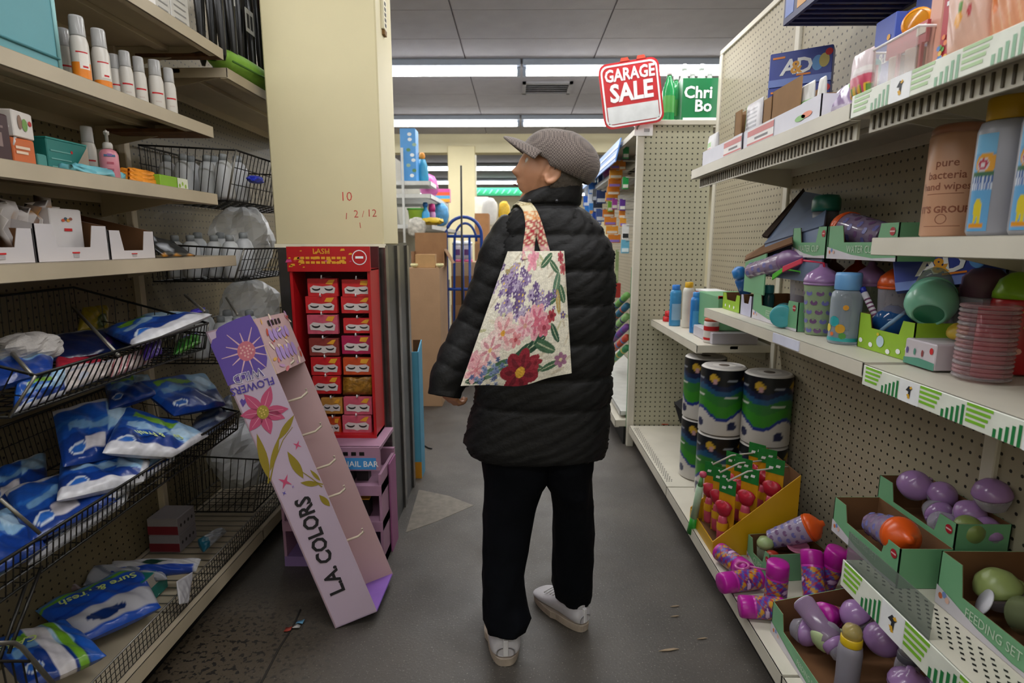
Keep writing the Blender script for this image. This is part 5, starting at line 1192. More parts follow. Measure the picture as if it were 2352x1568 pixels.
GT = mat('1f7f78', .5, noise=.05)
lbox('teal_carton', 'teal carton with cream torn corner on the third shelf', 115, 208, -1.20, LZ2, .085, .05, GT, faces=lambda p, x, y, z: (decal('cream_corner', p, FX(x, 0, 0), [(y * .35, 0), (y, 0), (y, z), (y * .75, z * .75), (y * .4, z * .4)], mat('b9aa98', .6)), [decal('pale_line', p, FX(x, 0, 0), rect(-y + .01, .015 + .02 * k, y * .1, .018 + .02 * k), mat('6fb0a8', .5)) for k in range(3)], decal('red_dot', p, FX(x, 0, 0), circ(y * .15, .06, .004), RED), B().box((-x, -y, z), (x, y, z + .004), mat('2a9088', .5)).build('lid', p)))
spray(212, -1.22, LZ2, .145, .018, 'white spray bottle behind the teal carton on the third shelf', 0, None)
PKB = mat('c87f8c', .35, noise=.04)
t, md = vessel('pump_bottle', 'pink lotion bottle with white pump on the third shelf', 'bottle', [('body', [(.021, 0), (.023, .004), (.023, .066), (.018, .076), (.010, .08)], PKB), ('collar', [(.011, .08), (.012, .083), (.012, .094), (.009, .098)], GREYC), ('pump', [(.004, .098), (.004, .118), (.007, .12), (.007, .128), (0, .13)], GREYC)], ltop(256, LZ2, -1.15))
B().tube([(0, 0, .125), (.012, -.018, .126), (.016, -.024, .120)], .003, GREYC).build('spout', md['pump'], local=True)
f = math.radians(-50)
for z_, w_, cl in ((.058, .6, '4a6a8c'), (.060, .25, '8a5a9c'), (.038, .35, 'a84a5c'), (.020, .3, '9a5060')): arcband(B(), .0236, f - w_, f + w_, z_, z_ + .006, mat(cl, .5)).build('print', md['body'], local=True)
def flatpack(name, label, px0, px1, X, z, h, dx, mt, cat='pack', group=None):
    ya, yb = on(px0, X, z), on(px1, X, z); return pillow(name, label, cat, (X - dx / 2, (ya + yb) / 2, z + .001), dx, yb - ya, h, mt, 'wrapper')
flatpack('teal_sachet', 'flat light teal sachet lying along the shelf edge beside the pump bottle', 165, 302, -1.13, LZ2, .018, .05, mat('63a8b4', .35, noise=.2, scale=20))
for k in range(3): flatpack('orange_sachet', f'orange sachet, {["lowest", "middle", "topmost"][k]} of the pile on the third shelf', 300, 372 - 3 * k, -1.14 - .004 * k, LZ2 + .0125 * k, .012, .05, mat('e08a24', .4, noise=.2, scale=40), group='orange sachets piled on the third shelf')
lbox('green_soap', 'green and white printed pack near the end of the third shelf', 370, 432, -1.13, LZ2, .035, .05, blank('7fae2a'), faces=lambda p, x, y, z: (decal('white_end', p, FX(x, 0, 0), rect(y * .2, 0, y, z), mat('d4d8c4', .5)), [decal('leaf', p, FX(x, 0, 0), circ(y * (.35 + .22 * k), z * (.3 + .2 * (k % 2)), .005, .007, 8), mat('8ab030', .5), .0012) for k in range(3)]))
# L3: white display cartons
WT = mat('c9c4c6', .55, noise=.06, scale=5, name='white_card_dull')
def lprint(fr, x, y, h, hc): pass
def ltray(label, px0, px1, X, h, lx, cut, extra=None, rzo=0, inn=None, hz=None):
    ya, yb = on(px0, X, LZ3 + .03), on(px1, X, LZ3 + .03); 
    return tray('display_carton', label, lx, yb - ya, h, (X - lx / 2, (ya + yb) / 2, LZ3), PI, WT, inn or CARDIN, cut=cut, cutw=.55, cat='carton', print_=extra, sideh=hz)
def redmark(fr, x, y, h, hc): B().box((-x - .0012, -.012, hc * .55), (-x, .012, hc * .66), RED).build('red_mark', fr); B().box((-x - .0012, -.009, hc * .25), (-x, .009, hc * .5), mat('a9a5a8', .5)).build('grey_mark', fr)
ltray('white display carton with brown cut-out at the left end of the fourth shelf', -90, 80, -1.13, .078, .22, .45, redmark, hz=.085)
ltray('white display carton with torn front in the middle of the fourth shelf', 84, 250, -1.13, .090, .22, .38, redmark, hz=.135)
ltray('white display carton with brown lining nearest the shelf end, fourth shelf', 253, 356, -1.13, .080, .22, .30, redmark, hz=.13)
lbox('white_pack', 'white pack with small coloured print standing in the torn display carton', 124, 196, -1.16, LZ3 + .03, .10, .03, blank('d5d0d0'), faces=lambda p, x, y, z: ([decal('print', p, FX(x, 0, 0), circ(-.012 + .008 * k, .072 + .004 * (k % 2), .006, .004, 8), mat(['c8502c', '2a4a5c', 'd89a3c', '8a4a3c'][k], .5), .0006 + .0002 * k) for k in range(4)], decal('red_bar', p, FX(x, 0, 0), rect(-.012, .045, .014, .052), RED)))
for k, (a_, b_, hh) in enumerate(((0, 46, .15), (40, 84, .13), (84, 124, .16))):
    t = T('crumpled_wrapper', ['crumpled white wrapper with brown print, leftmost in the first display carton', 'crumpled white wrapper between two others above the first display carton', 'peaked white wrapper above the gap between the first two display cartons'][k], 'wrapper', ltop((a_ + b_) / 2, LZ3 + .02, -1.2))
    g = [[Vector((-1.18 - .04 * (i % 2) + .02 * R.random(), on(lerp(a_, b_, i / 6), -1.19, LZ3 + .06), LZ3 + .03 + (hh - .03) * j / 5 * (1 - .25 * abs(i / 3 - 1) * (j / 5)) + .008 * R.random())) for i in range(7)] for j in range(6)]
    b = B().grid(g, printmat(.5)); cc = canvas(np.arange(len(b.v)) * 1.0, 'd0c8c4'); 
    for q_ in range(len(cc)):
        if R.random() < .16: cc[q_] = lin(R.choice(['8a5a34', 'b8823c', '6a5a50']))
    b.col = cc; b.build('wrapper', t).modifiers.new('t', 'SOLIDIFY').thickness = .003
bp_ = T('black_pack', 'shiny black and white pack at the end of the display cartons', 'pack', ltop(392, LZ3, -1.14))
ya, yb = on(358, -1.14, LZ3), on(430, -1.14, LZ3)
b = B(); gg = []
for j in range(7):
    gg.append([Vector((-1.12 - .012 * j + .012 * R.random(), lerp(ya, yb, i / 7), LZ3 + .003 + .075 * j / 6 * (1 - .35 * i / 7) + .006 * R.random())) for i in range(8)])
b.grid(gg, printmat(.3)); cc = canvas(np.arange(len(b.v)) * 1.0, '17181a')
for q_ in range(len(cc)):
    i_, j_ = q_ % 8, q_ // 8
    if (i_ in (2, 3) and j_ in (2, 3)) or (j_ >= 5 and i_ < 3): cc[q_] = lin('b8bcc4')
    elif j_ == 0 and i_ % 3 == 0: cc[q_] = lin('c8882c')
b.col = cc; b.build('wrapper', bp_).modifiers.new('t', 'SOLIDIFY').thickness = .006
# ---- top shelves: white cartons, hanging hangers, green bag
for k, (a_, b_) in enumerate(((352, 388), (390, 432))):
    ya, yb = on(a_, -1.16, LZ0), on(b_, -1.16, LZ0); carton('white_carton', ['white printed box on the top left shelf, farther from its end', 'white printed box on the top left shelf, nearer the column'][k], (.10, yb - ya, .20), (-1.2, (ya + yb) / 2, LZ0), blank('c6c4c0'), faces=lambda p, x, y, z: [decal('grey_line', p, FX(x, 0, 0), rect(-y * .7, .03 + .02 * q, y * .6, .034 + .02 * q), mat('8d8c8c', .6)) for q in range(5)])
t = T('green_bag', 'rolled bright green soft bag on the far top shelf at the left', 'bag', (-1.15, 2.6, FT))
pa_, pb_ = at(498, 92, X=-1.13), at(604, 190, X=-1.13)
b = B(); g = []
for i in range(15):
    u_ = i / 14; c_ = Vector((-1.16, lerp(2.29, 2.95, u_), FT + .005 + .05)); rz_ = .05 * (math.sin(PI * min(1, u_ * 1.0 + .08)) ** .5) + .004
    g.append([c_ + Vector((rz_ * 1.3 * math.cos(2 * PI * j / 18), 0, rz_ * .95 * math.sin(2 * PI * j / 18) + rz_ * .0)) for j in range(18)])
b.grid(g, mat('7fb03f', .7, noise=.2, scale=16, bump=.4, bscale=18), closev=True); b.build('bag', t)
B().tube([(-1.09, 2.3, FT + .03), (-1.085, 2.6, FT + .045), (-1.09, 2.93, FT + .03)], .004, mat('3f6a1c', .7)).build('seam', t)
hb_ = T('hanging_rail', 'dark steel rail holding black umbrellas above the far left shelf', 'rail', (-1.3, 2.9, 2.5))
RZ = 2.56
[B().tube([(x_, 2.27, RZ), (x_, 3.84, RZ)], .008, WIRE).build('rail', hb_) for x_ in (-1.135, -1.22)]
for y in (2.3, 3.0, 3.8): B().tube([(-1.13, y, RZ), (-1.499, y, RZ)], .008, WIRE).build('arm', hb_)
UMB = mat('0e0e10', .3, noise=.3, scale=30)
for k in range(26):
    row = k % 2; y = 2.30 + .042 * k + .01 * R.random(); x = -1.135 - .085 * row; L_ = .46 + .06 * R.random(); zt_ = RZ - .015
    t, md = vessel('black_umbrella', 'slim black folded umbrella hanging in the bunch above the green bag', 'umbrella', [('canopy', [(.006, -L_), (.012, -L_ + .02), (.02, -L_ * .5), (.017, -.10), (.007, -.075)], UMB, {'n': 10}), ('shaft', [(.004, -.08), (.004, -.03)], WIREL, {'n': 8})], (x, y, zt_), (.03 * R.random(), .04 * (R.random() - .5), 0), 'black umbrellas above the green bag')
    B().tube([(0, 0, -.032), (0, .012, -.02), (0, .016, -.005), (0, .008, .008), (0, -.004, .004)], .0045, BLACK, 6).build('handle', t, local=True)
    if k % 5 == 2: B().box((.018, -.004, -L_ * .55), (.022, .0, -L_ * .45), mat('b8b8b4', .3)).build('painted_glint', t, local=True)  # pale strip on some umbrellas: a glint of light painted in as colour
t = T('white_tag', 'white price tag hanging among the black umbrellas', 'tag', (-1.10, 2.48, RZ - .3)); B().box((-1.102, 2.46, RZ - .36), (-1.10, 2.53, RZ - .27), mat('a9a9a4', .5)).build('card', t); B().tube([(-1.101, 2.49, RZ - .27), (-1.21, 2.49, RZ + .008)], .0015, BLACK, 4).build('string', t)
for q_ in range(2): B().box((-1.0995, 2.468 + .03 * q_, RZ - .345), (-1.099, 2.488 + .03 * q_, RZ - .29), BLACK).build('print', t)
t = T('red_tag', 'red tag hanging high among the black umbrellas by the column', 'tag', (-1.10, 2.66, RZ - .3)); B().box((-1.102, 2.63, RZ - .20), (-1.10, 2.72, RZ - .12), RED).build('card', t); B().tube([(-1.101, 2.67, RZ - .12), (-1.21, 2.67, RZ + .008)], .0015, BLACK, 4).build('string', t)
# =================================================================== WIRE BASKETS AT THE LEFT
def wirepanel(b, q, nu, nv, r, mt):
    p = [Vector(k) for k in q]
    for i in range(nu + 1): a_, c_ = p[0].lerp(p[1], i / nu), p[3].lerp(p[2], i / nu); b.tube([a_, c_], r, mt, 4)
    for j in range(nv + 1): a_, c_ = p[0].lerp(p[3], j / nv), p[1].lerp(p[2], j / nv); b.tube([a_, c_], r, mt, 4)
def basket(name, label, corners, fr=(26, 2), sd=(10, 2), bt=(20, 10), rim=WIRE, rr=.004, wr=.0016):
    """corners: bottom near-aisle y0, y1, wall y1, y0 then the same at the rim"""
    c_ = [Vector(k) for k in corners]; t = T(name, label, 'basket', (c_[0] + c_[2]) / 2)
    for nm, q, n in (('front', (c_[0], c_[1], c_[5], c_[4]), fr), ('back', (c_[3], c_[2], c_[6], c_[7]), fr), ('end', (c_[0], c_[3], c_[7], c_[4]), sd), ('end', (c_[1], c_[2], c_[6], c_[5]), sd), ('bottom', (c_[0], c_[1], c_[2], c_[3]), bt)):
        b = B(); wirepanel(b, q, n[0], n[1], wr, rim); tag(b.build(nm + '_wires', t), kind='stuff')
    B().tube([c_[4], c_[5], c_[6], c_[7]], rr, rim, 6, closed=True).build('rim', t); B().tube([c_[0], c_[1], c_[2], c_[3]], rr * .8, rim, 6, closed=True).build('lower_rim', t)
    for a_, b_ in ((0, 4), (1, 5)): B().tube([c_[a_], c_[b_]], rr * .9, WIREL, 6).build('corner_rod', t)
    return t
# basket A (upper, holding small packs)
a_top = [at(82, 862, X=-1.02), at(478, 742, X=-1.04)]; a_bot = [at(22, 958, X=-1.06), at(470, 800, X=-1.06)]
bw = -1.48
basket('wire_basket', 'upper sagging wire basket of blue packs at the left, under the lowest shelf', [a_bot[0], a_bot[1], (bw, a_bot[1].y, a_bot[1].z), (bw, a_bot[0].y, a_bot[0].z), a_top[0], a_top[1], (bw, a_top[1].y, a_top[1].z + .12), (bw, a_top[0].y, a_top[0].z + .12)], fr=(34, 1), sd=(10, 2), rim=WIRE)
for px0, py0, px1, py1, lb_ in ((168, 706, 272, 816, 'longest, in the middle of'), (425, 678, 470, 715, 'short, at the right of'), (0, 780, 72, 860, 'at the left end of'), (520, 684, 545, 722, 'thin, past the right end of')):
    p0_, p1_ = at(px0, py0, X=-1.30), at(px1, py1, X=-1.03); dv = T('divider_rod', f'bright sloping divider rod, {lb_} the upper wire basket', 'rod', p0_); B().tube([p0_, p1_], .005, WIREL, 6).build('rod', dv)

# basket B (middle, holding big pads)
b_top = [at(-40, 1318, X=-1.03), at(548, 945, X=-1.03)]; b_bot = [at(-40, 1412, X=-1.06), at(545, 985, X=-1.06)]
basket('wire_basket', 'middle wire basket heaped with blue pad packs at the left', [b_bot[0], b_bot[1], (bw, b_bot[1].y, b_bot[1].z), (bw, b_bot[0].y, b_bot[0].z), b_top[0], b_top[1], (bw, b_top[1].y, b_top[1].z + .1), (bw, b_top[0].y, b_top[0].z + .1)], fr=(60, 3), sd=(10, 3))
# low wire fence on the base deck
fz = BZ + .003
ft_ = T('wire_fence', 'low wire fence along the front of the left base shelf', 'fence', (-1.13, 1.7, fz))
b = B(); wirepanel(b, [(-1.125, .95, fz), (-1.125, 3.5, fz), (-1.125, 3.5, fz + .07), (-1.125, .95, fz + .07)], 150, 4, .0014, WIRE); tag(b.build('wires', ft_), kind='stuff')
B().tube([(-1.125, .95, fz + .07), (-1.125, 3.5, fz + .07)], .003, WIREL, 6).build('top_rod', ft_)
b = B(); wirepanel(b, [(-1.13, 1.7, fz), (-1.13, 3.5, fz + .001), (-1.47, 3.5, fz + .001), (-1.47, 1.7, fz)], 40, 1, .002, WIREL); tag(b.build('deck_wires', ft_), kind='stuff')
# baskets past the shelf end, holding clear bags of white bottles
def lb(px0, py0, px1, py1, X): return at(px0, py0, X=X), at(px1, py1, X=X)
bk = []
for k, (z_, lab_) in enumerate(((1.52, 'topmost wire basket of white bottles beside the yellow column'), (1.20, 'wire basket of bagged white bottles level with the fourth shelf, beside the column'), (.86, 'wire basket of bagged white goods behind the leaning display'), (.20, 'low wire basket holding a crumpled white bag near the column foot'))):
    h_ = (.19, .13, .12, .24)[k]; y0_, y1_ = 2.29, 3.2; xf = -1.10
    bk.append(basket('wire_basket', lab_, [(xf - .05, y0_, z_), (xf - .05, y1_, z_), (bw, y1_, z_), (bw, y0_, z_), (xf, y0_ - .0, z_ + h_), (xf, y1_, z_ + h_), (bw, y1_, z_ + h_ + .02), (bw, y0_, z_ + h_ + .02)], fr=(28, 3), sd=(12, 1), bt=(14, 8), wr=.0018))
BOTW = mat('cccfd1', .4, noise=.05); k_ = 0
names = ['nearest the aisle', 'second from the aisle', 'third from the aisle', 'against the back panel']
for bi, (z_, lbn) in enumerate(((1.525, 'topmost wire basket'), (1.205, 'second wire basket'), (.865, 'third wire basket down'))):
    for i in range(4):
        x = -1.19 - .082 * i; y = 2.36 + .03 * (i % 2)
        vessel('white_jug', f'white bottle {names[i]}, front row of the {lbn}', 'bottle', [('body', [(.030, 0), (.036, .01), (.036, .11), (.026, .14), (.014, .152)], BOTW), ('cap', [(.016, .15), (.016, .172), (.012, .176)], mat('8f9496', .4))], (x, y, z_ + .004), (0, 0, 0), 'white bottles in the wire baskets')
    for i in range(3):
        x = -1.20 - .10 * i; y = 2.50
        vessel('white_jug', f'white bottle {["nearest the aisle", "in the middle", "by the back panel"][i]} second row of the {lbn}', 'bottle', [('body', [(.034, 0), (.040, .01), (.040, .12), (.03, .15), (.016, .165)], BOTW), ('cap', [(.018, .16), (.018, .185), (.012, .19)], mat('8f9496', .4))], (x, y, z_ + .004), (0, 0, 0), 'white bottles in the wire baskets')
def clearbag(name, label, c, sz, mt, seed):
    r_ = random.Random(seed); t = T(name, label, 'bag', c); b = B(); g = []
    for i in range(17):
        v = PI * i / 16; row = []
        for j in range(24):
            a = 2 * PI * j / 24; k2 = 1 + .13 * math.sin(3 * a + 2 * v + seed) * math.sin(2.3 * v) + .09 * math.sin(7 * a - 4 * v) + .05 * r_.random()
            row.append((c[0] + sz[0] / 2 * k2 * math.sin(v) ** .6 * math.cos(a), c[1] + sz[1] / 2 * k2 * math.sin(v) ** .6 * math.sin(a), c[2] + sz[2] / 2 - sz[2] / 2 * math.cos(v) * (1 + .08 * math.sin(5 * a) if i > 8 else 1)))
        g.append(row)
    b.grid(g, mt, closev=True, smooth=False); b.build('film', t); return t
FILM = clear('f2f4f6', .30, .22)
clearbag('clear_bag', 'loose clear film bag above the wire basket level with the fourth shelf', (-1.305, 2.72, 1.215), (.25, .26, .30), FILM, 2)
clearbag('clear_bag', 'clear film bag bulging over the basket behind the leaning display', (-1.305, 2.72, .872), (.25, .28, .30), FILM, 5)
clearbag('white_bag', 'crumpled white plastic bag in the low wire basket near the column foot', (-1.30, 2.60, .212), (.24, .46, .30), mat('c8cace', .55, noise=.15, scale=10, bump=.4, bscale=14), 8)
clearbag('blue_scrap', 'bright blue plastic scrap caught on the topmost wire basket', (at(528, 342, X=-1.10).x, 2.44, 1.60), (.05, .10, .03), mat('1c2fae', .4, noise=.2), 3)
# =================================================================== BLUE PADS
def pad_paint(kind, seed):
    def f(u, v):
        r_ = random.Random(seed); c = canvas(u, '1d4fa6')
        w = .04 * np.sin(u * 9 + seed) + .03 * np.sin(v * 13)
        put(c, (v + w) < .34, '14357e'); put(c, ((v + w) > .45) & ((v + w) < .62) & (u > .1), '6f9cc8' if kind != 1 else '8fb4d4')
        put(c, ((v + w) > .62) & ((v + w) < .68), '2a66b8'); put(c, (u > .62) & ((v + w) > .36), '8ab0cf'); put(c, ell(u, v, .78, .62, .16, .14), 'a9c6dc')
        put(c, ((v + w) > .70) & ((v + w) < .80) & (u > .12) & (u < .62), '6fa32c' if kind != 2 else '1d4fa6')
        put(c, ell(u, v, .2, .18, .11, .09), 'c8d2dc'); put(c, ell(u, v, .2, .18, .085, .065), '2a62b4')
        if kind == 1: put(c, (v < .16) | (u > .93), 'c6c6cc')
        if kind == 2: put(c, (u > .30) & (u < .56) & (v > .12) & (v < .34), 'c4bfc4'); put(c, (v > .90), 'c6c6cc')
        if kind == 3: put(c, (u > .40) & (u < .62), 'c9c5ca'); put(c, (u > .66) & (u < .78), '6fa32c'); put(c, u > .80, '1f58b4'); put(c, u < .05, '14357e')
        n = .10 * np.sin(u * 47 + v * 23 + seed) * np.sin(v * 39 - u * 17)
        return np.clip(c * (1 + n[:, None]), 0, 1)
    return f
PADM = printmat(.28, .35, 22)
def pad(name, label, quad, th, kind, seed, lettering=None, group=None, cat='pack', paint=None, gloss=None, wave=.5):
    """soft film pack spanned by four corner places (u along the first edge)"""
    q = [Vector(k) for k in quad]; n = (q[1] - q[0]).cross(q[3] - q[0]).normalized()
    if n.z < 0: n = -n
    t = T(name, label, cat, sum(q, Vector()) / 4, group); nu, nv = 44, 36
    uu, vv = np.meshgrid(np.linspace(0, 1, nu), np.linspace(0, 1, nv)); u, v = uu.ravel(), vv.ravel(); P = []; Q = []
    for a, b_ in zip(u, v):
        p = q[0].lerp(q[1], a).lerp(q[3].lerp(q[2], a), b_); e = (math.sin(PI * a) * math.sin(PI * b_)); k = max(0, e) ** .28
        wv = .22 * th * math.sin(a * 11 + seed) * math.sin(b_ * 9 + seed * 2) + .12 * th * math.sin(a * 23 + b_ * 17 + seed)
        P.append(p + n * (th * .5 * k + wv * wave * (.08 + .92 * k))); Q.append(p - n * th * .5 * k)
    b = B(); fs = [(j * nu + i, j * nu + i + 1, (j + 1) * nu + i + 1, (j + 1) * nu + i) for j in range(nv - 1) for i in range(nu - 1)]
    b.add(P, fs, gloss or PADM, True); b.add(Q, [f[::-1] for f in fs], gloss or PADM, True); cc = (paint or pad_paint(kind, seed))(u, v); b.col = np.vstack([cc, cc])
    b.build('film', t)
    if lettering:
        for s_, uc, vc, size, col_, flip in lettering:
            ex, ey = (q[1] - q[0]), (q[3] - q[0]); M = frame(q[0].lerp(q[1], uc).lerp(q[3].lerp(q[2], uc), vc) + n * (th * .5 + .004), ex, ey)
            if (M.to_3x3() @ Vector((0, 0, 1))).dot(n) < 0: M = frame(M.translation, ex, -ey)
            o = text(s_, size, mat(col_, .4), t, M @ Matrix.Rotation(flip, 4, 'Z'), .02)
    return t
def Q4(*a): return [at(px_, py_, X=X) for px_, py_, X in a]
LIMEC = 'c4d880'
# in basket A
pad('blue_pack', 'blue pack slumped at the left end of the upper basket', Q4((-60, 905, -1.12), (120, 850, -1.07), (125, 800, -1.25), (-60, 820, -1.30)), .05, 0, 1)
pad('blue_pack', 'blue and white pack in front in the upper basket, left of the white ones', Q4((30, 950, -1.075), (150, 905, -1.075), (150, 840, -1.10), (40, 875, -1.10)), .03, 1, 2)
pad('white_pack', 'white pack pressed against the wires in the middle of the upper basket', Q4((150, 900, -1.085), (250, 862, -1.085), (262, 825, -1.12), (150, 850, -1.12)), .03, 1, 3, paint=lambda u, v: put(put(canvas(u, 'b4aaa6'), v > .8, '8a8a94'), ell(u, v, .3, .4, .1, .2), '9aa0b0'))
pad('white_pack', 'long white pack at the right in the upper basket', Q4((250, 868, -1.085), (345, 832, -1.085), (350, 795, -1.12), (255, 830, -1.12)), .03, 1, 4, paint=lambda u, v: put(canvas(u, 'b8aca8'), np.sin(u * 40) > .7, '9a5058'))
pad('red_pack', 'red pack lying behind the white ones in the upper basket', Q4((128, 858, -1.14), (262, 842, -1.12), (230, 826, -1.22), (128, 815, -1.25)), .02, 1, 5, paint=lambda u, v: put(put(canvas(u, 'b4283c'), v < .25, 'c8bcbc'), (u > .85) & (v < .6), 'd8d0c8'))
clearbag('white_bag', 'crumpled white bag lying on the blue pack in the upper basket', (at(65, 815, X=-1.2).x, at(65, 815, X=-1.2).y, at(65, 822, X=-1.2).z - .01), (.12, .14, .07), mat('a9a4a0', .55, noise=.15, scale=20, bump=.4), 4)
pad('pad_pack', 'big blue pack with white end leaning on the rim of the upper basket', Q4((312, 795, -1.05), (488, 722, -1.04), (360, 722, -1.30), (235, 762, -1.32)), .045, 1, 6)
pad('navy_pack', 'dark blue pack behind the divider rods in the upper basket', Q4((120, 830, -1.22), (300, 800, -1.18), (290, 752, -1.36), (110, 772, -1.38)), .03, 2, 7, paint=lambda u, v: put(put(canvas(u, '101c44'), ell(u, v, .7, .3, .05, .2), '5a3a7c'), v > .9, '8a9098'))
pad('purple_pack', 'dark purple pack under the leaning blue one in the upper basket', Q4((330, 830, -1.06), (372, 812, -1.06), (368, 768, -1.10), (330, 782, -1.10)), .02, 2, 8, paint=lambda u, v: put(canvas(u, '3a2470'), v > .8, 'b0a0b8'))
pad('green_pack', 'bright green pack at the right end of the upper basket', Q4((398, 815, -1.09), (462, 785, -1.09), (455, 765, -1.2), (405, 785, -1.2)), .03, 2, 9, paint=lambda u, v: put(put(canvas(u, '2a7a1c'), np.sin(u * 30) > .6, '5aa83a'), v > .75, '6a60b0'))
pad('yellow_pack', 'crumpled yellow pack by the back panel above the upper basket', Q4((178, 762, -1.40), (248, 752, -1.40), (246, 700, -1.44), (190, 706, -1.44)), .03, 2, 10, paint=lambda u, v: put(canvas(u, '8c7a14'), ell(u, v, .7, .3, .2, .3), '3a4a1c'))
pad('violet_scrap', 'violet film scrap on top of the leaning blue and white pack', Q4((430, 722, -1.16), (470, 715, -1.16), (472, 706, -1.2), (440, 712, -1.2)), .012, 2, 11, paint=lambda u, v: canvas(u, '3a2ab0'))
# in basket B
pad('pad_pack', 'blue pad pack with lime flash at the far end of the middle basket', Q4((400, 955, -1.10), (520, 930, -1.06), (470, 858, -1.28), (310, 880, -1.30)), .05, 0, 21)
pad('pad_pack', 'dark blue pad pack standing at the back of the middle basket', Q4((145, 1072, -1.16), (300, 1045, -1.10), (300, 905, -1.30), (120, 945, -1.32)), .05, 2, 22)
pad('pad_pack', 'blue pad pack with upside down lettering on top of the middle basket heap', Q4((235, 1040, -1.07), (395, 1050, -1.02), (480, 1000, -1.03), (285, 935, -1.26)), .05, 1, 23, [('Sure & Fresh', .55, .35, .032, LIMEC, PI)])
pad('pad_pack', 'blue pad pack with a white edge, lower middle of the heap in the middle basket', Q4((130, 1150, -1.08), (330, 1105, -1.03), (345, 1060, -1.06), (140, 1048, -1.28)), .05, 1, 24)
pad('pad_pack', 'blue pad pack with pale label strip towards the left of the middle basket', Q4((70, 1250, -1.06), (270, 1150, -1.04), (200, 1075, -1.24), (10, 1130, -1.28)), .05, 2, 25)
pad('pad_pack', 'blue pad pack at the left end of the middle basket', Q4((-60, 1345, -1.06), (110, 1255, -1.04), (20, 1170, -1.24), (-110, 1220, -1.26)), .05, 0, 26)
pad('pad_pack', 'blue pad pack bulging through the wires under the middle heap', Q4((60, 1300, -1.07), (290, 1150, -1.05), (300, 1128, -1.10), (70, 1240, -1.14)), .04, 1, 27)
pad('pad_pack', 'grey blue pad pack at the far right under the top of the middle heap', Q4((410, 1045, -1.06), (540, 955, -1.05), (530, 905, -1.12), (450, 960, -1.16)), .03, 1, 28, paint=lambda u, v: put(canvas(u, '5a6478'), np.sin(v * 20 + u * 8) > .4, '2a3a5c'))
pad('pad_pack', 'dark blue pad pack upright by the back panel at the left of the middle basket', Q4((-40, 1190, -1.30), (110, 1110, -1.26), (105, 1040, -1.40), (-50, 1100, -1.42)), .05, 2, 41)
pad('pad_pack', 'blue pad pack lying behind the lettered one at the top of the middle basket', Q4((250, 940, -1.24), (360, 905, -1.20), (340, 860, -1.38), (240, 885, -1.40)), .05, 0, 42)
pad('pad_pack', 'blue pad pack pressed against the front wires in the middle of the middle basket', Q4((200, 1185, -1.055), (400, 1058, -1.045), (405, 1022, -1.09), (210, 1130, -1.10)), .035, 1, 43)
# on the base deck
def Z4(z, *a): return [at(px_, py_, Z=z + dz) for px_, py_, dz in a]
zb_ = BZ + .045
pad('pad_pack', 'large blue pad pack with white handle hole and upside down lettering on the base shelf', Z4(zb_, (180, 1480, .02), (370, 1395, .02), (320, 1300, .05), (80, 1402, .05)), .07, 3, 31, [('Sure & Fresh', .5, .68, .040, LIMEC, PI)], paint=lambda u, v: put(put(put(put(put(put(canvas(u, '1d4fb4'), v < .40, 'b9b8bf'), ell(u, v, .42, .22, .22, .09), '14306c'), v < .06, '1d4fb4'), (v > .52) & (v < .56), '14389a'), (v > .84), '5f9a2c'), (v > .90), '4a78a8'))
pad('pad_pack', 'blue pad pack with white panel and lime band nearest on the base shelf', Z4(zb_, (60, 1585, .03), (245, 1505, .03), (150, 1425, .06), (-30, 1480, .06)), .07, 3, 32, [('CARE', .22, .62, .034, LIMEC, PI)])
pad('white_film', 'crumpled white plastic film behind the large blue pack on the base shelf', Z4(zb_ + .03, (190, 1345, 0), (385, 1330, 0), (370, 1298, .03), (215, 1300, .03)), .05, 3, 33, paint=lambda u, v: put(canvas(u, '9a9ca4'), np.sin(u * 17 + v * 7) > .7, '6f7480'))
pad('pad_pack', 'dark blue pack with white handle behind the crumpled film on the base shelf', Z4(zb_ + .02, (250, 1330, .02), (450, 1312, .02), (462, 1283, .05), (258, 1290, .05)), .05, 3, 34, paint=lambda u, v: put(put(put(canvas(u, '1c3f9a'), v > .45, 'a9a8ac'), ell(u, v, .5, .7, .14, .14), '14352c'), u > .97, 'b0b0b4'))
pad('white_flap', 'white torn film flap hanging at the shelf front beside the large blue pack', [at(412, 1388, X=-1.10), at(432, 1384, X=-1.095), at(443, 1312, X=-1.12), at(405, 1335, X=-1.12)], .014, 3, 35, paint=lambda u, v: canvas(u, 'b0aeb2'))
c_ = at(305, 1280, X=-1.30); carton('teal_box', 'teal box with white panel and red corner behind the pads on the base shelf', (.10, .22, .095), (-1.30, at(308, 1285, X=-1.28).y, BZ + .006), blank('1f7a72'), faces=lambda p, x, y, z: (decal('white_panel', p, FX(x, 0, 0), rect(-y * .2, z * .55, y, z), mat('b0a89c', .5)), decal('red_corner', p, FX(x, 0, 0), rect(-y * .25, z * .55, -y * .2, z), RED, .001), [decal('pale_line', p, FX(x, 0, 0), rect(-y * .9 + .05 * k, .006, -y * .9 + .05 * k + .008, .01), mat('9ac0b8', .5)) for k in range(4)]))
for k in range(2):
    carton('red_white_box', ['red and white box lying on the base shelf in the dark, lower of two', 'red and white box in the dark on the base shelf, upper of two'][k], (.12, .12, .07), (-1.40, 2.12, BZ + .006 + .0725 * k), blank('8a8488'), faces=lambda p, x, y, z: (B().box((-x - .0, -y - .001, .004), (x, -y, z * .55), mat('6f1a24', .5)).build('red_band', p), [decal('dark_mark', p, FX(x, 0, 0), circ(-.04 + .025 * q, z / 2, .006, .008, 6), mat('2a2628', .5)) for q in range(4)]))
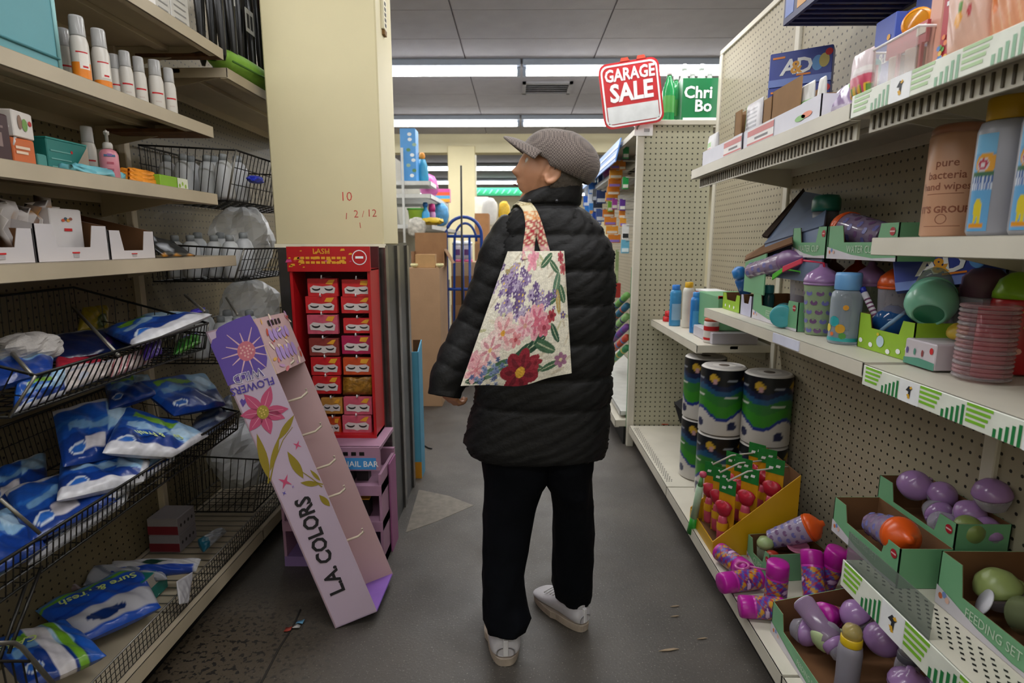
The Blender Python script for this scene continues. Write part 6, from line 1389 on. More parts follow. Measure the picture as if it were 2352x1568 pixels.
pad('bagged_bottle', 'white and teal bagged bottle lying on the base shelf near the fence', Z4(BZ + .04, (468, 1268, 0), (520, 1222, 0), (500, 1212, .04), (455, 1238, .04)), .05, 3, 36, paint=lambda u, v: put(canvas(u, '8f9298'), u < .2, '1c5a70'))
pad('pink_pack', 'faded pink and grey pack behind the large blue one on the base shelf', Z4(zb_ + .01, (70, 1400, 0), (190, 1352, 0), (160, 1330, .04), (60, 1360, .04)), .04, 3, 37, paint=lambda u, v: put(canvas(u, '6f5f5c'), np.sin(u * 14) > .3, '8a7f80'))
wl = T('wire_basket', 'bare wire basket corner in the bottom left foreground', 'basket', (-1.0, 1.1, .2))
b = B(); p_ = [at(-40, 1478, X=-1.02), at(42, 1478, X=-1.02), at(130, 1580, X=-.98), at(-40, 1580, X=-1.0)]
B().tube([p_[0], at(30, 1476, X=-1.02), at(50, 1486, X=-1.02), p_[2]], .005, WIREL, 6).build('rim', wl)
for k in range(5): x_ = -20 + 24 * k; b.tube([at(x_, 1520, X=-1.02), at(x_ + 12, 1580, X=-1.0)], .0018, WIRE, 4)
b.tube([at(-40, 1518, X=-1.02), at(70, 1518, X=-1.01)], .003, WIRE, 4); tag(b.build('wires', wl), kind='stuff')
for k, (px0, py0, px1, py1) in enumerate(((0, 1145, 92, 1225), (60, 1340, -20, 1568), (95, 1300, 20, 1500))):
    B().tube([at(px0, py0, X=-1.06), at(px1, py1, X=-1.02)], .004, WIREL if k == 0 else WIRE, 6).build('post', wl)
# litter by the shelf foot
for k, (px_, py_, cl, lb_) in enumerate(((681, 1442, 'b8b4b0', 'white'), (690, 1432, '5a8fb0', 'blue'), (662, 1448, '9a3a2c', 'red brown'))):
    c_ = at(px_, py_, Z=.002); t = T('paper_scrap', f'tiny crumpled {lb_} scrap on the floor left of the leaning display', 'litter', c_)
    B().grid([[c_ + Vector((.012 * (i - 1), .010 * (j - 1), .004 + .008 * R.random())) for i in range(3)] for j in range(3)], mat(cl, .7)).build('scrap', t).modifiers.new('t', 'SOLIDIFY').thickness = .002
for k, (px_, py_, s_) in enumerate(((1540, 1492, .03), (1552, 1392, .016), (1615, 1466, .016), (1552, 1415, .014))):
    c_ = at(px_, py_, Z=.002); t = T('dry_scrap', ['long tan dry scrap on the floor before the right shelf', 'small tan scrap farthest up the floor by the right shelf', 'tan flake on the floor nearest the right shelf foot', 'small tan flake below the farthest one by the right shelf'][k], 'litter', c_)
    B().prism([c_ + Vector((s_ * a_, s_ * b_ * .6, 0)) for a_, b_ in ((-1.4, -.4), (-.2, -.3), (1, .2), (.4, .4), (-.6, .1))], (0, 0, .002), mat('96836a', .8, noise=.2)).build('scrap', t)
# =================================================================== RIGHT SHELVES
def rp(px_, X, z): return Vector((X, on(px_, X, z), z))
GT_ = mat('6fa67c', .5, noise=.05, scale=5, name='sage_card'); LILC = mat('a98fae', .3, noise=.05); LILG = mat('9b78aa', .2, noise=.06, name='purple_plastic'); CLRB = clear('c8c4d0', .25); CLG_ = clear('9aa58a', .3); ORP = mat('d8561a', .3, noise=.05, name='orange_plastic')
AND = mat('33459c', .4, noise=.06, name='blue_print'); ANL = mat('6f86cc', .4)
def rbox(name, label, px0, px1, X, z, h, dx, mt, faces=None, cat='box', group=None, rot=None):
    ya, yb = on(px0, X, z), on(px1, X, z); return carton(name, label, (dx, ya - yb, h), (X + dx / 2, (ya + yb) / 2, z), mt, faces=faces, cat=cat, group=group, rot=rot)
def adface(p, x, y, z):
    F_ = FRONT(-x)
    decal('pale_band', p, F_, rect(-y, 0, y, z * .22), ANL, .0006); text('A', z * .62, WH, p, F_ @ Matrix.Translation((-y * .38, z * .52, .001)), .03, shear=.15); text('&', z * .5, GOLD, p, F_ @ Matrix.Translation((-y * .12, z * .5, .0012)), .03); text('D', z * .62, WH, p, F_ @ Matrix.Translation((y * .14, z * .52, .001)), .03)
    decal('blue_drop', p, F_, circ(y * .55, z * .55, z * .16, z * .22), mat('5f9ad8', .4), .0008); decal('yellow_shape', p, F_, circ(y * .75, z * .6, z * .14, z * .2), mat('b8a85a', .4), .001); decal('red_badge', p, F_, circ(y * .88, z * .82, z * .10), RED, .0012)
    decal('orange_line', p, F_, rect(-y * .9, z * .82, -y * .5, z * .88), ORNG, .0008); decal('orange_line', p, F_, rect(-y * .1, z * .26, y * .35, z * .31), ORNG, .0008)
# ---- top shelf, far bay
def ttray(label, px0, px1, mark0, mark1, extra=None):
    ya, yb = on(px0, .80, ZT), on(px1, .80, ZT)
    def pr(fr, x, y, h, hc):
        F_ = FRONT(-x); a_, b_ = -((on(mark0, .80, ZT) + 0) - (ya + yb) / 2), -((on(mark1, .80, ZT)) - (ya + yb) / 2)
        decal('white_label', fr, F_, rect(a_, .004, b_, h * .92), mat('e2dcda', .4), .0006); decal('red_strip', fr, F_, rect(a_, h * .55, b_, h * .85), mat('c0504c', .4), .001); decal('red_strip', fr, F_, rect(a_, .006, b_, .012), mat('c0504c', .4), .001); decal('dark_print', fr, F_, rect(lerp(a_, b_, .3), h * .3, lerp(a_, b_, .8), h * .42), mat('4a4046', .4), .001)
        if extra: extra(fr, F_, y, h)
    return tray('white_tray', label, .30, ya - yb - .004, .062, (.80 + .15, (ya + yb) / 2, ZT), 0, mat('d4d4e0', .45, noise=.04), mat('b8b4b8', .5), cut=.96, print_=pr)
ttray('long white tray with red label at the far end of the top right shelf', 1612, 1704, 1662, 1702)
ttray('long white tray with red label and carrot print, nearer on the top right shelf', 1706, 1884, 1716, 1776, lambda fr, F_, y, h: (decal('green_leaf', fr, F_, circ(y * .58, h * .35, .03, .008), mat('6fb04a', .4)), decal('carrot_print', fr, F_, circ(y * .72, h * .4, .03, .008), mat('e0703a', .4))))
for k, (a_, b_, X, top) in enumerate(((1686, 1700, .83, .165), (1700, 1714, .88, .18), (1751, 1769, .84, .155), (1771, 1836, .84, .165), (1868, 1880, .92, .14))):
    ya, yb = on(a_, X, ZT + .08), on(b_, X, ZT + .08)
    t = T('card_divider', ['brown card divider farthest along the white trays', 'brown card divider just behind the farthest one', 'narrow brown card divider beside the text printed packet', 'wide brown card divider in the nearer white tray', 'small brown card divider behind the green and white packets'][k], 'divider', (X, (ya + yb) / 2, ZT + .006))
    B().box((X, yb, ZT + .006), (X + .004, ya, ZT + top), mat('94714c', .85, noise=.08)).build('board', t); B().box((X, ya - .004, ZT + .006), (X + .16, ya, ZT + top * .96), CARD).build('return', t)
def rpouch(name, label, px0, px1, X, z, h, d, paint, rough=.3, cat='pack', lean=0):
    ya, yb = on(px0, X, z + h * .5), on(px1, X, z + h * .5)
    return pad(name, label, [(X - lean * 0, ya, z + .004), (X, yb, z + .004), (X + lean, yb, z + h), (X + lean, ya, z + h)], d, 0, int(px0), paint=paint, cat=cat, gloss=printmat(rough, .15, 30), wave=.15)
rpouch('carrot_packet', 'upright white packet with carrot print at the far end of the top right shelf', 1628, 1648, .87, ZT + .004, .15, .03, lambda u, v: put(put(canvas(u, 'd8d8da'), (v < .6) & (u < .55), 'd86a3a'), (v > .6) & (v < .75) & (u < .6), '6fae3a'))
rpouch('clear_packet', 'small clear packet beside the carrot print packet', 1648, 1660, .95, ZT + .004, .12, .03, lambda u, v: put(canvas(u, 'b8b6b0'), np.sin(v * 30) > .6, '8f8c88'))
rpouch('text_packet', 'white packet covered with grey text in the far white tray', 1713, 1750, .85, ZT + .006, .17, .02, lambda u, v: put(put(canvas(u, 'd4d2d6'), (np.sin(v * 70) > .2) & (u > .15) & (u < .8) & (v > .35) & (v < .85), '8a8890'), u < .07, '6fae3a'))
rpouch('green_packet', 'white and bright green packet beside the wide card divider', 1836, 1868, .86, ZT + .006, .135, .02, lambda u, v: put(put(canvas(u, 'd8d8d4'), (v < .62) & (v > .15), '5fb02c'), (v > .42) & (v < .5), 'b8d0a0'))
rpouch('green_packet', 'white and green packet peeping over the tray end by the purple pouch', 1880, 1893, .86, ZT + .006, .13, .02, lambda u, v: put(canvas(u, 'd4d4d0'), (v < .55), '4f9a3c'))
rpouch('purple_pouch', 'shiny purple pouch with green leaf print at the end of the white tray', 1890, 1950, .835, ZT + .002, .085, .04, lambda u, v: put(put(put(canvas(u, '8a7498'), np.sin(u * 19 + v * 14) > .45, 'c0b4c8'), ell(u, v, .7, .75, .2, .1), '5f9a4c'), v < .15, 'b0a6b8'), lean=.05)
for k in range(3): carton('blue_carton', ['blue carton with white and gold letters, topmost of its stack on the top shelf', 'blue carton with white letters, middle of its stack on the top shelf', 'blue carton at the bottom of its stack behind the card dividers'][2 - k], (.07, .205, .117), (1.035, on(1850, 1.035, 1.98) + .03, ZT + .004 + .1185 * k), AND, math.radians(57), faces=adface, cat='carton', group='blue cartons stacked on the top right shelf')
# hung slatted basket
BZ_ = 2.08
hb2 = T('slatted_basket', 'dark blue tray with slatted underside hung above the top right shelf', 'basket', (1.05, 1.92, BZ_)); NVY = mat('262a5c', .45, noise=.1)
x0, x1, y0, y1 = .90, 1.218, 1.76, 2.09
for q_ in ((x0, y0, x0 + .012, y1), (x1 - .012, y0, x1, y1)): B().box((q_[0], q_[1], BZ_), (q_[2], q_[3], BZ_ + .13), NVY).build('side', hb2)
for q_ in ((x0 + .013, y0, x1 - .013, y0 + .012), (x0 + .013, y1 - .012, x1 - .013, y1)): B().box((q_[0], q_[1], BZ_), (q_[2], q_[3], BZ_ + .13), NVY).build('end', hb2)
for k in range(8): yy = lerp(y0 + .02, y1 - .035, k / 7); B().box((x0 + .013, yy, BZ_), (x1 - .013, yy + .014, BZ_ + .008), NVY).build('slat', hb2)
for k in range(3): xx = lerp(x0 + .06, x1 - .07, k / 2); B().box((xx, y0 + .013, BZ_ + .0085), (xx + .012, y1 - .013, BZ_ + .016), NVY).build('rib', hb2)
B().box((x0 + .014, y0 + .014, BZ_ + .0165), (x1 - .014, y1 - .014, BZ_ + .12), CARDIN).build('contents', hb2)
for k in range(4): B().box((x0 - .001, lerp(y0, y1, k / 4) + .012, BZ_ + .02), (x0, lerp(y0, y1, k / 4) + .07, BZ_ + .10), mat(['6f86cc', 'd8dce8', 'd89a3c', '6f86cc'][k], .4)).build('print', hb2)
# ---- top shelf, near bay
ZT2 = ZT + .0135
rpouch('pink_pouch', 'white and pink pouch with fruit print at the join of the top right shelves', 1960, 2003, .815, ZT2, .105, .03, lambda u, v: put(put(put(put(canvas(u, 'd8c8cc'), v < .45, 'c8506a'), (v < .25) & (np.sin(u * 22) > 0), 'd8b03c'), (v < .2) & (np.cos(u * 26) > .5), '5f8a3c'), (v > .5) & (v < .62) & (u > .3), 'e8e2e2'))
for k, (px_, X) in enumerate(((1976, .93), (1992, .95))): vessel('teal_capped_jar', f'small white jar with teal lid, {["left", "right"][k]} one behind the pink pouch', 'jar', [('body', [(.016, 0), (.018, .004), (.018, .10), (.015, .11)], mat('c8ccca', .4)), ('lid', [(.019, .105), (.02, .11), (.02, .135), (.016, .14)], mat('2f8a8c', .4))], rp(px_, X, ZT2))
ya, yb = on(1993, .82, ZT2 + .03), on(2108, .82, ZT2 + .03)
t = T('clear_tub', 'clear plastic tub holding beige cups and a red card on the top right shelf', 'tub', (.86, (ya + yb) / 2, ZT2)); x0, x1, hh = .815, .90, .096
for a_, b_ in (((x0, yb, ZT2), (x0 + .002, ya, ZT2 + hh)), ((x1 - .002, yb, ZT2), (x1, ya, ZT2 + hh)), ((x0, yb, ZT2), (x1, yb + .002, ZT2 + hh)), ((x0, ya - .002, ZT2), (x1, ya, ZT2 + hh))): B().box(a_, b_, clear('f0eeec', .05)).build('wall', t)
B().tube([(x0, ya, ZT2 + hh), (x0, yb, ZT2 + hh), (x1, yb, ZT2 + hh), (x1, ya, ZT2 + hh)], .003, clear('ffffff', .6), 6, closed=True).build('rim', t)
for k in range(2):
    yy = lerp(ya - .03, yb + .03, .25 + .5 * k); B().lathe([(.017, 0), (.02, .062), (.02, .066)], mat('b89a88', .45, noise=.05), 18, Matrix.Translation((.852, yy, ZT2 + .003))).build('cup', t)
for k, yy in enumerate((ya - .006, (ya + yb) / 2, yb + .012)): B().box((.83, yy - .003, ZT2 + .003), (.836, yy + .003, ZT2 + .068), mat('b04444', .4)).build('red_strip', t)
B().box((.838, yb + .01, ZT2 + .07), (.845, ya - .03, ZT2 + .112), mat('c0545c', .4)).build('red_card', t)
B().box((.837, yb + .012, ZT2 + .088), (.838, yb + .04, ZT2 + .106), mat('d0c8b8', .4)).build('label', t)
po = at(2106, 50, X=.862)
t = T('orange_rattle', 'round clear orange disc rattle standing upright in the clear tub', 'rattle', (po.x, po.y, ZT2))
MO = Matrix.Translation(po) @ Vector((-.75, -.62, .1)).to_track_quat('Z', 'Y').to_matrix().to_4x4()
B().lathe([(0, -.006), (.022, -.006), (.027, -.003), (.028, 0), (.027, .003), (.022, .006), (0, .006)], clear('e8a02c', .6), 24, MO).build('disc', t); B().lathe([(.023, -.0065), (.028, -.004), (.030, 0), (.028, .004), (.023, .0065)], mat('e8941c', .3), 24, MO, cap=False).build('rim', t)
B().tube([(po.x, po.y, po.z - .024), (po.x + .003, po.y - .006, po.z - .045), (po.x + .004, po.y - .008, ZT2 + .004)], [.011, .008, .006], mat('e8901c', .3), 12).build('handle', t)
for k, (a_, b_) in enumerate(((1988, 2032), (2034, 2072))): rbox('blue_carton', ['blue carton with white letters behind the clear tub, left one', 'blue carton with white letters behind the clear tub, right one'][k], a_, b_, 1.06 + .03 * k, ZT2, .30, .05, mat('4a5cae', .4, noise=.06), lambda p, x, y, z: (text('A&D', y * .9, WH, p, FRONT(-x) @ Matrix.Translation((0, z * .62, .001)), .03), decal('gold_dot', p, FRONT(-x), circ(y * .5, z * .8, .008), GOLD), decal('pale_band', p, FRONT(-x), rect(-y, z * .2, y, z * .36), ANL)), 'carton')
rbox('dark_blue_box', 'dark blue box with red dots behind the orange disc', 2074, 2112, 1.08, ZT2, .31, .05, blank('233a86'), lambda p, x, y, z: [decal('red_dot', p, FRONT(-x), circ(-y * .5 + y * .5 * k, z * .8, .008), RED) for k in range(3)])
rbox('peach_box', 'narrow pale pink box beside the red box on the top right shelf', 2119, 2148, .85, ZT2, .26, .04, blank('d8a08c'))
rbox('red_box', 'tall red box with multicoloured dots at its foot on the top right shelf', 2150, 2190, .83, ZT2, .27, .06, blank('b02a38'), lambda p, x, y, z: ([decal('dot', p, FRONT(-x), circ(y * (R.random() * 1.8 - .9), .006 + .05 * R.random(), .005, .005, 8), mat(R.choice(['2f9a8c', 'e0b03c', 'd8702c', '3f7ac0', '5f9a3c']), .4), .0006 + .0001 * k) for k in range(18)], [decal('white_mark', p, FRONT(-x), rect(-y * .5, .11 + .02 * k, y * .1, .118 + .02 * k), WH) for k in range(3)]))
rpouch('peach_pouch', 'pale peach pouch with orange dome and cherry print, top right shelf', 2196, 2292, .83, ZT2, .22, .05, lambda u, v: put(put(put(put(canvas(u, 'd8ae9c'), ell(u, v, .52, .72, .30, .24), 'e07a1c'), ell(u, v, .5, .36, .05, .06), '5a8a3c'), ell(u, v, .46, .28, .10, .06), 'e09a2c'), ell(u, v, .7, .32, .05, .05), 'b82838'))
rpouch('orange_pouch', 'orange pouch at the right edge of the picture, top shelf', 2300, 2400, .84, ZT2, .22, .05, lambda u, v: put(put(canvas(u, 'dc9a78'), ell(u, v, .25, .6, .2, .4), 'd8701c'), np.sin(u * 30 + v * 12) > .85, 'e0b08c'))
# ---- short shelf: canister and lotion bottles
def wrapprint(name, parent, r, z0, z1, paint, n=64, m=30, sx=1, sy=1, rough=.35):
    b = B(); uu, vv = np.meshgrid(np.linspace(0, 1, n), np.linspace(0, 1, m)); u, v = uu.ravel(), vv.ravel()
    P = [(r * math.cos(2 * PI * a) * sx, r * math.sin(2 * PI * a) * sy, lerp(z0, z1, k)) for a, k in zip(u, v)]
    b.add(P, [(j * n + i, j * n + i + 1, (j + 1) * n + i + 1, (j + 1) * n + i) for j in range(m - 1) for i in range(n - 1)], printmat(rough), True); b.col = paint(u, v); return b.build(name, parent, local=True)
pz = rp(2173, .975, ZS)
PEA = mat('d2a284', .35, noise=.04, name='peach_wrap')
t, md = vessel('wipes_canister', 'peach canister with brown lettering on the short right shelf', 'canister', [('body', [(.048, 0), (.052, .004), (.052, .215), (.050, .222)], PEA, {'n': 32}), ('lid', [(.050, .222), (.049, .236), (.042, .242), (0, .244)], mat('a8745a', .3), {'n': 32})], pz)
fa = math.atan2(-pz.y, -pz.x) - .28
BR_ = mat('8a4f36', .5)
for s_, z_, sz in (('pure', .158, .024), ('bacteria', .132, .024), ('hand wipes', .108, .022), ("IT'S GROUP", .058, .020)): curvetext(s_, sz, BR_, md['body'], .0524, fa, z_, .01 if z_ > .07 else .03)
for z_ in (.092, .022): arcband(B(), .0523, fa - .7, fa + .7, z_, z_ + .0012, BR_).build('brown_line', md['body'], local=True)
b = B(); 
for k in range(20):
    a0, a1 = 2 * PI * k / 20, 2 * PI * (k + 1) / 20
    b.add([(math.cos(fa + r_ * math.cos(q_) / .0524) * .0524, math.sin(fa + r_ * math.cos(q_) / .0524) * .0524, .038 + r_ * math.sin(q_)) for r_, q_ in ((.011, a0), (.011, a1), (.0095, a1), (.0095, a0))], [(0, 1, 2, 3)], BR_)
b.build('round_mark', md['body'], local=True)
LOTB = mat('9a9ba4', .3, noise=.03, name='grey_lotion'); YCAP = mat('c49a14', .35, noise=.04)
def lotion(px_, X, label, w_=.048, h=.27):
    p = rp(px_, X, ZS); fa = math.atan2(-p.y, -p.x) + .25; rz = math.atan2(-p.y, -p.x) - PI / 2
    t, md = vessel('lotion_bottle', label, 'bottle', [('body', [(w_ * .92, 0), (w_, .008), (w_, h * .72), (w_ * .9, h * .78), (w_ * .6, h * .80)], LOTB, {'n': 36, 'sy': .62}), ('cap', [(w_ * .78, h * .79), (w_ * .80, h * .80), (w_ * .80, h * .93), (w_ * .76, h * .945)], YCAP, {'n': 28, 'sy': .7})], p, (0, 0, rz), 'grey lotion bottles with yellow caps')
    def lp(u, v):
        c = canvas(u, '5fa0d0'); put(c, v > .80, '6fb0d8'); put(c, ell(u, v, .62, .70, .5, .11), 'd89a2c'); put(c, ell(u, v, .5, .69, .28, .075), 'c8c0c8'); put(c, ell(u, v, .5, .69, .22, .055), 'b03048'); put(c, ell(u, v, .5, .69, .12, .03), 'd8d0d4')
        put(c, (v > .42) & (v < .60), 'c4ccd8'); put(c, (v > .50) & (v < .56) & (np.sin(u * 40) > -.3), '3f5f9a'); put(c, (v > .58) & (v < .605), '3f6a4c'); put(c, (v > .44) & (v < .49) & (np.sin(u * 50) > 0) & (u > .1), '5f7ab0')
        put(c, ell(u, v, .5, .24, .2, .10), 'd8c42c'); put(c, ell(u, v, .42, .14, .08, .06), 'd8c42c'); put(c, ell(u, v, .62, .14, .08, .06), 'd8c42c'); put(c, (v > .035) & (v < .075) & (u > .1) & (u < .85), 'd8901c'); return c
    n, m = 22, 44; uu, vv = np.meshgrid(np.linspace(0, 1, n), np.linspace(0, 1, m)); u, v = uu.ravel(), vv.ravel()
    a0, a1 = math.radians(202), math.radians(252)   # left part of the face
    b = B(); b.add([(w_ * 1.008 * math.cos(lerp(a0, a1, a)), w_ * .62 * 1.012 * math.sin(lerp(a0, a1, a)), lerp(h * .03, h * .70, k)) for a, k in zip(u, v)], [(j * n + i, j * n + i + 1, (j + 1) * n + i + 1, (j + 1) * n + i) for j in range(m - 1) for i in range(n - 1)], printmat(.4), True); b.col = lp(u, v); b.build('label', md['body'], local=True)
    t.rotation_euler = (0, 0, rz + PI); return t
for args in ((2286, .925, 'grey lotion bottle with blue label and yellow cap beside the peach canister'), (2392, .925, 'grey lotion bottle cut by the right edge of the picture')): 
    t = lotion(*args); t.rotation_euler = (0, 0, math.atan2(-t.location.y, -t.location.x) + PI / 2)
t, md = vessel('grey_bottle', 'dark grey bottle half hidden between the peach canister and the lotion', 'bottle', [('body', [(.022, 0), (.024, .005), (.024, .12), (.014, .14), (.012, .15)], mat('4a4a50', .4)), ('cap', [(.013, .148), (.013, .17), (.01, .174)], mat('6a6a70', .4)), ('label', [(.0243, .01), (.0243, .025)], mat('b8a8a8', .5), {'cap': False})], rp(2226, 1.08, ZS))
# ---- far low shelf
def fbottle(px_, py_, label, body, cap, r=.036, h=.20, lab_=None, X=None):
    p = at(px_, py_, Z=ZF); p.z = ZF
    t, md = vessel('lotion_bottle', label, 'bottle', [('body', [(r * .94, 0), (r, .006), (r, h * .80), (r * .85, h * .88), (r * .5, h * .90)], body, {'sy': .7}), ('cap', [(r * .66, h * .89), (r * .68, h * .90), (r * .68, h), (r * .6, h * 1.01)], cap, {'sy': .8})], p)
    if lab_: arcband(B(), r * 1.01, math.radians(225), math.radians(330), h * .15, h * .55, lab_, 10, 1, .7).build('label', md['body'], local=True)
    return t
BLC = mat('3f8cc0', .25, noise=.15, scale=12); fbottle(1549, 748, 'translucent blue bottle with blue cap, leftmost on the far low shelf', BLC, mat('2f7ad0', .4), .034, .24, mat('8fb4d0', .4))
fbottle(1578, 752, 'white bottle with yellow cap between two blue ones on the far low shelf', mat('d8d6cc', .35), mat('d8a81c', .4), .034, .26); fbottle(1597, 764, 'translucent blue bottle in front of the white one with yellow cap', mat('2f7ec8', .25, noise=.2, scale=10), mat('3a8cd4', .35), .034, .22, mat('4a9ad4', .35))
for k, (px_, py_, zz) in enumerate(((1520, 738, 0), (1524, 722, .034))):
    p = at(px_, 738, Z=ZF); vessel('red_stopper', f'red bottle stopper, {["lower", "upper"][k]} one at the far end of the low shelf', 'stopper', [('body', [(.022, 0), (.024, .004), (.022, .03), (.012, .032)], RED)], (p.x + .03, p.y, ZF + zz))
p = at(1632, 786, Z=ZF); p.y = max(p.y, 2.74); t, md = vessel('red_white_can', 'red and white can under the front of the mid shelf', 'can', [('body', [(.034, 0), (.036, .004), (.036, .10), (.033, .106)], mat('d0ccc8', .4)), ('lid', [(.034, .105), (.034, .118), (.03, .12)], mat('b8482c', .4))], (p.x, p.y, ZF))
for z0_, z1_ in ((.014, .026), (.06, .082)): B().lathe([(.0365, z0_), (.0365, z1_)], RED, 22, cap=False).build('red_band', md['body'], local=True)
carton('white_flat_box', 'flat white box lying on the far low shelf behind the red and white can', (.22, .30, .055), (1.05, 2.86, ZF), blank('b9b6c0'))
carton('red_flat_box', 'red box with white top at the back of the far low shelf', (.12, .22, .21), (1.10, 3.22, ZF), blank('b8442c'), faces=lambda p, x, y, z: (B().box((-x, -y, z + .0015), (x, y, z + .012), WH).build('white_lid', p), decal('print', p, SIDEY(0, -y, 0), circ(-.02, z * .6, .02), mat('d8b09c', .5))))
carton('green_flat_box', 'green box with red edge on the far low shelf, before the red one', (.20, .30, .17), (1.08, 2.92, ZF + .0575), GT_, faces=lambda p, x, y, z: (B().box((-x - .001, -y, z - .012), (x, -y + .004, z + .002), RED).build('red_edge', p), decal('white_spot', p, SIDEY(0, -y, 0), circ(-.05, z * .8, .014), WH), decal('red_spot', p, SIDEY(0, -y, 0), circ(-.015, z * .8, .007), RED, .001)))
# ---- mid shelf
def leafcup(name, label, p, body, lid, h=.20, r0=.034, r1=.046, spots=None, rot=(0, 0, 0), dome=1, cat='cup', spc=('6a4a74', '6a6aa8'), grp=None):
    t, md = vessel(name, label, cat, [('body', [(r0 * .96, 0), (r0, .004), (r1, h * .70), (r1, h * .72)], body, {'n': 28}), ('rim', [(r1 * 1.04, h * .70), (r1 * 1.05, h * .73)], lid, {'n': 28}), ('lid', [(r1 * 1.05, h * .73), (r1 * 1.04, h * .77), (r1 * .92, h * .84), (r1 * .6, h * .90), (r1 * .25, h * .95), (r1 * .2, h), (0, h * 1.005)], lid, {'n': 28})], p, rot, grp)
    if spots:
        b = B(); b2 = B()
        for j in range(5):
            for k in range(9):
                a = 2 * PI * k / 9 + .35 * (j % 2); z = h * (.07 + .13 * j); rr_ = lerp(r0, r1, z / (h * .7)) + .0006; s_ = .0075 * h / .2
                (b if (k + j) % 2 else b2).add([((rr_) * math.cos(a + s_ * 1.4 * math.cos(q_) / rr_), rr_ * math.sin(a + s_ * 1.4 * math.cos(q_) / rr_), z + s_ * math.sin(q_)) for q_ in [2 * PI * m_ / 8 for m_ in range(8)]], [tuple(range(8))], mat(spc[(k + j) % 2], .4))
        tag(b.build('print_spots', md['body'], local=True), kind='stuff'); tag(b2.build('print_spots', md['body'], local=True), kind='stuff')
    return t, md
def babybottle(name, label, p, body, cap, h=.19, r=.036, rot=(0, 0, 0), nip=None, deco=None, grp=None):
    parts = [('body', [(r * .95, 0), (r, .006), (r * .96, h * .25), (r, h * .62), (r * .92, h * .72), (r * .72, h * .76)], body, {'n': 26})]
    if nip: parts += [('ring', [(r * .86, h * .74), (r * .88, h * .75), (r * .88, h * .84), (r * .8, h * .855), (r * .55, h * .86)], cap, {'n': 26}), ('dome', [(r * .80, h * .855), (r * .80, h * .93), (r * .62, h * .99), (0, h * 1.02)], nip, {'n': 24}), ('nipple', [(r * .5, h * .86), (r * .25, h * .90), (r * .14, h * .96), (0, h * .97)], clear('d8c890', .5), {'n': 14})]
    else: parts += [('cap', [(r * .80, h * .76), (r * .84, h * .77), (r * .84, h * .96), (r * .78, h), (0, h * 1.002)], cap, {'n': 26})]
    t, md = vessel(name, label, 'bottle', parts, p, rot, grp)
    if deco: deco(md['body'], r, h)
    return t
ZM2 = ZM + .0005
p = at(1877, 758, Z=ZM); leafcup('tumbler', 'pale green tumbler with purple domed lid and leaf spots on the mid right shelf', (1.0, on(1877, 1.0, ZM), ZM2), clear('9ab08c', .75), LILG, .234, .039, .053, True)
def deco(bd_, r, h):
    arcband(B(), r * 1.01, 0, 2 * PI, h * .04, h * .09, mat('2f9aa0', .4), 30).build('teal_band', bd_, local=True)
    for a, z, s_, cl in ((200, .32, .016, '2f9aa0'), (226, .22, .014, 'c8962c'), (172, .22, .012, 'd8c84c'), (236, .12, .010, '4a8a3c'), (240, .52, .008, 'd8962c'), (195, .14, .006, 'd8703c')):
        a = math.radians(a); B().add([(r * 1.015 * math.cos(a + s_ * math.cos(q_) / r), r * 1.015 * math.sin(a + s_ * math.cos(q_) / r), h * z + s_ * math.sin(q_)) for q_ in [2 * PI * k / 10 for k in range(10)]], [tuple(range(10))], mat(cl, .4)).build('animal_print', bd_, local=True)
p = at(1935, 768, Z=ZM); babybottle('baby_bottle', 'clear baby bottle with light blue cap and animal print on the mid right shelf', (.99, on(1935, .99, ZM), ZM2), clear('c0ccd8', .3), mat('6fa6dc', .35, noise=.04), .212, .043, deco=deco)
p = at(1800, 745, Z=ZM); t, md = vessel('teal_cup', 'teal cup lying on its side at the edge of the mid right shelf', 'cup', [('body', [(.0, -.055), (.03, -.052), (.036, -.04), (.036, .03), (.034, .05)], clear('2f8f9c', .7)), ('rim', [(.037, .028), (.038, .04), (.036, .052), (.03, .054), (0, .05)], mat('3f9aa4', .3))], (.965, on(1798, .965, ZM + .03), ZM2 + .042), (PI / 2, 0, -.5))
t.scale = (1.1,) * 3
p = rp(1707, 1.0, ZM + .13); vessel('blue_bottle', 'blue squeeze bottle tipped over the far trays of the mid shelf', 'bottle', [('body', [(.026, -.05), (.03, -.045), (.03, .02), (.02, .035)], clear('2f6ab0', .75)), ('cap', [(.024, .034), (.03, .04), (.027, .07), (.012, .08), (0, .082)], mat('2f7ac0', .35))], (p.x, p.y, ZM + .125), (.2, -.5, 0))
def small_tray(label, px0, px1, X, lx, h, out, pr=None, z=ZM, cut=.6, dz=0):
    ya, yb = on(px0, X, z + h / 2), on(px1, X, z + h / 2); return tray('small_tray', label, lx, ya - yb, h, (X + lx / 2, (ya + yb) / 2, z + dz), 0, out, None, cut=cut, print_=pr)
LIMET = mat('8fb82c', .45, noise=.06)
small_tray('tiny lime tray at the far end of the mid right shelf', 1660, 1699, .96, .10, .075, LIMET, lambda fr, x, y, h, hc: [decal('white_spot', fr, FRONT(-x), circ(y * (-.6 + .5 * k), h * .25, .007, .007, 8), WH) for k in range(3)])
small_tray('tiny white tray between the lime and the green one on the mid shelf', 1701, 1726, .955, .10, .085, mat('b8b8d0', .45), None)
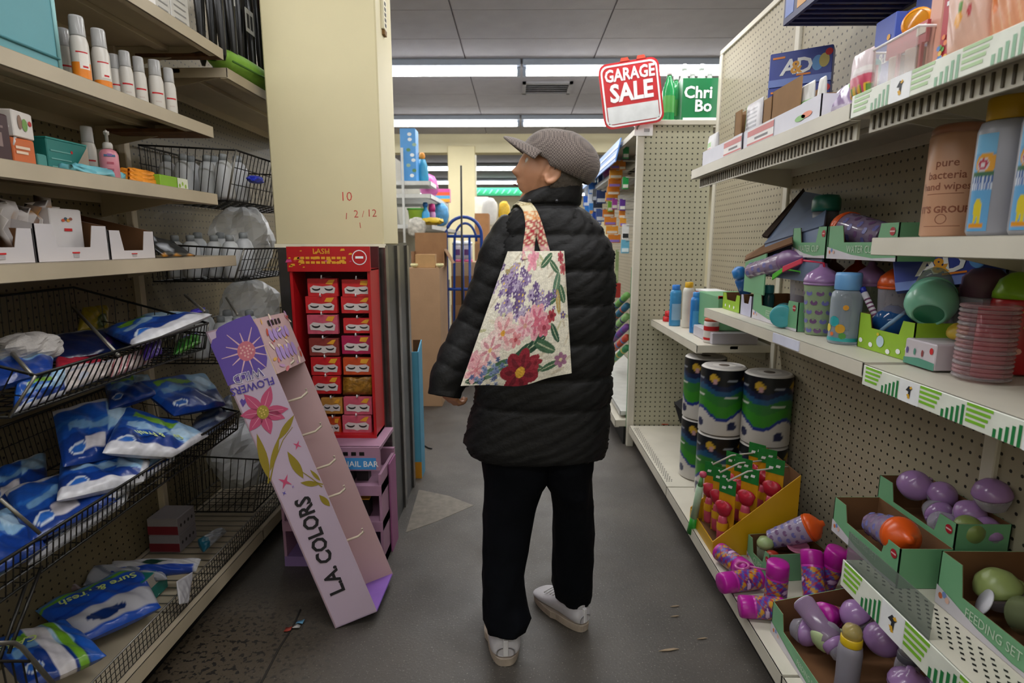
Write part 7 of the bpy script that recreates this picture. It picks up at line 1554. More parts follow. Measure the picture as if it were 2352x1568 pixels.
def dsprint(fr, x, y, h, hc, txt='FEEDING SET', sz=.3):
    F_ = FRONT(-x); b = B(); b.add([F_ @ Vector((u_, v_, .0005)) for u_, v_ in [(-y, 0), (y, 0), (y, h * .10), (y * .4, h * .06), (-y * .2, h * .14), (-y * .7, h * .28), (-y, h * .36)]], [tuple(range(7))], mat('c8c4cc', .5)); b.build('pale_wave', fr)
    text(txt, h * sz, mat('b8cdb8', .5), fr, F_ @ Matrix.Translation((y * .05, hc * .58, .0008)), 0, sx=.8)
    decal('badge', fr, F_, circ(y * .86, h * .78, h * .11), mat('a81c2c', .4), .0008); decal('badge_mark', fr, F_, rect(y * .80, h * .76, y * .92, h * .80), mat('d8b0b0', .4), .0012)
    for k, cl in enumerate(('c86a3c', '6f8ac0', 'd8b0a0')): decal('animal_print', fr, F_, circ(-y * .90 + y * .07 * k, h * .2 + h * .06 * (k % 2), h * .05, h * .06, 8), mat(cl, .5), .001 + .0003 * k)
small_tray('small sage green tray with cut-out holding teal bottles on the mid shelf', 1729, 1832, .955, .14, .10, GT_, dsprint)
for k, px_ in enumerate((1742, 1762)):
    babybottle('teal_bottle', f'dark teal bottle {["farther left", "farther right"][k]} in the small sage tray on the mid shelf', rp(px_, 1.01, ZM + .004), clear('2f6a70', .6), mat('3f9098', .35), .13, .022)
t, md = leafcup('tumbler', 'purple spotted tumbler lying slantwise over the small sage tray', (1.0, 1.98, ZM + .195), clear('9c8aa8', .7), mat('7a5a86', .35), .20, .034, .040, True, (0, 0, 0))
a_, b_ = at(1728, 622, X=.975), at(1848, 590, X=.985); t.location = a_; t.rotation_euler = (b_ - a_).to_track_quat('Z', 'Y').to_euler(); t.scale = (1.0, 1.0, (b_ - a_).length / .2)
for k, (cl, px0, py0, px1, py1) in enumerate((('c8284c', 1800, 618, 1845, 598), ('4ab02c', 1776, 636, 1802, 618))):
    a_, b_ = at(px0, py0, X=.94), at(px1, py1, X=.95); t = T('spoon_handle', f'{["red", "bright green"][k]} flat spoon handle sticking out above the small sage tray', 'spoon', a_)
    B().slab([a_ + Vector((0, 0, -.012)), b_ + Vector((0, 0, -.010)), b_ + Vector((0, 0, .008)), a_ + Vector((0, 0, .010))], .006, mat(cl, .35)).build('handle', t, .002); B().tube([b_, b_ + (b_ - a_) * .4 + Vector((.04, 0, -.02)), Vector((b_.x + .08, b_.y - .05, ZM + .09))], .004, mat(cl, .35)).build('shaft', t)
# tipped cartons behind
t = T('grey_blue_tray', 'large grey blue tray tipped on edge behind the small green trays', 'tray', at(1830, 520, X=1.05))
q8 = [at(1757, 562, X=1.0), at(1895, 520, X=.99), at(1905, 452, X=1.16), at(1850, 442, X=1.18)]
B().slab(q8, .006, mat('5f6f8c', .5, noise=.08)).build('side', t); B().slab([k + Vector((.006, .012, .0)) for k in (at(1752, 545, X=1.0), at(1765, 548, X=1.01), at(1852, 446, X=1.18), at(1848, 436, X=1.18))], .012, mat('2f1f14', .9)).build('inner_edge', t)
B().slab([at(1757, 562, X=1.0), at(1895, 520, X=.99), Vector((.99, at(1895, 520, X=.99).y, ZM + .17)), Vector((1.0, at(1757, 562, X=1.0).y, ZM + .17))], .006, mat('6f7f9c', .5)).build('lower_edge', t)
t = T('sage_tray', 'large sage green tray tipped up with its brown inside showing, mid shelf', 'tray', at(1790, 610, X=1.0))
q8 = [at(1712, 600, X=.965), at(1822, 560, X=.955), at(1822, 528, X=1.06), at(1716, 588, X=1.05)]
B().slab(q8, .006, CARDIN).build('inside', t); B().slab([at(1712, 602, X=.965), at(1760, 582, X=.957), Vector((.957, at(1760, 582, X=.957).y, ZM + .10)), Vector((.965, at(1712, 602, X=.965).y, ZM + .10))], .005, GT_).build('side', t)
p = rp(1890, 1.08, ZM + .28); t, md = vessel('teal_capped_cup', 'grey cup with dark teal lid standing high behind the green trays', 'cup', [('body', [(.026, .0), (.030, .12), (.041, .245), (.042, .27)], mat('5a5c62', .45, noise=.05)), ('lid', [(.045, .27), (.047, .28), (.046, .31), (.038, .325), (0, .33)], mat('1f6a5c', .3))], (1.09, on(1890, 1.09, ZM + .3), ZM + .14))
# support cups under the raised trays
for k, (px_, X, lid, lb_) in enumerate(((1838, 1.06, mat('3f8f8c', .35), 'teal lidded clear cup left of the purple lidded tumbler'), (1985, 1.08, LILG, 'purple lidded clear cup behind the blue capped bottle'), (2045, 1.08, ORP, 'orange lidded clear cup under the raised sage tray'), (1955, 1.16, ORP, 'orange lidded clear cup in the dark behind the blue capped bottle'), (1900, 1.16, mat('7a2f1c', .4), 'dark orange lidded cup at the back behind the purple lidded tumbler'))):
    leafcup('sippy_cup', lb_, rp(px_, X, ZM2), CLRB if k != 1 else CLG_, lid, .243, .036, .047, None)
RZ0 = ZM + .2515
def dtray(label, px0, px1, X, lx, h, z, txt, cut=.5, rz=0):
    ya, yb = on(px0, X, z + h / 2), on(px1, X, z + h / 2)
    return tray('sage_tray', label, lx, ya - yb, h, (X + lx / 2, (ya + yb) / 2, z), rz, GT_, CARDIN, cut=cut, cutw=.55, print_=lambda *a_: dsprint(*a_, txt=txt))
dtray('raised sage green tray with empty cut-out, left of the one holding the orange lidded tumbler', 1820, 1897, .98, .22, .100, RZ0, 'WATER CUP')
dtray('raised sage green tray holding the tumbler with the orange lid, mid shelf', 1902, 2062, .98, .22, .100, RZ0, 'WATER CUP')
t, md = leafcup('tumbler', 'spotted purple tumbler with orange lid lying in the raised sage tray', (0, 0, 0), clear('8a7a96', .75), ORP, .20, .036, .045, True)
a_, b_ = Vector((1.075, on(2040, 1.075, RZ0 + .07), RZ0 + .062)), Vector((1.05, on(1918, 1.05, RZ0 + .09), RZ0 + .105)); t.location = a_; t.rotation_euler = (b_ - a_).to_track_quat('Z', 'Y').to_euler(); t.scale = (1.15, 1.15, (b_ - a_).length / .2)
# lime tray with sheep print and contents
yl0, yl1 = on(1970, 1.0, ZM + .03), on(2096, 1.0, ZM + .03)
t = tray('lime_tray', 'bright lime green tray with white sheep print on the mid right shelf', .16, yl0 - yl1, .100, (1.0 + .08, (yl0 + yl1) / 2, ZM), 0, LIMET, None, cut=.62, cutw=.6, print_=lambda fr, x, y, h, hc: ([decal('sheep', fr, FRONT(-x), circ(y * a_, h * b_, .009, .007, 10), WH, .0008) for a_, b_ in ((-.85, .22), (-.45, .16), (.2, .1), (.55, .18), (.85, .3))], decal('white_badge', fr, FRONT(-x), circ(y * -.1, h * .32, .016), mat('b8cfe0', .4), .001), decal('star', fr, FRONT(-x), circ(-y * .2, h * .5, .006, .005, 5), mat('d8c42c', .4), .0012)))
a_, b_ = at(2020, 745, X=1.04), at(1985, 672, X=1.02); t = T('white_stick', 'white printed stick with blue end leaning in the lime tray', 'stick', a_)
B().tube([a_, b_], .009, mat('c8c6cc', .4), 10).build('tube', t); B().tube([b_, b_ + (b_ - a_).normalized() * .016], .0095, mat('1f2f9a', .4), 10).build('blue_end', t)
for k in range(6): B().tube([a_.lerp(b_, .15 + .12 * k), a_.lerp(b_, .2 + .12 * k)], .0093, mat('6a3a5c', .5), 10).build('print_mark', t)
p = at(2050, 718, X=1.0); vessel('blue_dome_cup', 'dark blue translucent dome cup sitting in the lime tray', 'cup', [('body', [(.03, -.04), (.045, -.03), (.048, 0), (.044, .025), (.03, .042), (0, .05)], clear('1f4f86', .8), {'n': 28}), ('rim', [(.047, -.006), (.050, 0), (.047, .006)], clear('9ac0e0', .6), {'n': 28})], (1.075, on(2050, 1.075, ZM + .08), ZM + .075), (-.5, -.7, 0))
p = at(2137, 705, X=.99); t, md = vessel('mint_lid_cup', 'mint green domed cup lid turned toward the aisle above the white carton', 'cup', [('lid', [(.036, -.05), (.045, -.044), (.056, -.01), (.057, .01), (.050, .03), (.038, .046), (.034, .048), (.032, .044)], mat('7ab89c', .28, noise=.03, name='mint_plastic'), {'n': 32, 'cap': False}), ('inner_ring', [(.033, .044), (.028, .030), (.012, .034), (0, .040)], mat('2f7a58', .3), {'n': 32}), ('cup', [(.034, -.11), (.040, -.10), (.043, -.05)], CLG_, {'n': 28})], (1.05, on(2137, 1.05, ZM + .14), ZM + .150), tuple(Vector((-.5, -.62, -.6)).to_track_quat('Z', 'Y').to_euler()))
for k in range(4): B().lathe([(lerp(.05, .04, k / 3), -.034 - .006 * k + .0), (lerp(.0515, .0415, k / 3), -.0355 - .006 * k)], mat('5f9a84', .3), 28, cap=False).build('groove', md['lid'], local=True)
c_ = at(2185, 612, X=1.115); t = carton('blue_carton', 'blue carton with white and gold letters lying tilted on the mid shelf', (.05, .225, .105), (0, 0, 0), AND, faces=adface, cat='carton')
t.rotation_euler = (math.radians(-11), math.radians(12), math.radians(52)); t.location = (c_.x, c_.y, c_.z - .052)
rbox('paper_carton', 'white carton with grey line print under the tilted blue carton', 2120, 2235, 1.11, ZM, .165, .10, blank('9a98a4'), lambda p, x, y, z: [decal('line', p, FRONT(-x), rect(-y * .9 + y * .22 * k, z * .3, -y * .9 + y * .22 * k + .008, z * .9), mat('7a788a', .5)) for k in range(8)])
yw0, yw1 = on(2078, .985, ZM + .03), on(2148, .985, ZM + .03)
carton('white_carton', 'white carton with teal foot and tiny coloured prints at the shelf edge', (.10, yw0 - yw1, .062), (1.035, (yw0 + yw1) / 2, ZM), blank('c4bcc4'), faces=lambda p, x, y, z: (decal('teal_foot', p, FRONT(-x), [(-y, 0), (y, 0), (y, z * .28), (0, z * .34), (-y, z * .24)], mat('4f8f7c', .4)), decal('red_badge', p, FRONT(-x), circ(y * .75, z * .72, .006, .008), RED), [decal('print', p, FRONT(-x), circ(-y * .8 + y * .5 * k, z * .55, .004, .009, 8), mat(['5a4a8c', '4f8f7c', '8a3a3c'][k], .5), .0008) for k in range(3)]))
p = at(2262, 858, Z=ZM - .004); p = Vector((1.04, on(2262, 1.04, ZM + .07), ZM))
t = T('lid_stack', 'tall stack of clear ridged lids with pink tint at the right of the mid shelf', 'lids', p); n_ = 17
for k in range(n_):
    z = p.z + .002 + .0098 * k; B().lathe([(.040, z), (.053, z + .001), (.055, z + .004), (.053, z + .0075), (.040, z + .0085)], clear('e0b8bc' if k % 3 else 'd8d0d4', .16), 26, Matrix.Translation((p.x, p.y, 0)), cap=False).build('lid', t)
B().lathe([(.030, p.z + .004), (.030, p.z + .16)], clear('c0485a', .55), 20, Matrix.Translation((p.x + .008, p.y - .004, 0))).build('red_core', t)
p = Vector((1.16, on(2318, 1.16, ZM + .05), ZM)); t, md = vessel('red_bottle', 'red bottle with lime green dotted dome cap at the right end of the mid shelf', 'bottle', [('body', [(.048, 0), (.052, .005), (.050, .10), (.046, .165), (.042, .175)], mat('b01a22', .3, noise=.05), {'n': 30}), ('cap', [(.046, .172), (.046, .185), (.036, .215), (.018, .23), (0, .234)], mat('7fae1c', .3), {'n': 30})], p)
fa = math.atan2(-p.y, -p.x)
for a_, z_, s_, cl in ((-.5, .13, .003, 'd8b02c'), (.1, .15, .003, 'd8b02c'), (.4, .11, .003, '9ab02c'), (-.2, .09, .003, 'd8b02c'), (.3, .145, .003, 'd8b02c'), (-.1, .12, .003, '9ab02c'), (-.3, .04, .014, '6fb03c'), (.2, .055, .012, 'd89a8c'), (-.6, .06, .008, 'd8a08c')):
    a = fa + a_; r = .0525; B().add([(r * math.cos(a + s_ * math.cos(q_) / r), r * math.sin(a + s_ * math.cos(q_) / r), z_ + s_ * .7 * math.sin(q_)) for q_ in [2 * PI * k / 9 for k in range(9)]], [tuple(range(9))], mat(cl, .4)).build('print', md['body'], local=True)
p = at(2258, 648, X=1.10); vessel('purple_disc', 'dusty purple round cup standing behind the clear lid stack', 'cup', [('body', [(.03, 0), (.034, .01), (.04, .15), (.05, .185), (.048, .215), (.03, .235), (0, .24)], mat('6a4a5c', .4, noise=.08), {'n': 26})], (1.165, on(2255, 1.165, ZM + .15), ZM))
p = at(2195, 672, X=1.03); vessel('yellow_disc', 'small yellow disc wedged between the mint lid and the clear stack', 'disc', [('body', [(.0, -.006), (.022, -.005), (.024, 0), (.02, .006), (0, .008)], mat('b89a2c', .4))], (1.06, on(2200, 1.06, ZM + .1), ZM + .09), (.3, -.9, 0))
# =================================================================== BASE DECK AND LOW SHELF AT THE RIGHT
def rollpaint(seed):
    def f(u, v):
        c = canvas(u, '0d1116'); w = .05 * np.sin(2 * PI * u * 3 + seed)
        put(c, v + w < .80, '0f1c3c'); put(c, v + w < .72, '1a4a6c'); put(c, v + w < .64, '2a6a2c'); put(c, v + w < .50, '2f7a1f'); put(c, v + 1.6 * w < .34, '1c2f7a'); put(c, v + 1.6 * w < .29, 'b8b4ae')
        for k in range(4):
            uc = (k / 4 + .13) % 1; put(c, ell(u, v, uc, .87, .035, .06), 'b8962c'); put(c, ell(u, v, uc + .01, .82, .02, .035), 'b08a8c'); put(c, ell(u, v, (uc + .14) % 1, .15, .035, .07), '1c2448')
            put(c, (np.abs(u - (uc + .13) % 1) < .05) & (np.abs(v - .60) < .012), 'c0c4b8'); put(c, (np.abs(u - (uc + .13) % 1) < .035) & (np.abs(v - .85) < .008), '8a9098'); put(c, (np.abs(u - (uc + .13) % 1) < .04) & (np.abs(v - .48) < .006), '8fb08a')
        return c
    return f
def roll(x, y, z, label, seed):
    t = T('paper_roll', label, 'paper roll', (x, y, z), 'wrapped paper rolls on the base shelf'); r, h = .102, .318
    b = B().lathe([(r * .90, 0), (r * .985, .008), (r * .985, h - .008), (r * .9, h)], mat('c4c0ba', .6), 36, Matrix.Translation((x, y, z))).build('roll', t)
    wrapprint('wrapper', t, r, .006, h - .006, rollpaint(seed), 72, 40); B().lathe([(.024, h + .0016), (.02, h + .0018), (0, h + .0018)], mat('5a5048', .8), 20, Matrix.Translation((x, y, z))).build('core', t)
    B().lathe([(r * .8, h + .0006), (r * .5, h + .0012)], mat('b0aca8', .7), 30, Matrix.Translation((x, y, z)), cap=False).build('film_fold', t)
RW = ZB + .0015; HR = .322
P1 = Vector((.965, 2.60)); P2 = Vector((1.112, 2.455)); P3 = Vector((.955, 2.83))
for (p_, s_, up, lo) in ((P1, 1, 'upper wrapped paper roll, nearest of those by the aisle', 'lower wrapped paper roll right behind the yellow tray'), (P2, 2, 'upper wrapped paper roll against the back panel', 'lower wrapped paper roll by the back panel, behind the yellow tray'), (P3, 3, 'upper wrapped paper roll nearest the pegboard end panel', 'lower wrapped paper roll nearest the pegboard end panel')):
    roll(p_.x, p_.y, RW, lo, s_ + 5); roll(p_.x, p_.y, RW + HR, up, s_)
t = T('black_card', 'black card leaning on the pegboard end panel beside the paper rolls', 'card', at(1570, 940, Y=3.60))
c_ = [at(1548, 925, Y=3.60), at(1562, 972, Y=3.5), at(1592, 972, Y=3.5), at(1592, 900, Y=3.60)]
B().slab([(k.x, k.y, max(k.z, ZB + .003)) for k in c_], .004, mat('17171a', .5)).build('card', t)
t = T('red_scrap', 'tiny red scrap on the base shelf below the pegboard end panel', 'scrap', at(1526, 972, Z=ZB + .003)); B().box(at(1520, 975, Z=ZB + .002), at(1532, 971, Z=ZB + .006), mat('c03a1c', .5)).build('scrap', t)
# ---- yellow tray of carded wands
YL = mat('c79a0e', .45, noise=.08, scale=5, name='yellow_card'); YX0, YX1, YY0, YY1 = .762, 1.08, 2.05, 2.345; zB = ZB + .0015
yt = T('yellow_tray', 'yellow sloped cardboard tray of carded toys on the right base shelf', 'tray', ((YX0 + YX1) / 2, (YY0 + YY1) / 2, zB))
def sidep(y, d): return [(YX0, y, zB), (YX0, y, zB + .055), (YX1, y, zB + .33), (YX1, y, zB)]
for y, d in ((YY0, .004), (YY1 - .004, .004)): B().prism(sidep(y, d), (0, d, 0), YL).build('side', yt)
B().box((YX0, YY0 + .0045, zB), (YX0 + .004, YY1 - .0045, zB + .05), YL).build('front', yt); B().box((YX1 - .004, YY0 + .0045, zB), (YX1, YY1 - .0045, zB + .33), CARDIN).build('back', yt); B().box((YX0 + .0045, YY0 + .0045, zB), (YX1 - .0045, YY1 - .0045, zB + .004), CARDIN).build('floor_panel', yt)
for y_ in (2.115, 2.20, 2.285): B().tube([(YX1 - .005, y_ + .03, zB + .325), (.90, y_ - .01, zB + .322), (.815, y_ - .035, zB + .292), (.81, y_ - .036, zB + .302)], .0035, mat('c8c4bc', .4)).build('hanger_peg', yt)
PKT, PKD = mat('c8506a', .3, noise=.15, scale=30), mat('b02036', .3)
def wand(x, y, z, rz, label, col1, col2):
    t = T('carded_wand', label, 'toy', (0, 0, 0), 'carded wands in the yellow tray'); 
    c = B().box((-.026, 0, 0), (.026, .003, .20), mat('cf9a18', .4, noise=.12, scale=40)).build('card', t); B().box((-.027, -.0012, .165), (.027, 0, .212), mat('1f7a34', .4, noise=.15, scale=50)).build('green_header', t)
    for k in range(2): B().slab([(-.018 + .02 * k, -.0016, .178 + .008 * k), (-.006 + .02 * k, -.0016, .178 + .008 * k), (-.004 + .02 * k, -.0016, .186 + .008 * k), (-.016 + .02 * k, -.0016, .186 + .008 * k)], .0006, WH).build('white_print', t)
    B().lathe([(.012, .012), (.015, .02), (.016, .06), (.013, .09), (.011, .10)], col1, 16, Matrix.Translation((0, -.017, 0))).build('tube', t)
    b = B(); g = []
    for i in range(9):
        v = -PI / 2 + PI * i / 8; g.append([Vector((.024 * math.cos(v) ** .7 * math.cos(a) * (1 + .25 * (math.sin(v) > 0)) if math.cos(v) > 0 else 0, -.017 + .014 * math.cos(v) * math.sin(a), .122 + .025 * math.sin(v) - (.010 * (1 - min(1, abs(math.cos(a)) * 2)) if v > .5 else 0))) for a in [2 * PI * k / 16 for k in range(16)]])
    b.grid(g, col2, closev=True); b.build('heart_head', t); B().lathe([(.0165, .055), (.017, .06), (.017, .075), (.0165, .08)], mat('d8a01c', .4), 16, Matrix.Translation((0, -.017, 0)), cap=False).build('label_ring', t)
    t.location = (x, y, z); t.rotation_euler = (0, 0, rz); t.scale = (1.3,) * 3
wn = ['first row, nearest the camera', 'first row, second from the camera', 'first row, third from the camera', 'middle row, nearest the camera', 'middle row, second from the camera', 'middle row, third from the camera', 'back row, nearest the camera', 'back row, second from the camera', 'back row, third from the camera']
k = 0
for r_, (x_, z_) in enumerate(((.83, .010), (.915, .055), (1.01, .095))):
    for c_ in range(3):
        wand(x_ + .006 * (c_ % 2), 2.115 + .085 * c_, zB + z_ + .008 * (c_ % 2), -.75 + .06 * ((k * 7) % 5 - 2), 'red headed wand on yellow card in the yellow tray, ' + wn[k], PKT, PKD); k += 1
a_, b_ = at(1588, 1222, X=.752), at(1612, 1095, X=.762)
t = T('green_tube', 'green and white tube with pink top leaning at the front of the yellow tray', 'tube', a_)
B().tube([a_, a_.lerp(b_, .28)], [.020, .016], mat('2f9a34', .35), 12).build('green_end', t); B().tube([a_.lerp(b_, .28), a_.lerp(b_, .85)], [.016, .014], mat('a8c4a8', .35, noise=.1, scale=40), 12).build('tube', t); B().tube([a_.lerp(b_, .85), b_], [.012, .006], mat('5fa05c', .35), 12).build('neck', t)
B().lathe([(0, -.016), (.012, -.010), (.016, 0), (.012, .010), (0, .014)], mat('c8506e', .3), 14, Matrix.Translation(b_ + Vector((.004, -.002, .012)))).build('pink_top', t)
# ---- magenta bubble bottles
MAG = mat('b01c96', .3, noise=.06, name='magenta_plastic')
def bubpaint(u, v):
    c = canvas(u, '6a2a8c'); put(c, np.sin(u * 25 + v * 9) > .3, 'c8901c'); put(c, (np.sin(u * 37 - v * 21) > .72), 'a82c3c'); put(c, np.cos(u * 31 + v * 28) > .8, '2f6ab0'); put(c, ell((u * 2) % 1, v, .5, .62, .22, .14), '5a1c6c'); put(c, ell((u * 2) % 1, v, .5, .62, .18, .06), 'd0b0d0'); put(c, v < .06, 'b01c96'); return c
def bubble(label, p, rot, h=.135, r=.031):
    h *= 1.13; r *= 1.13; p = (p[0], p[1], p[2] + (.004 if p[2] > ZB + .01 else 0))
    t, md = vessel('bubble_bottle', label, 'bottle', [('body', [(r * .96, 0), (r, .004), (r, h * .70), (r * .93, h * .73)], MAG, {'n': 26}), ('cap', [(r * .97, h * .70), (r * 1.02, h * .71), (r * 1.0, h * .96), (r * .93, h), (r * .3, h * 1.005), (0, h)], MAG, {'n': 26})], p, rot, 'magenta bubble bottles on the base shelf')
    wrapprint('label', md['body'], r * 1.006, h * .05, h * .66, bubpaint, 48, 22); return t
D = math.radians
bubble('magenta capped bubble bottle standing upright in front of its pile', (.865, 1.735, ZB), (0, 0, .6), .14)
bubble('bubble bottle lying across the shelf edge, farthest from the camera', (.775, 2.01, ZB + .034), (D(90), 0, D(20)))
bubble('bubble bottle lying with its magenta cap to the aisle, second from the far one', (.855, 1.835, ZB + .033), (0, D(-90), D(12)))
bubble('bubble bottle lying with its cap at the shelf edge, nearest the sage tray', (.86, 1.665, ZB + .033), (0, D(-92), D(-8)), .12)
bubble('bubble bottle leaning right of the upright one, cap uppermost', (.985, 1.71, ZB + .02), (0, D(38), D(75)), .15)
bubble('bubble bottle lying slantwise behind the price rail end', (1.03, 1.60, ZB + .035), (D(62), D(0), D(-60)), .15)
bubble('bubble bottle at the back of the pile with its cap up', (1.05, 1.80, ZB + .0), (D(8), D(10), 0), .165)
bubble('bubble bottle at the right back of the pile, cap up', (1.12, 1.735, ZB + .0), (D(-6), D(6), 0), .17)
bubble('short bubble bottle wedged low in the middle of the pile', (.97, 1.655, ZB + .033), (D(84), 0, D(-35)), .11)
bubble('bubble bottle with its cap between the back ones', (1.09, 1.655, ZB), (D(10), 0, 0), .16)
t = T('clear_wand', 'pink translucent ring wand lying on the bubble bottles at the shelf edge', 'wand', (.80, 1.86, ZB + .07))
B().tube([(.80 + .022 * math.cos(q_), 1.86 + .022 * math.sin(q_), ZB + .071 + .004 * math.cos(q_)) for q_ in [2 * PI * k / 14 for k in range(14)]], .005, clear('d070b0', .6), 8, closed=True).build('ring', t); B().tube([(.82, 1.85, ZB + .074), (.90, 1.82, ZB + .074)], .004, clear('d070b0', .6), 8).build('stem', t)
# ---- sage tray behind the bubbles
tray('sage_tray', 'sage green tray behind the magenta bottles, holding an orange lidded tumbler', .22, .15, .105, (1.0, 1.955, ZB), D(6), GT_, CARDIN, cut=.5, cutw=.6, print_=lambda *a_: dsprint(*a_, txt='CUPS'))
t, md = leafcup('tumbler', 'spotted lilac tumbler with orange lid lying over the small sage tray on the base shelf', (0, 0, 0), clear('b0a4c0', .75), ORP, .20, .034, .048, True)
t.location = (.955, 1.99, ZB + .10); t.rotation_euler = (D(0), D(58), D(-25))
vessel('lime_lid_cup', 'clear cup with pale lime lid standing in the small sage tray', 'cup', [('body', [(.024, 0), (.028, .08)], CLG_), ('lid', [(.029, .08), (.03, .095), (.022, .112), (0, .116)], mat('9ab07a', .35))], (.925, 1.965, ZB + .005)); vessel('dark_red_cup', 'dark red cup beside the lime lidded one in the small sage tray', 'cup', [('body', [(.018, 0), (.022, .07), (.02, .085), (.008, .09)], mat('9a2c14', .35))], (.93, 1.912, ZB + .005))
vessel('pink_dish', 'shallow pink dish at the front of the small sage tray', 'dish', [('bowl', [(.012, 0), (.034, .012), (.038, .02), (.034, .019), (.012, .006)], mat('b8708c', .4))], (1.03, 1.93, ZB + .09), (D(10), D(-8), 0))
# ---- near sage tray with purple feeding bottles
def rattle(label, p, rot, s_=1.0, col=None, hdl=True):
    t, md = vessel('snack_cup', label, 'cup', [('bowl', [(.018, -.044), (.030, -.036), (.040, -.012), (.042, 0)], CLRB, {'n': 26}), ('lid', [(.0425, -.003), (.0445, .002), (.042, .012), (.034, .028), (.018, .040), (0, .045)], col or LILG, {'n': 26})], p, rot)
    if hdl: B().tube([(.040 + .012 * math.sin(q_), 0, .004 + .020 * math.cos(q_) - .02) for q_ in [PI * k / 8 for k in range(9)]], .0045, col or LILG, 8).build('handle', t, local=True)
    t.scale = (s_,) * 3; return t
T2 = tray('sage_tray', 'nearest sage green tray on the right base shelf, full of purple feeding cups', .30, .42, .105, (.795 + .15, 1.395, ZB), 0, GT_, CARDIN, cut=.52, cutw=.7, print_=lambda *a_: dsprint(*a_, txt='FEEDING SET', sz=.22), sideh=.17)
zt2 = ZB + .006
def feeder(label, p, rot, body, h=.16, r=.03): return vessel('feeding_bottle', label, 'bottle', [('body', [(r * .9, 0), (r, .006), (r * .86, h * .45), (r, h * .68), (r * .8, h * .74)], body, {'n': 24}), ('ring', [(r * .95, h * .72), (r * .98, h * .73), (r * .98, h * .84), (r * .7, h * .86)], LILG, {'n': 24}), ('dome', [(r * .82, h * .85), (r * .80, h * .95), (r * .5, h * 1.02), (0, h * 1.04)], CLRB, {'n': 20})], p, rot)
t, md = feeder('lilac clear feeding bottle lying with a white round sticker on its base, nearest sage tray', (.852, 1.545, zt2 + .14), tuple(Vector((.05, -.15, -.075)).to_track_quat('Z', 'Y').to_euler()), clear('a890b0', .5), .17, .032)
B().lathe([(0, -.002), (.026, -.0015), (.026, .0), (0, .0005)], WH, 24, Matrix.Translation((0, 0, -.001))).build('sticker', md['body'], local=True); B().lathe([(0, -.0035), (.008, -.003)], RED, 12, Matrix.Translation((.006, .006, -.0)), cap=False).build('red_logo', md['body'], local=True)
rattle('purple lidded snack cup with handle, back left in the nearest sage tray', (.99, 1.50, zt2 + .125), (D(-15), D(-35), 0), 1.05)
rattle('purple lidded snack cup with handle, back right in the nearest sage tray', (1.0, 1.40, zt2 + .125), (D(18), D(-30), D(30)), 1.05)
rattle('snack cup with pale lime lid turned down, front middle of the nearest sage tray', (.885, 1.462, zt2 + .085), (D(150), D(25), 0), .95, mat('a8b88a', .35))
rattle('lilac snack cup lying under the stickered feeding bottle', (.86, 1.53, zt2 + .05), (D(80), D(-10), D(40)), .9)
babybottle('yellow_ring_bottle', 'grey feeding bottle with yellow ring and clear dome standing in the nearest sage tray', (.885, on(1950, .885, .25), zt2), mat('8a8792', .3, noise=.03), mat('d0b01c', .35), .20, .030, nip=clear('c8b878', .45))
babybottle('clear_dome_bottle', 'small bottle with clear dome behind the yellow ringed one', (1.0, 1.30, zt2 + .02), CLRB, mat('5a5a60', .35), .165, .028, nip=clear('b0b0b4', .4))
leafcup('tumbler', 'tumbler with shiny purple lid in front of the small clear domed bottle', (.96, 1.235, zt2), clear('8a9478', .7), LILG, .175, .034, .044, None); leafcup('tumbler', 'tumbler with shiny purple lid farther right under the price rail', (1.03, 1.215, zt2), clear('8a9478', .7), LILG, .165, .034, .044, None)
vessel('orange_ball_cup', 'small red orange ball cup under the price rail at the bottom of the picture', 'cup', [('ball', [(0, 0), (.018, .006), (.025, .025), (.018, .044), (0, .05)], mat('b8401c', .25))], (1.025, 1.13, zt2 + .10)); vessel('black_block', 'dark round base under the red orange ball cup', 'cup', [('body', [(.02, 0), (.022, .09), (.018, .096)], BLACK)], (1.025, 1.13, zt2))
carton('brown_block', 'brown cardboard block standing behind the purple snack cups', (.02, .10, .18), (1.13, 1.44, ZB), mat('8a6236', .85, noise=.1))
# ---- low shelf: sage trays
def bigtray(label, x, y0, y1, z, lx, h, txt, cut=.5, cutw=.62, sideh=None, rz=0): return tray('sage_tray', label, lx, y1 - y0, h, (x + lx / 2, (y0 + y1) / 2, z), rz, GT_, CARDIN, cut=cut, cutw=cutw, print_=lambda *a_: dsprint(*a_, txt=txt, sz=.24), sideh=sideh)
bigtray('sage tray on the low shelf holding the tumbler with the broad orange lid', .935, 1.285, 1.575, ZL, .13, .105, 'FEEDING SET', .55)
bigtray('sage green tray of purple snack cups, highest and farthest back on the low shelf', 1.075, 1.30, 1.60, ZL + .058, .135, .105, 'FEEDING SET', .5); carton('hidden_stand', 'plain brown carton under the highest sage tray on the low shelf', (.12, .27, .054), (1.145, 1.45, ZL), CARD)
bigtray('sage green tray of lime cups nearest the camera on the low shelf', .995, .93, 1.235, ZL, .20, .13, 'FEEDING SET', .45, .6)
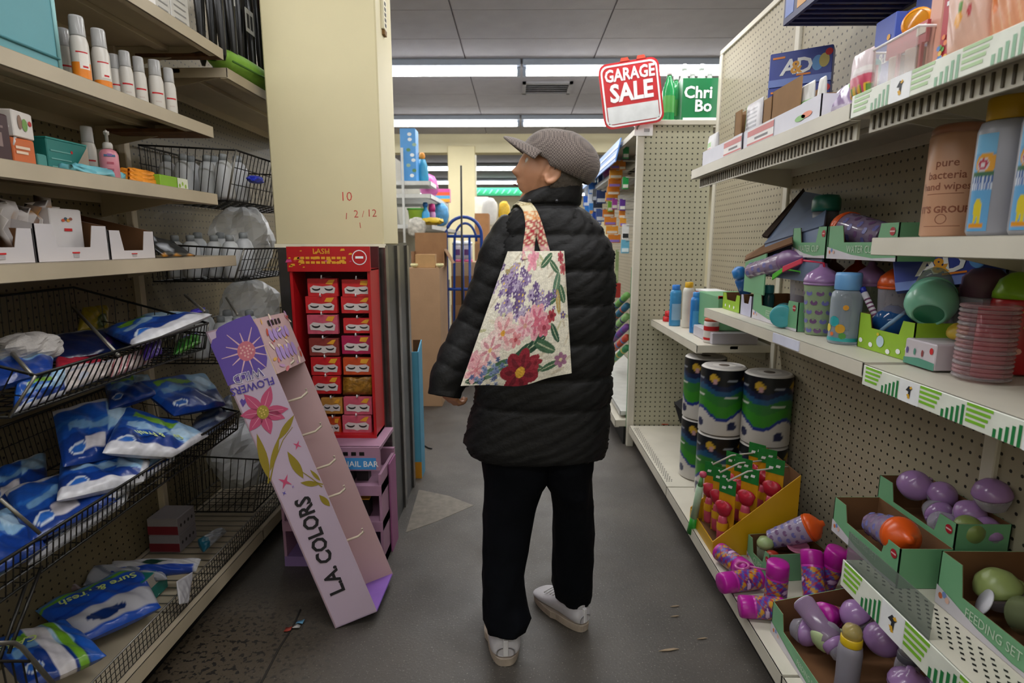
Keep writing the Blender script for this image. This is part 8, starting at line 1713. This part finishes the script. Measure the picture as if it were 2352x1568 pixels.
t, md = leafcup('tumbler', 'purple tumbler with broad orange lid lying in the sage tray behind the clear lip', (0, 0, 0), clear('8a7a98', .75), ORP, .17, .032, .046, True)
t.location = (.985, 1.47, ZL + .075); t.rotation_euler = (D(75), D(15), D(-8))
zz_ = ZL + .066
t = rattle('big glossy purple snack cup on top of the back sage tray', (1.13, 1.53, zz_ + .095), (D(35), D(-25), 0), 1.0); 
for k, (x, y, z, rx, ry, lb_) in enumerate(((1.145, 1.45, .05, 100, 10, 'lying in the middle of the back sage tray'), (1.165, 1.375, .085, 30, -40, 'at the right of the back sage tray'), (1.12, 1.39, .045, 120, 20, 'low at the front right of the back sage tray'), (1.17, 1.48, .09, -20, -30, 'behind the big one in the back sage tray'))): rattle('purple snack cup ' + lb_, (x, y, zz_ + z), (D(rx), D(ry), D(40 * k)), .85)
rattle('snack cup with olive green lid at the right end of the back sage tray', (1.125, 1.325, zz_ + .07), (D(60), D(-20), 0), .8, mat('7a8a4c', .35))
rattle('dark purple snack cup high at the right edge of the picture above the back tray', (1.18, 1.335, zz_ + .158), (D(0), D(-12), 0), .95)
rattle('purple snack cup under the dark one at the right end of the back tray', (1.175, 1.335, zz_ + .06), (D(5), D(-5), 0), .9)
t = feeder('clear olive feeding bottle with round white sticker in the nearest low shelf tray', (1.07, 1.10, ZL + .06), (D(60), D(-30), D(20)), clear('7a8460', .45), .15, .04)[0]
rattle('clear snack cup with olive lid in the nearest low shelf tray', (1.08, 1.17, ZL + .075), (D(-10), D(-20), 0), 1.05, mat('8a9a5c', .35)); rattle('second clear snack cup with olive lid, right end of the nearest low shelf tray', (1.085, 1.02, ZL + .07), (D(20), D(-15), D(30)), 1.0, mat('7f8f54', .35))
t = T('round_sticker', 'round white printed sticker disc in the nearest low shelf tray', 'sticker', (1.03, 1.15, ZL + .07)); B().lathe([(0, -.002), (.03, -.0015), (.03, .0015), (0, .002)], mat('c4c4cc', .4), 26, Matrix.Translation((1.022, 1.135, ZL + .068)) @ Matrix.Rotation(D(-65), 4, 'Y') @ Matrix.Rotation(D(-25), 4, 'X')).build('disc', t)
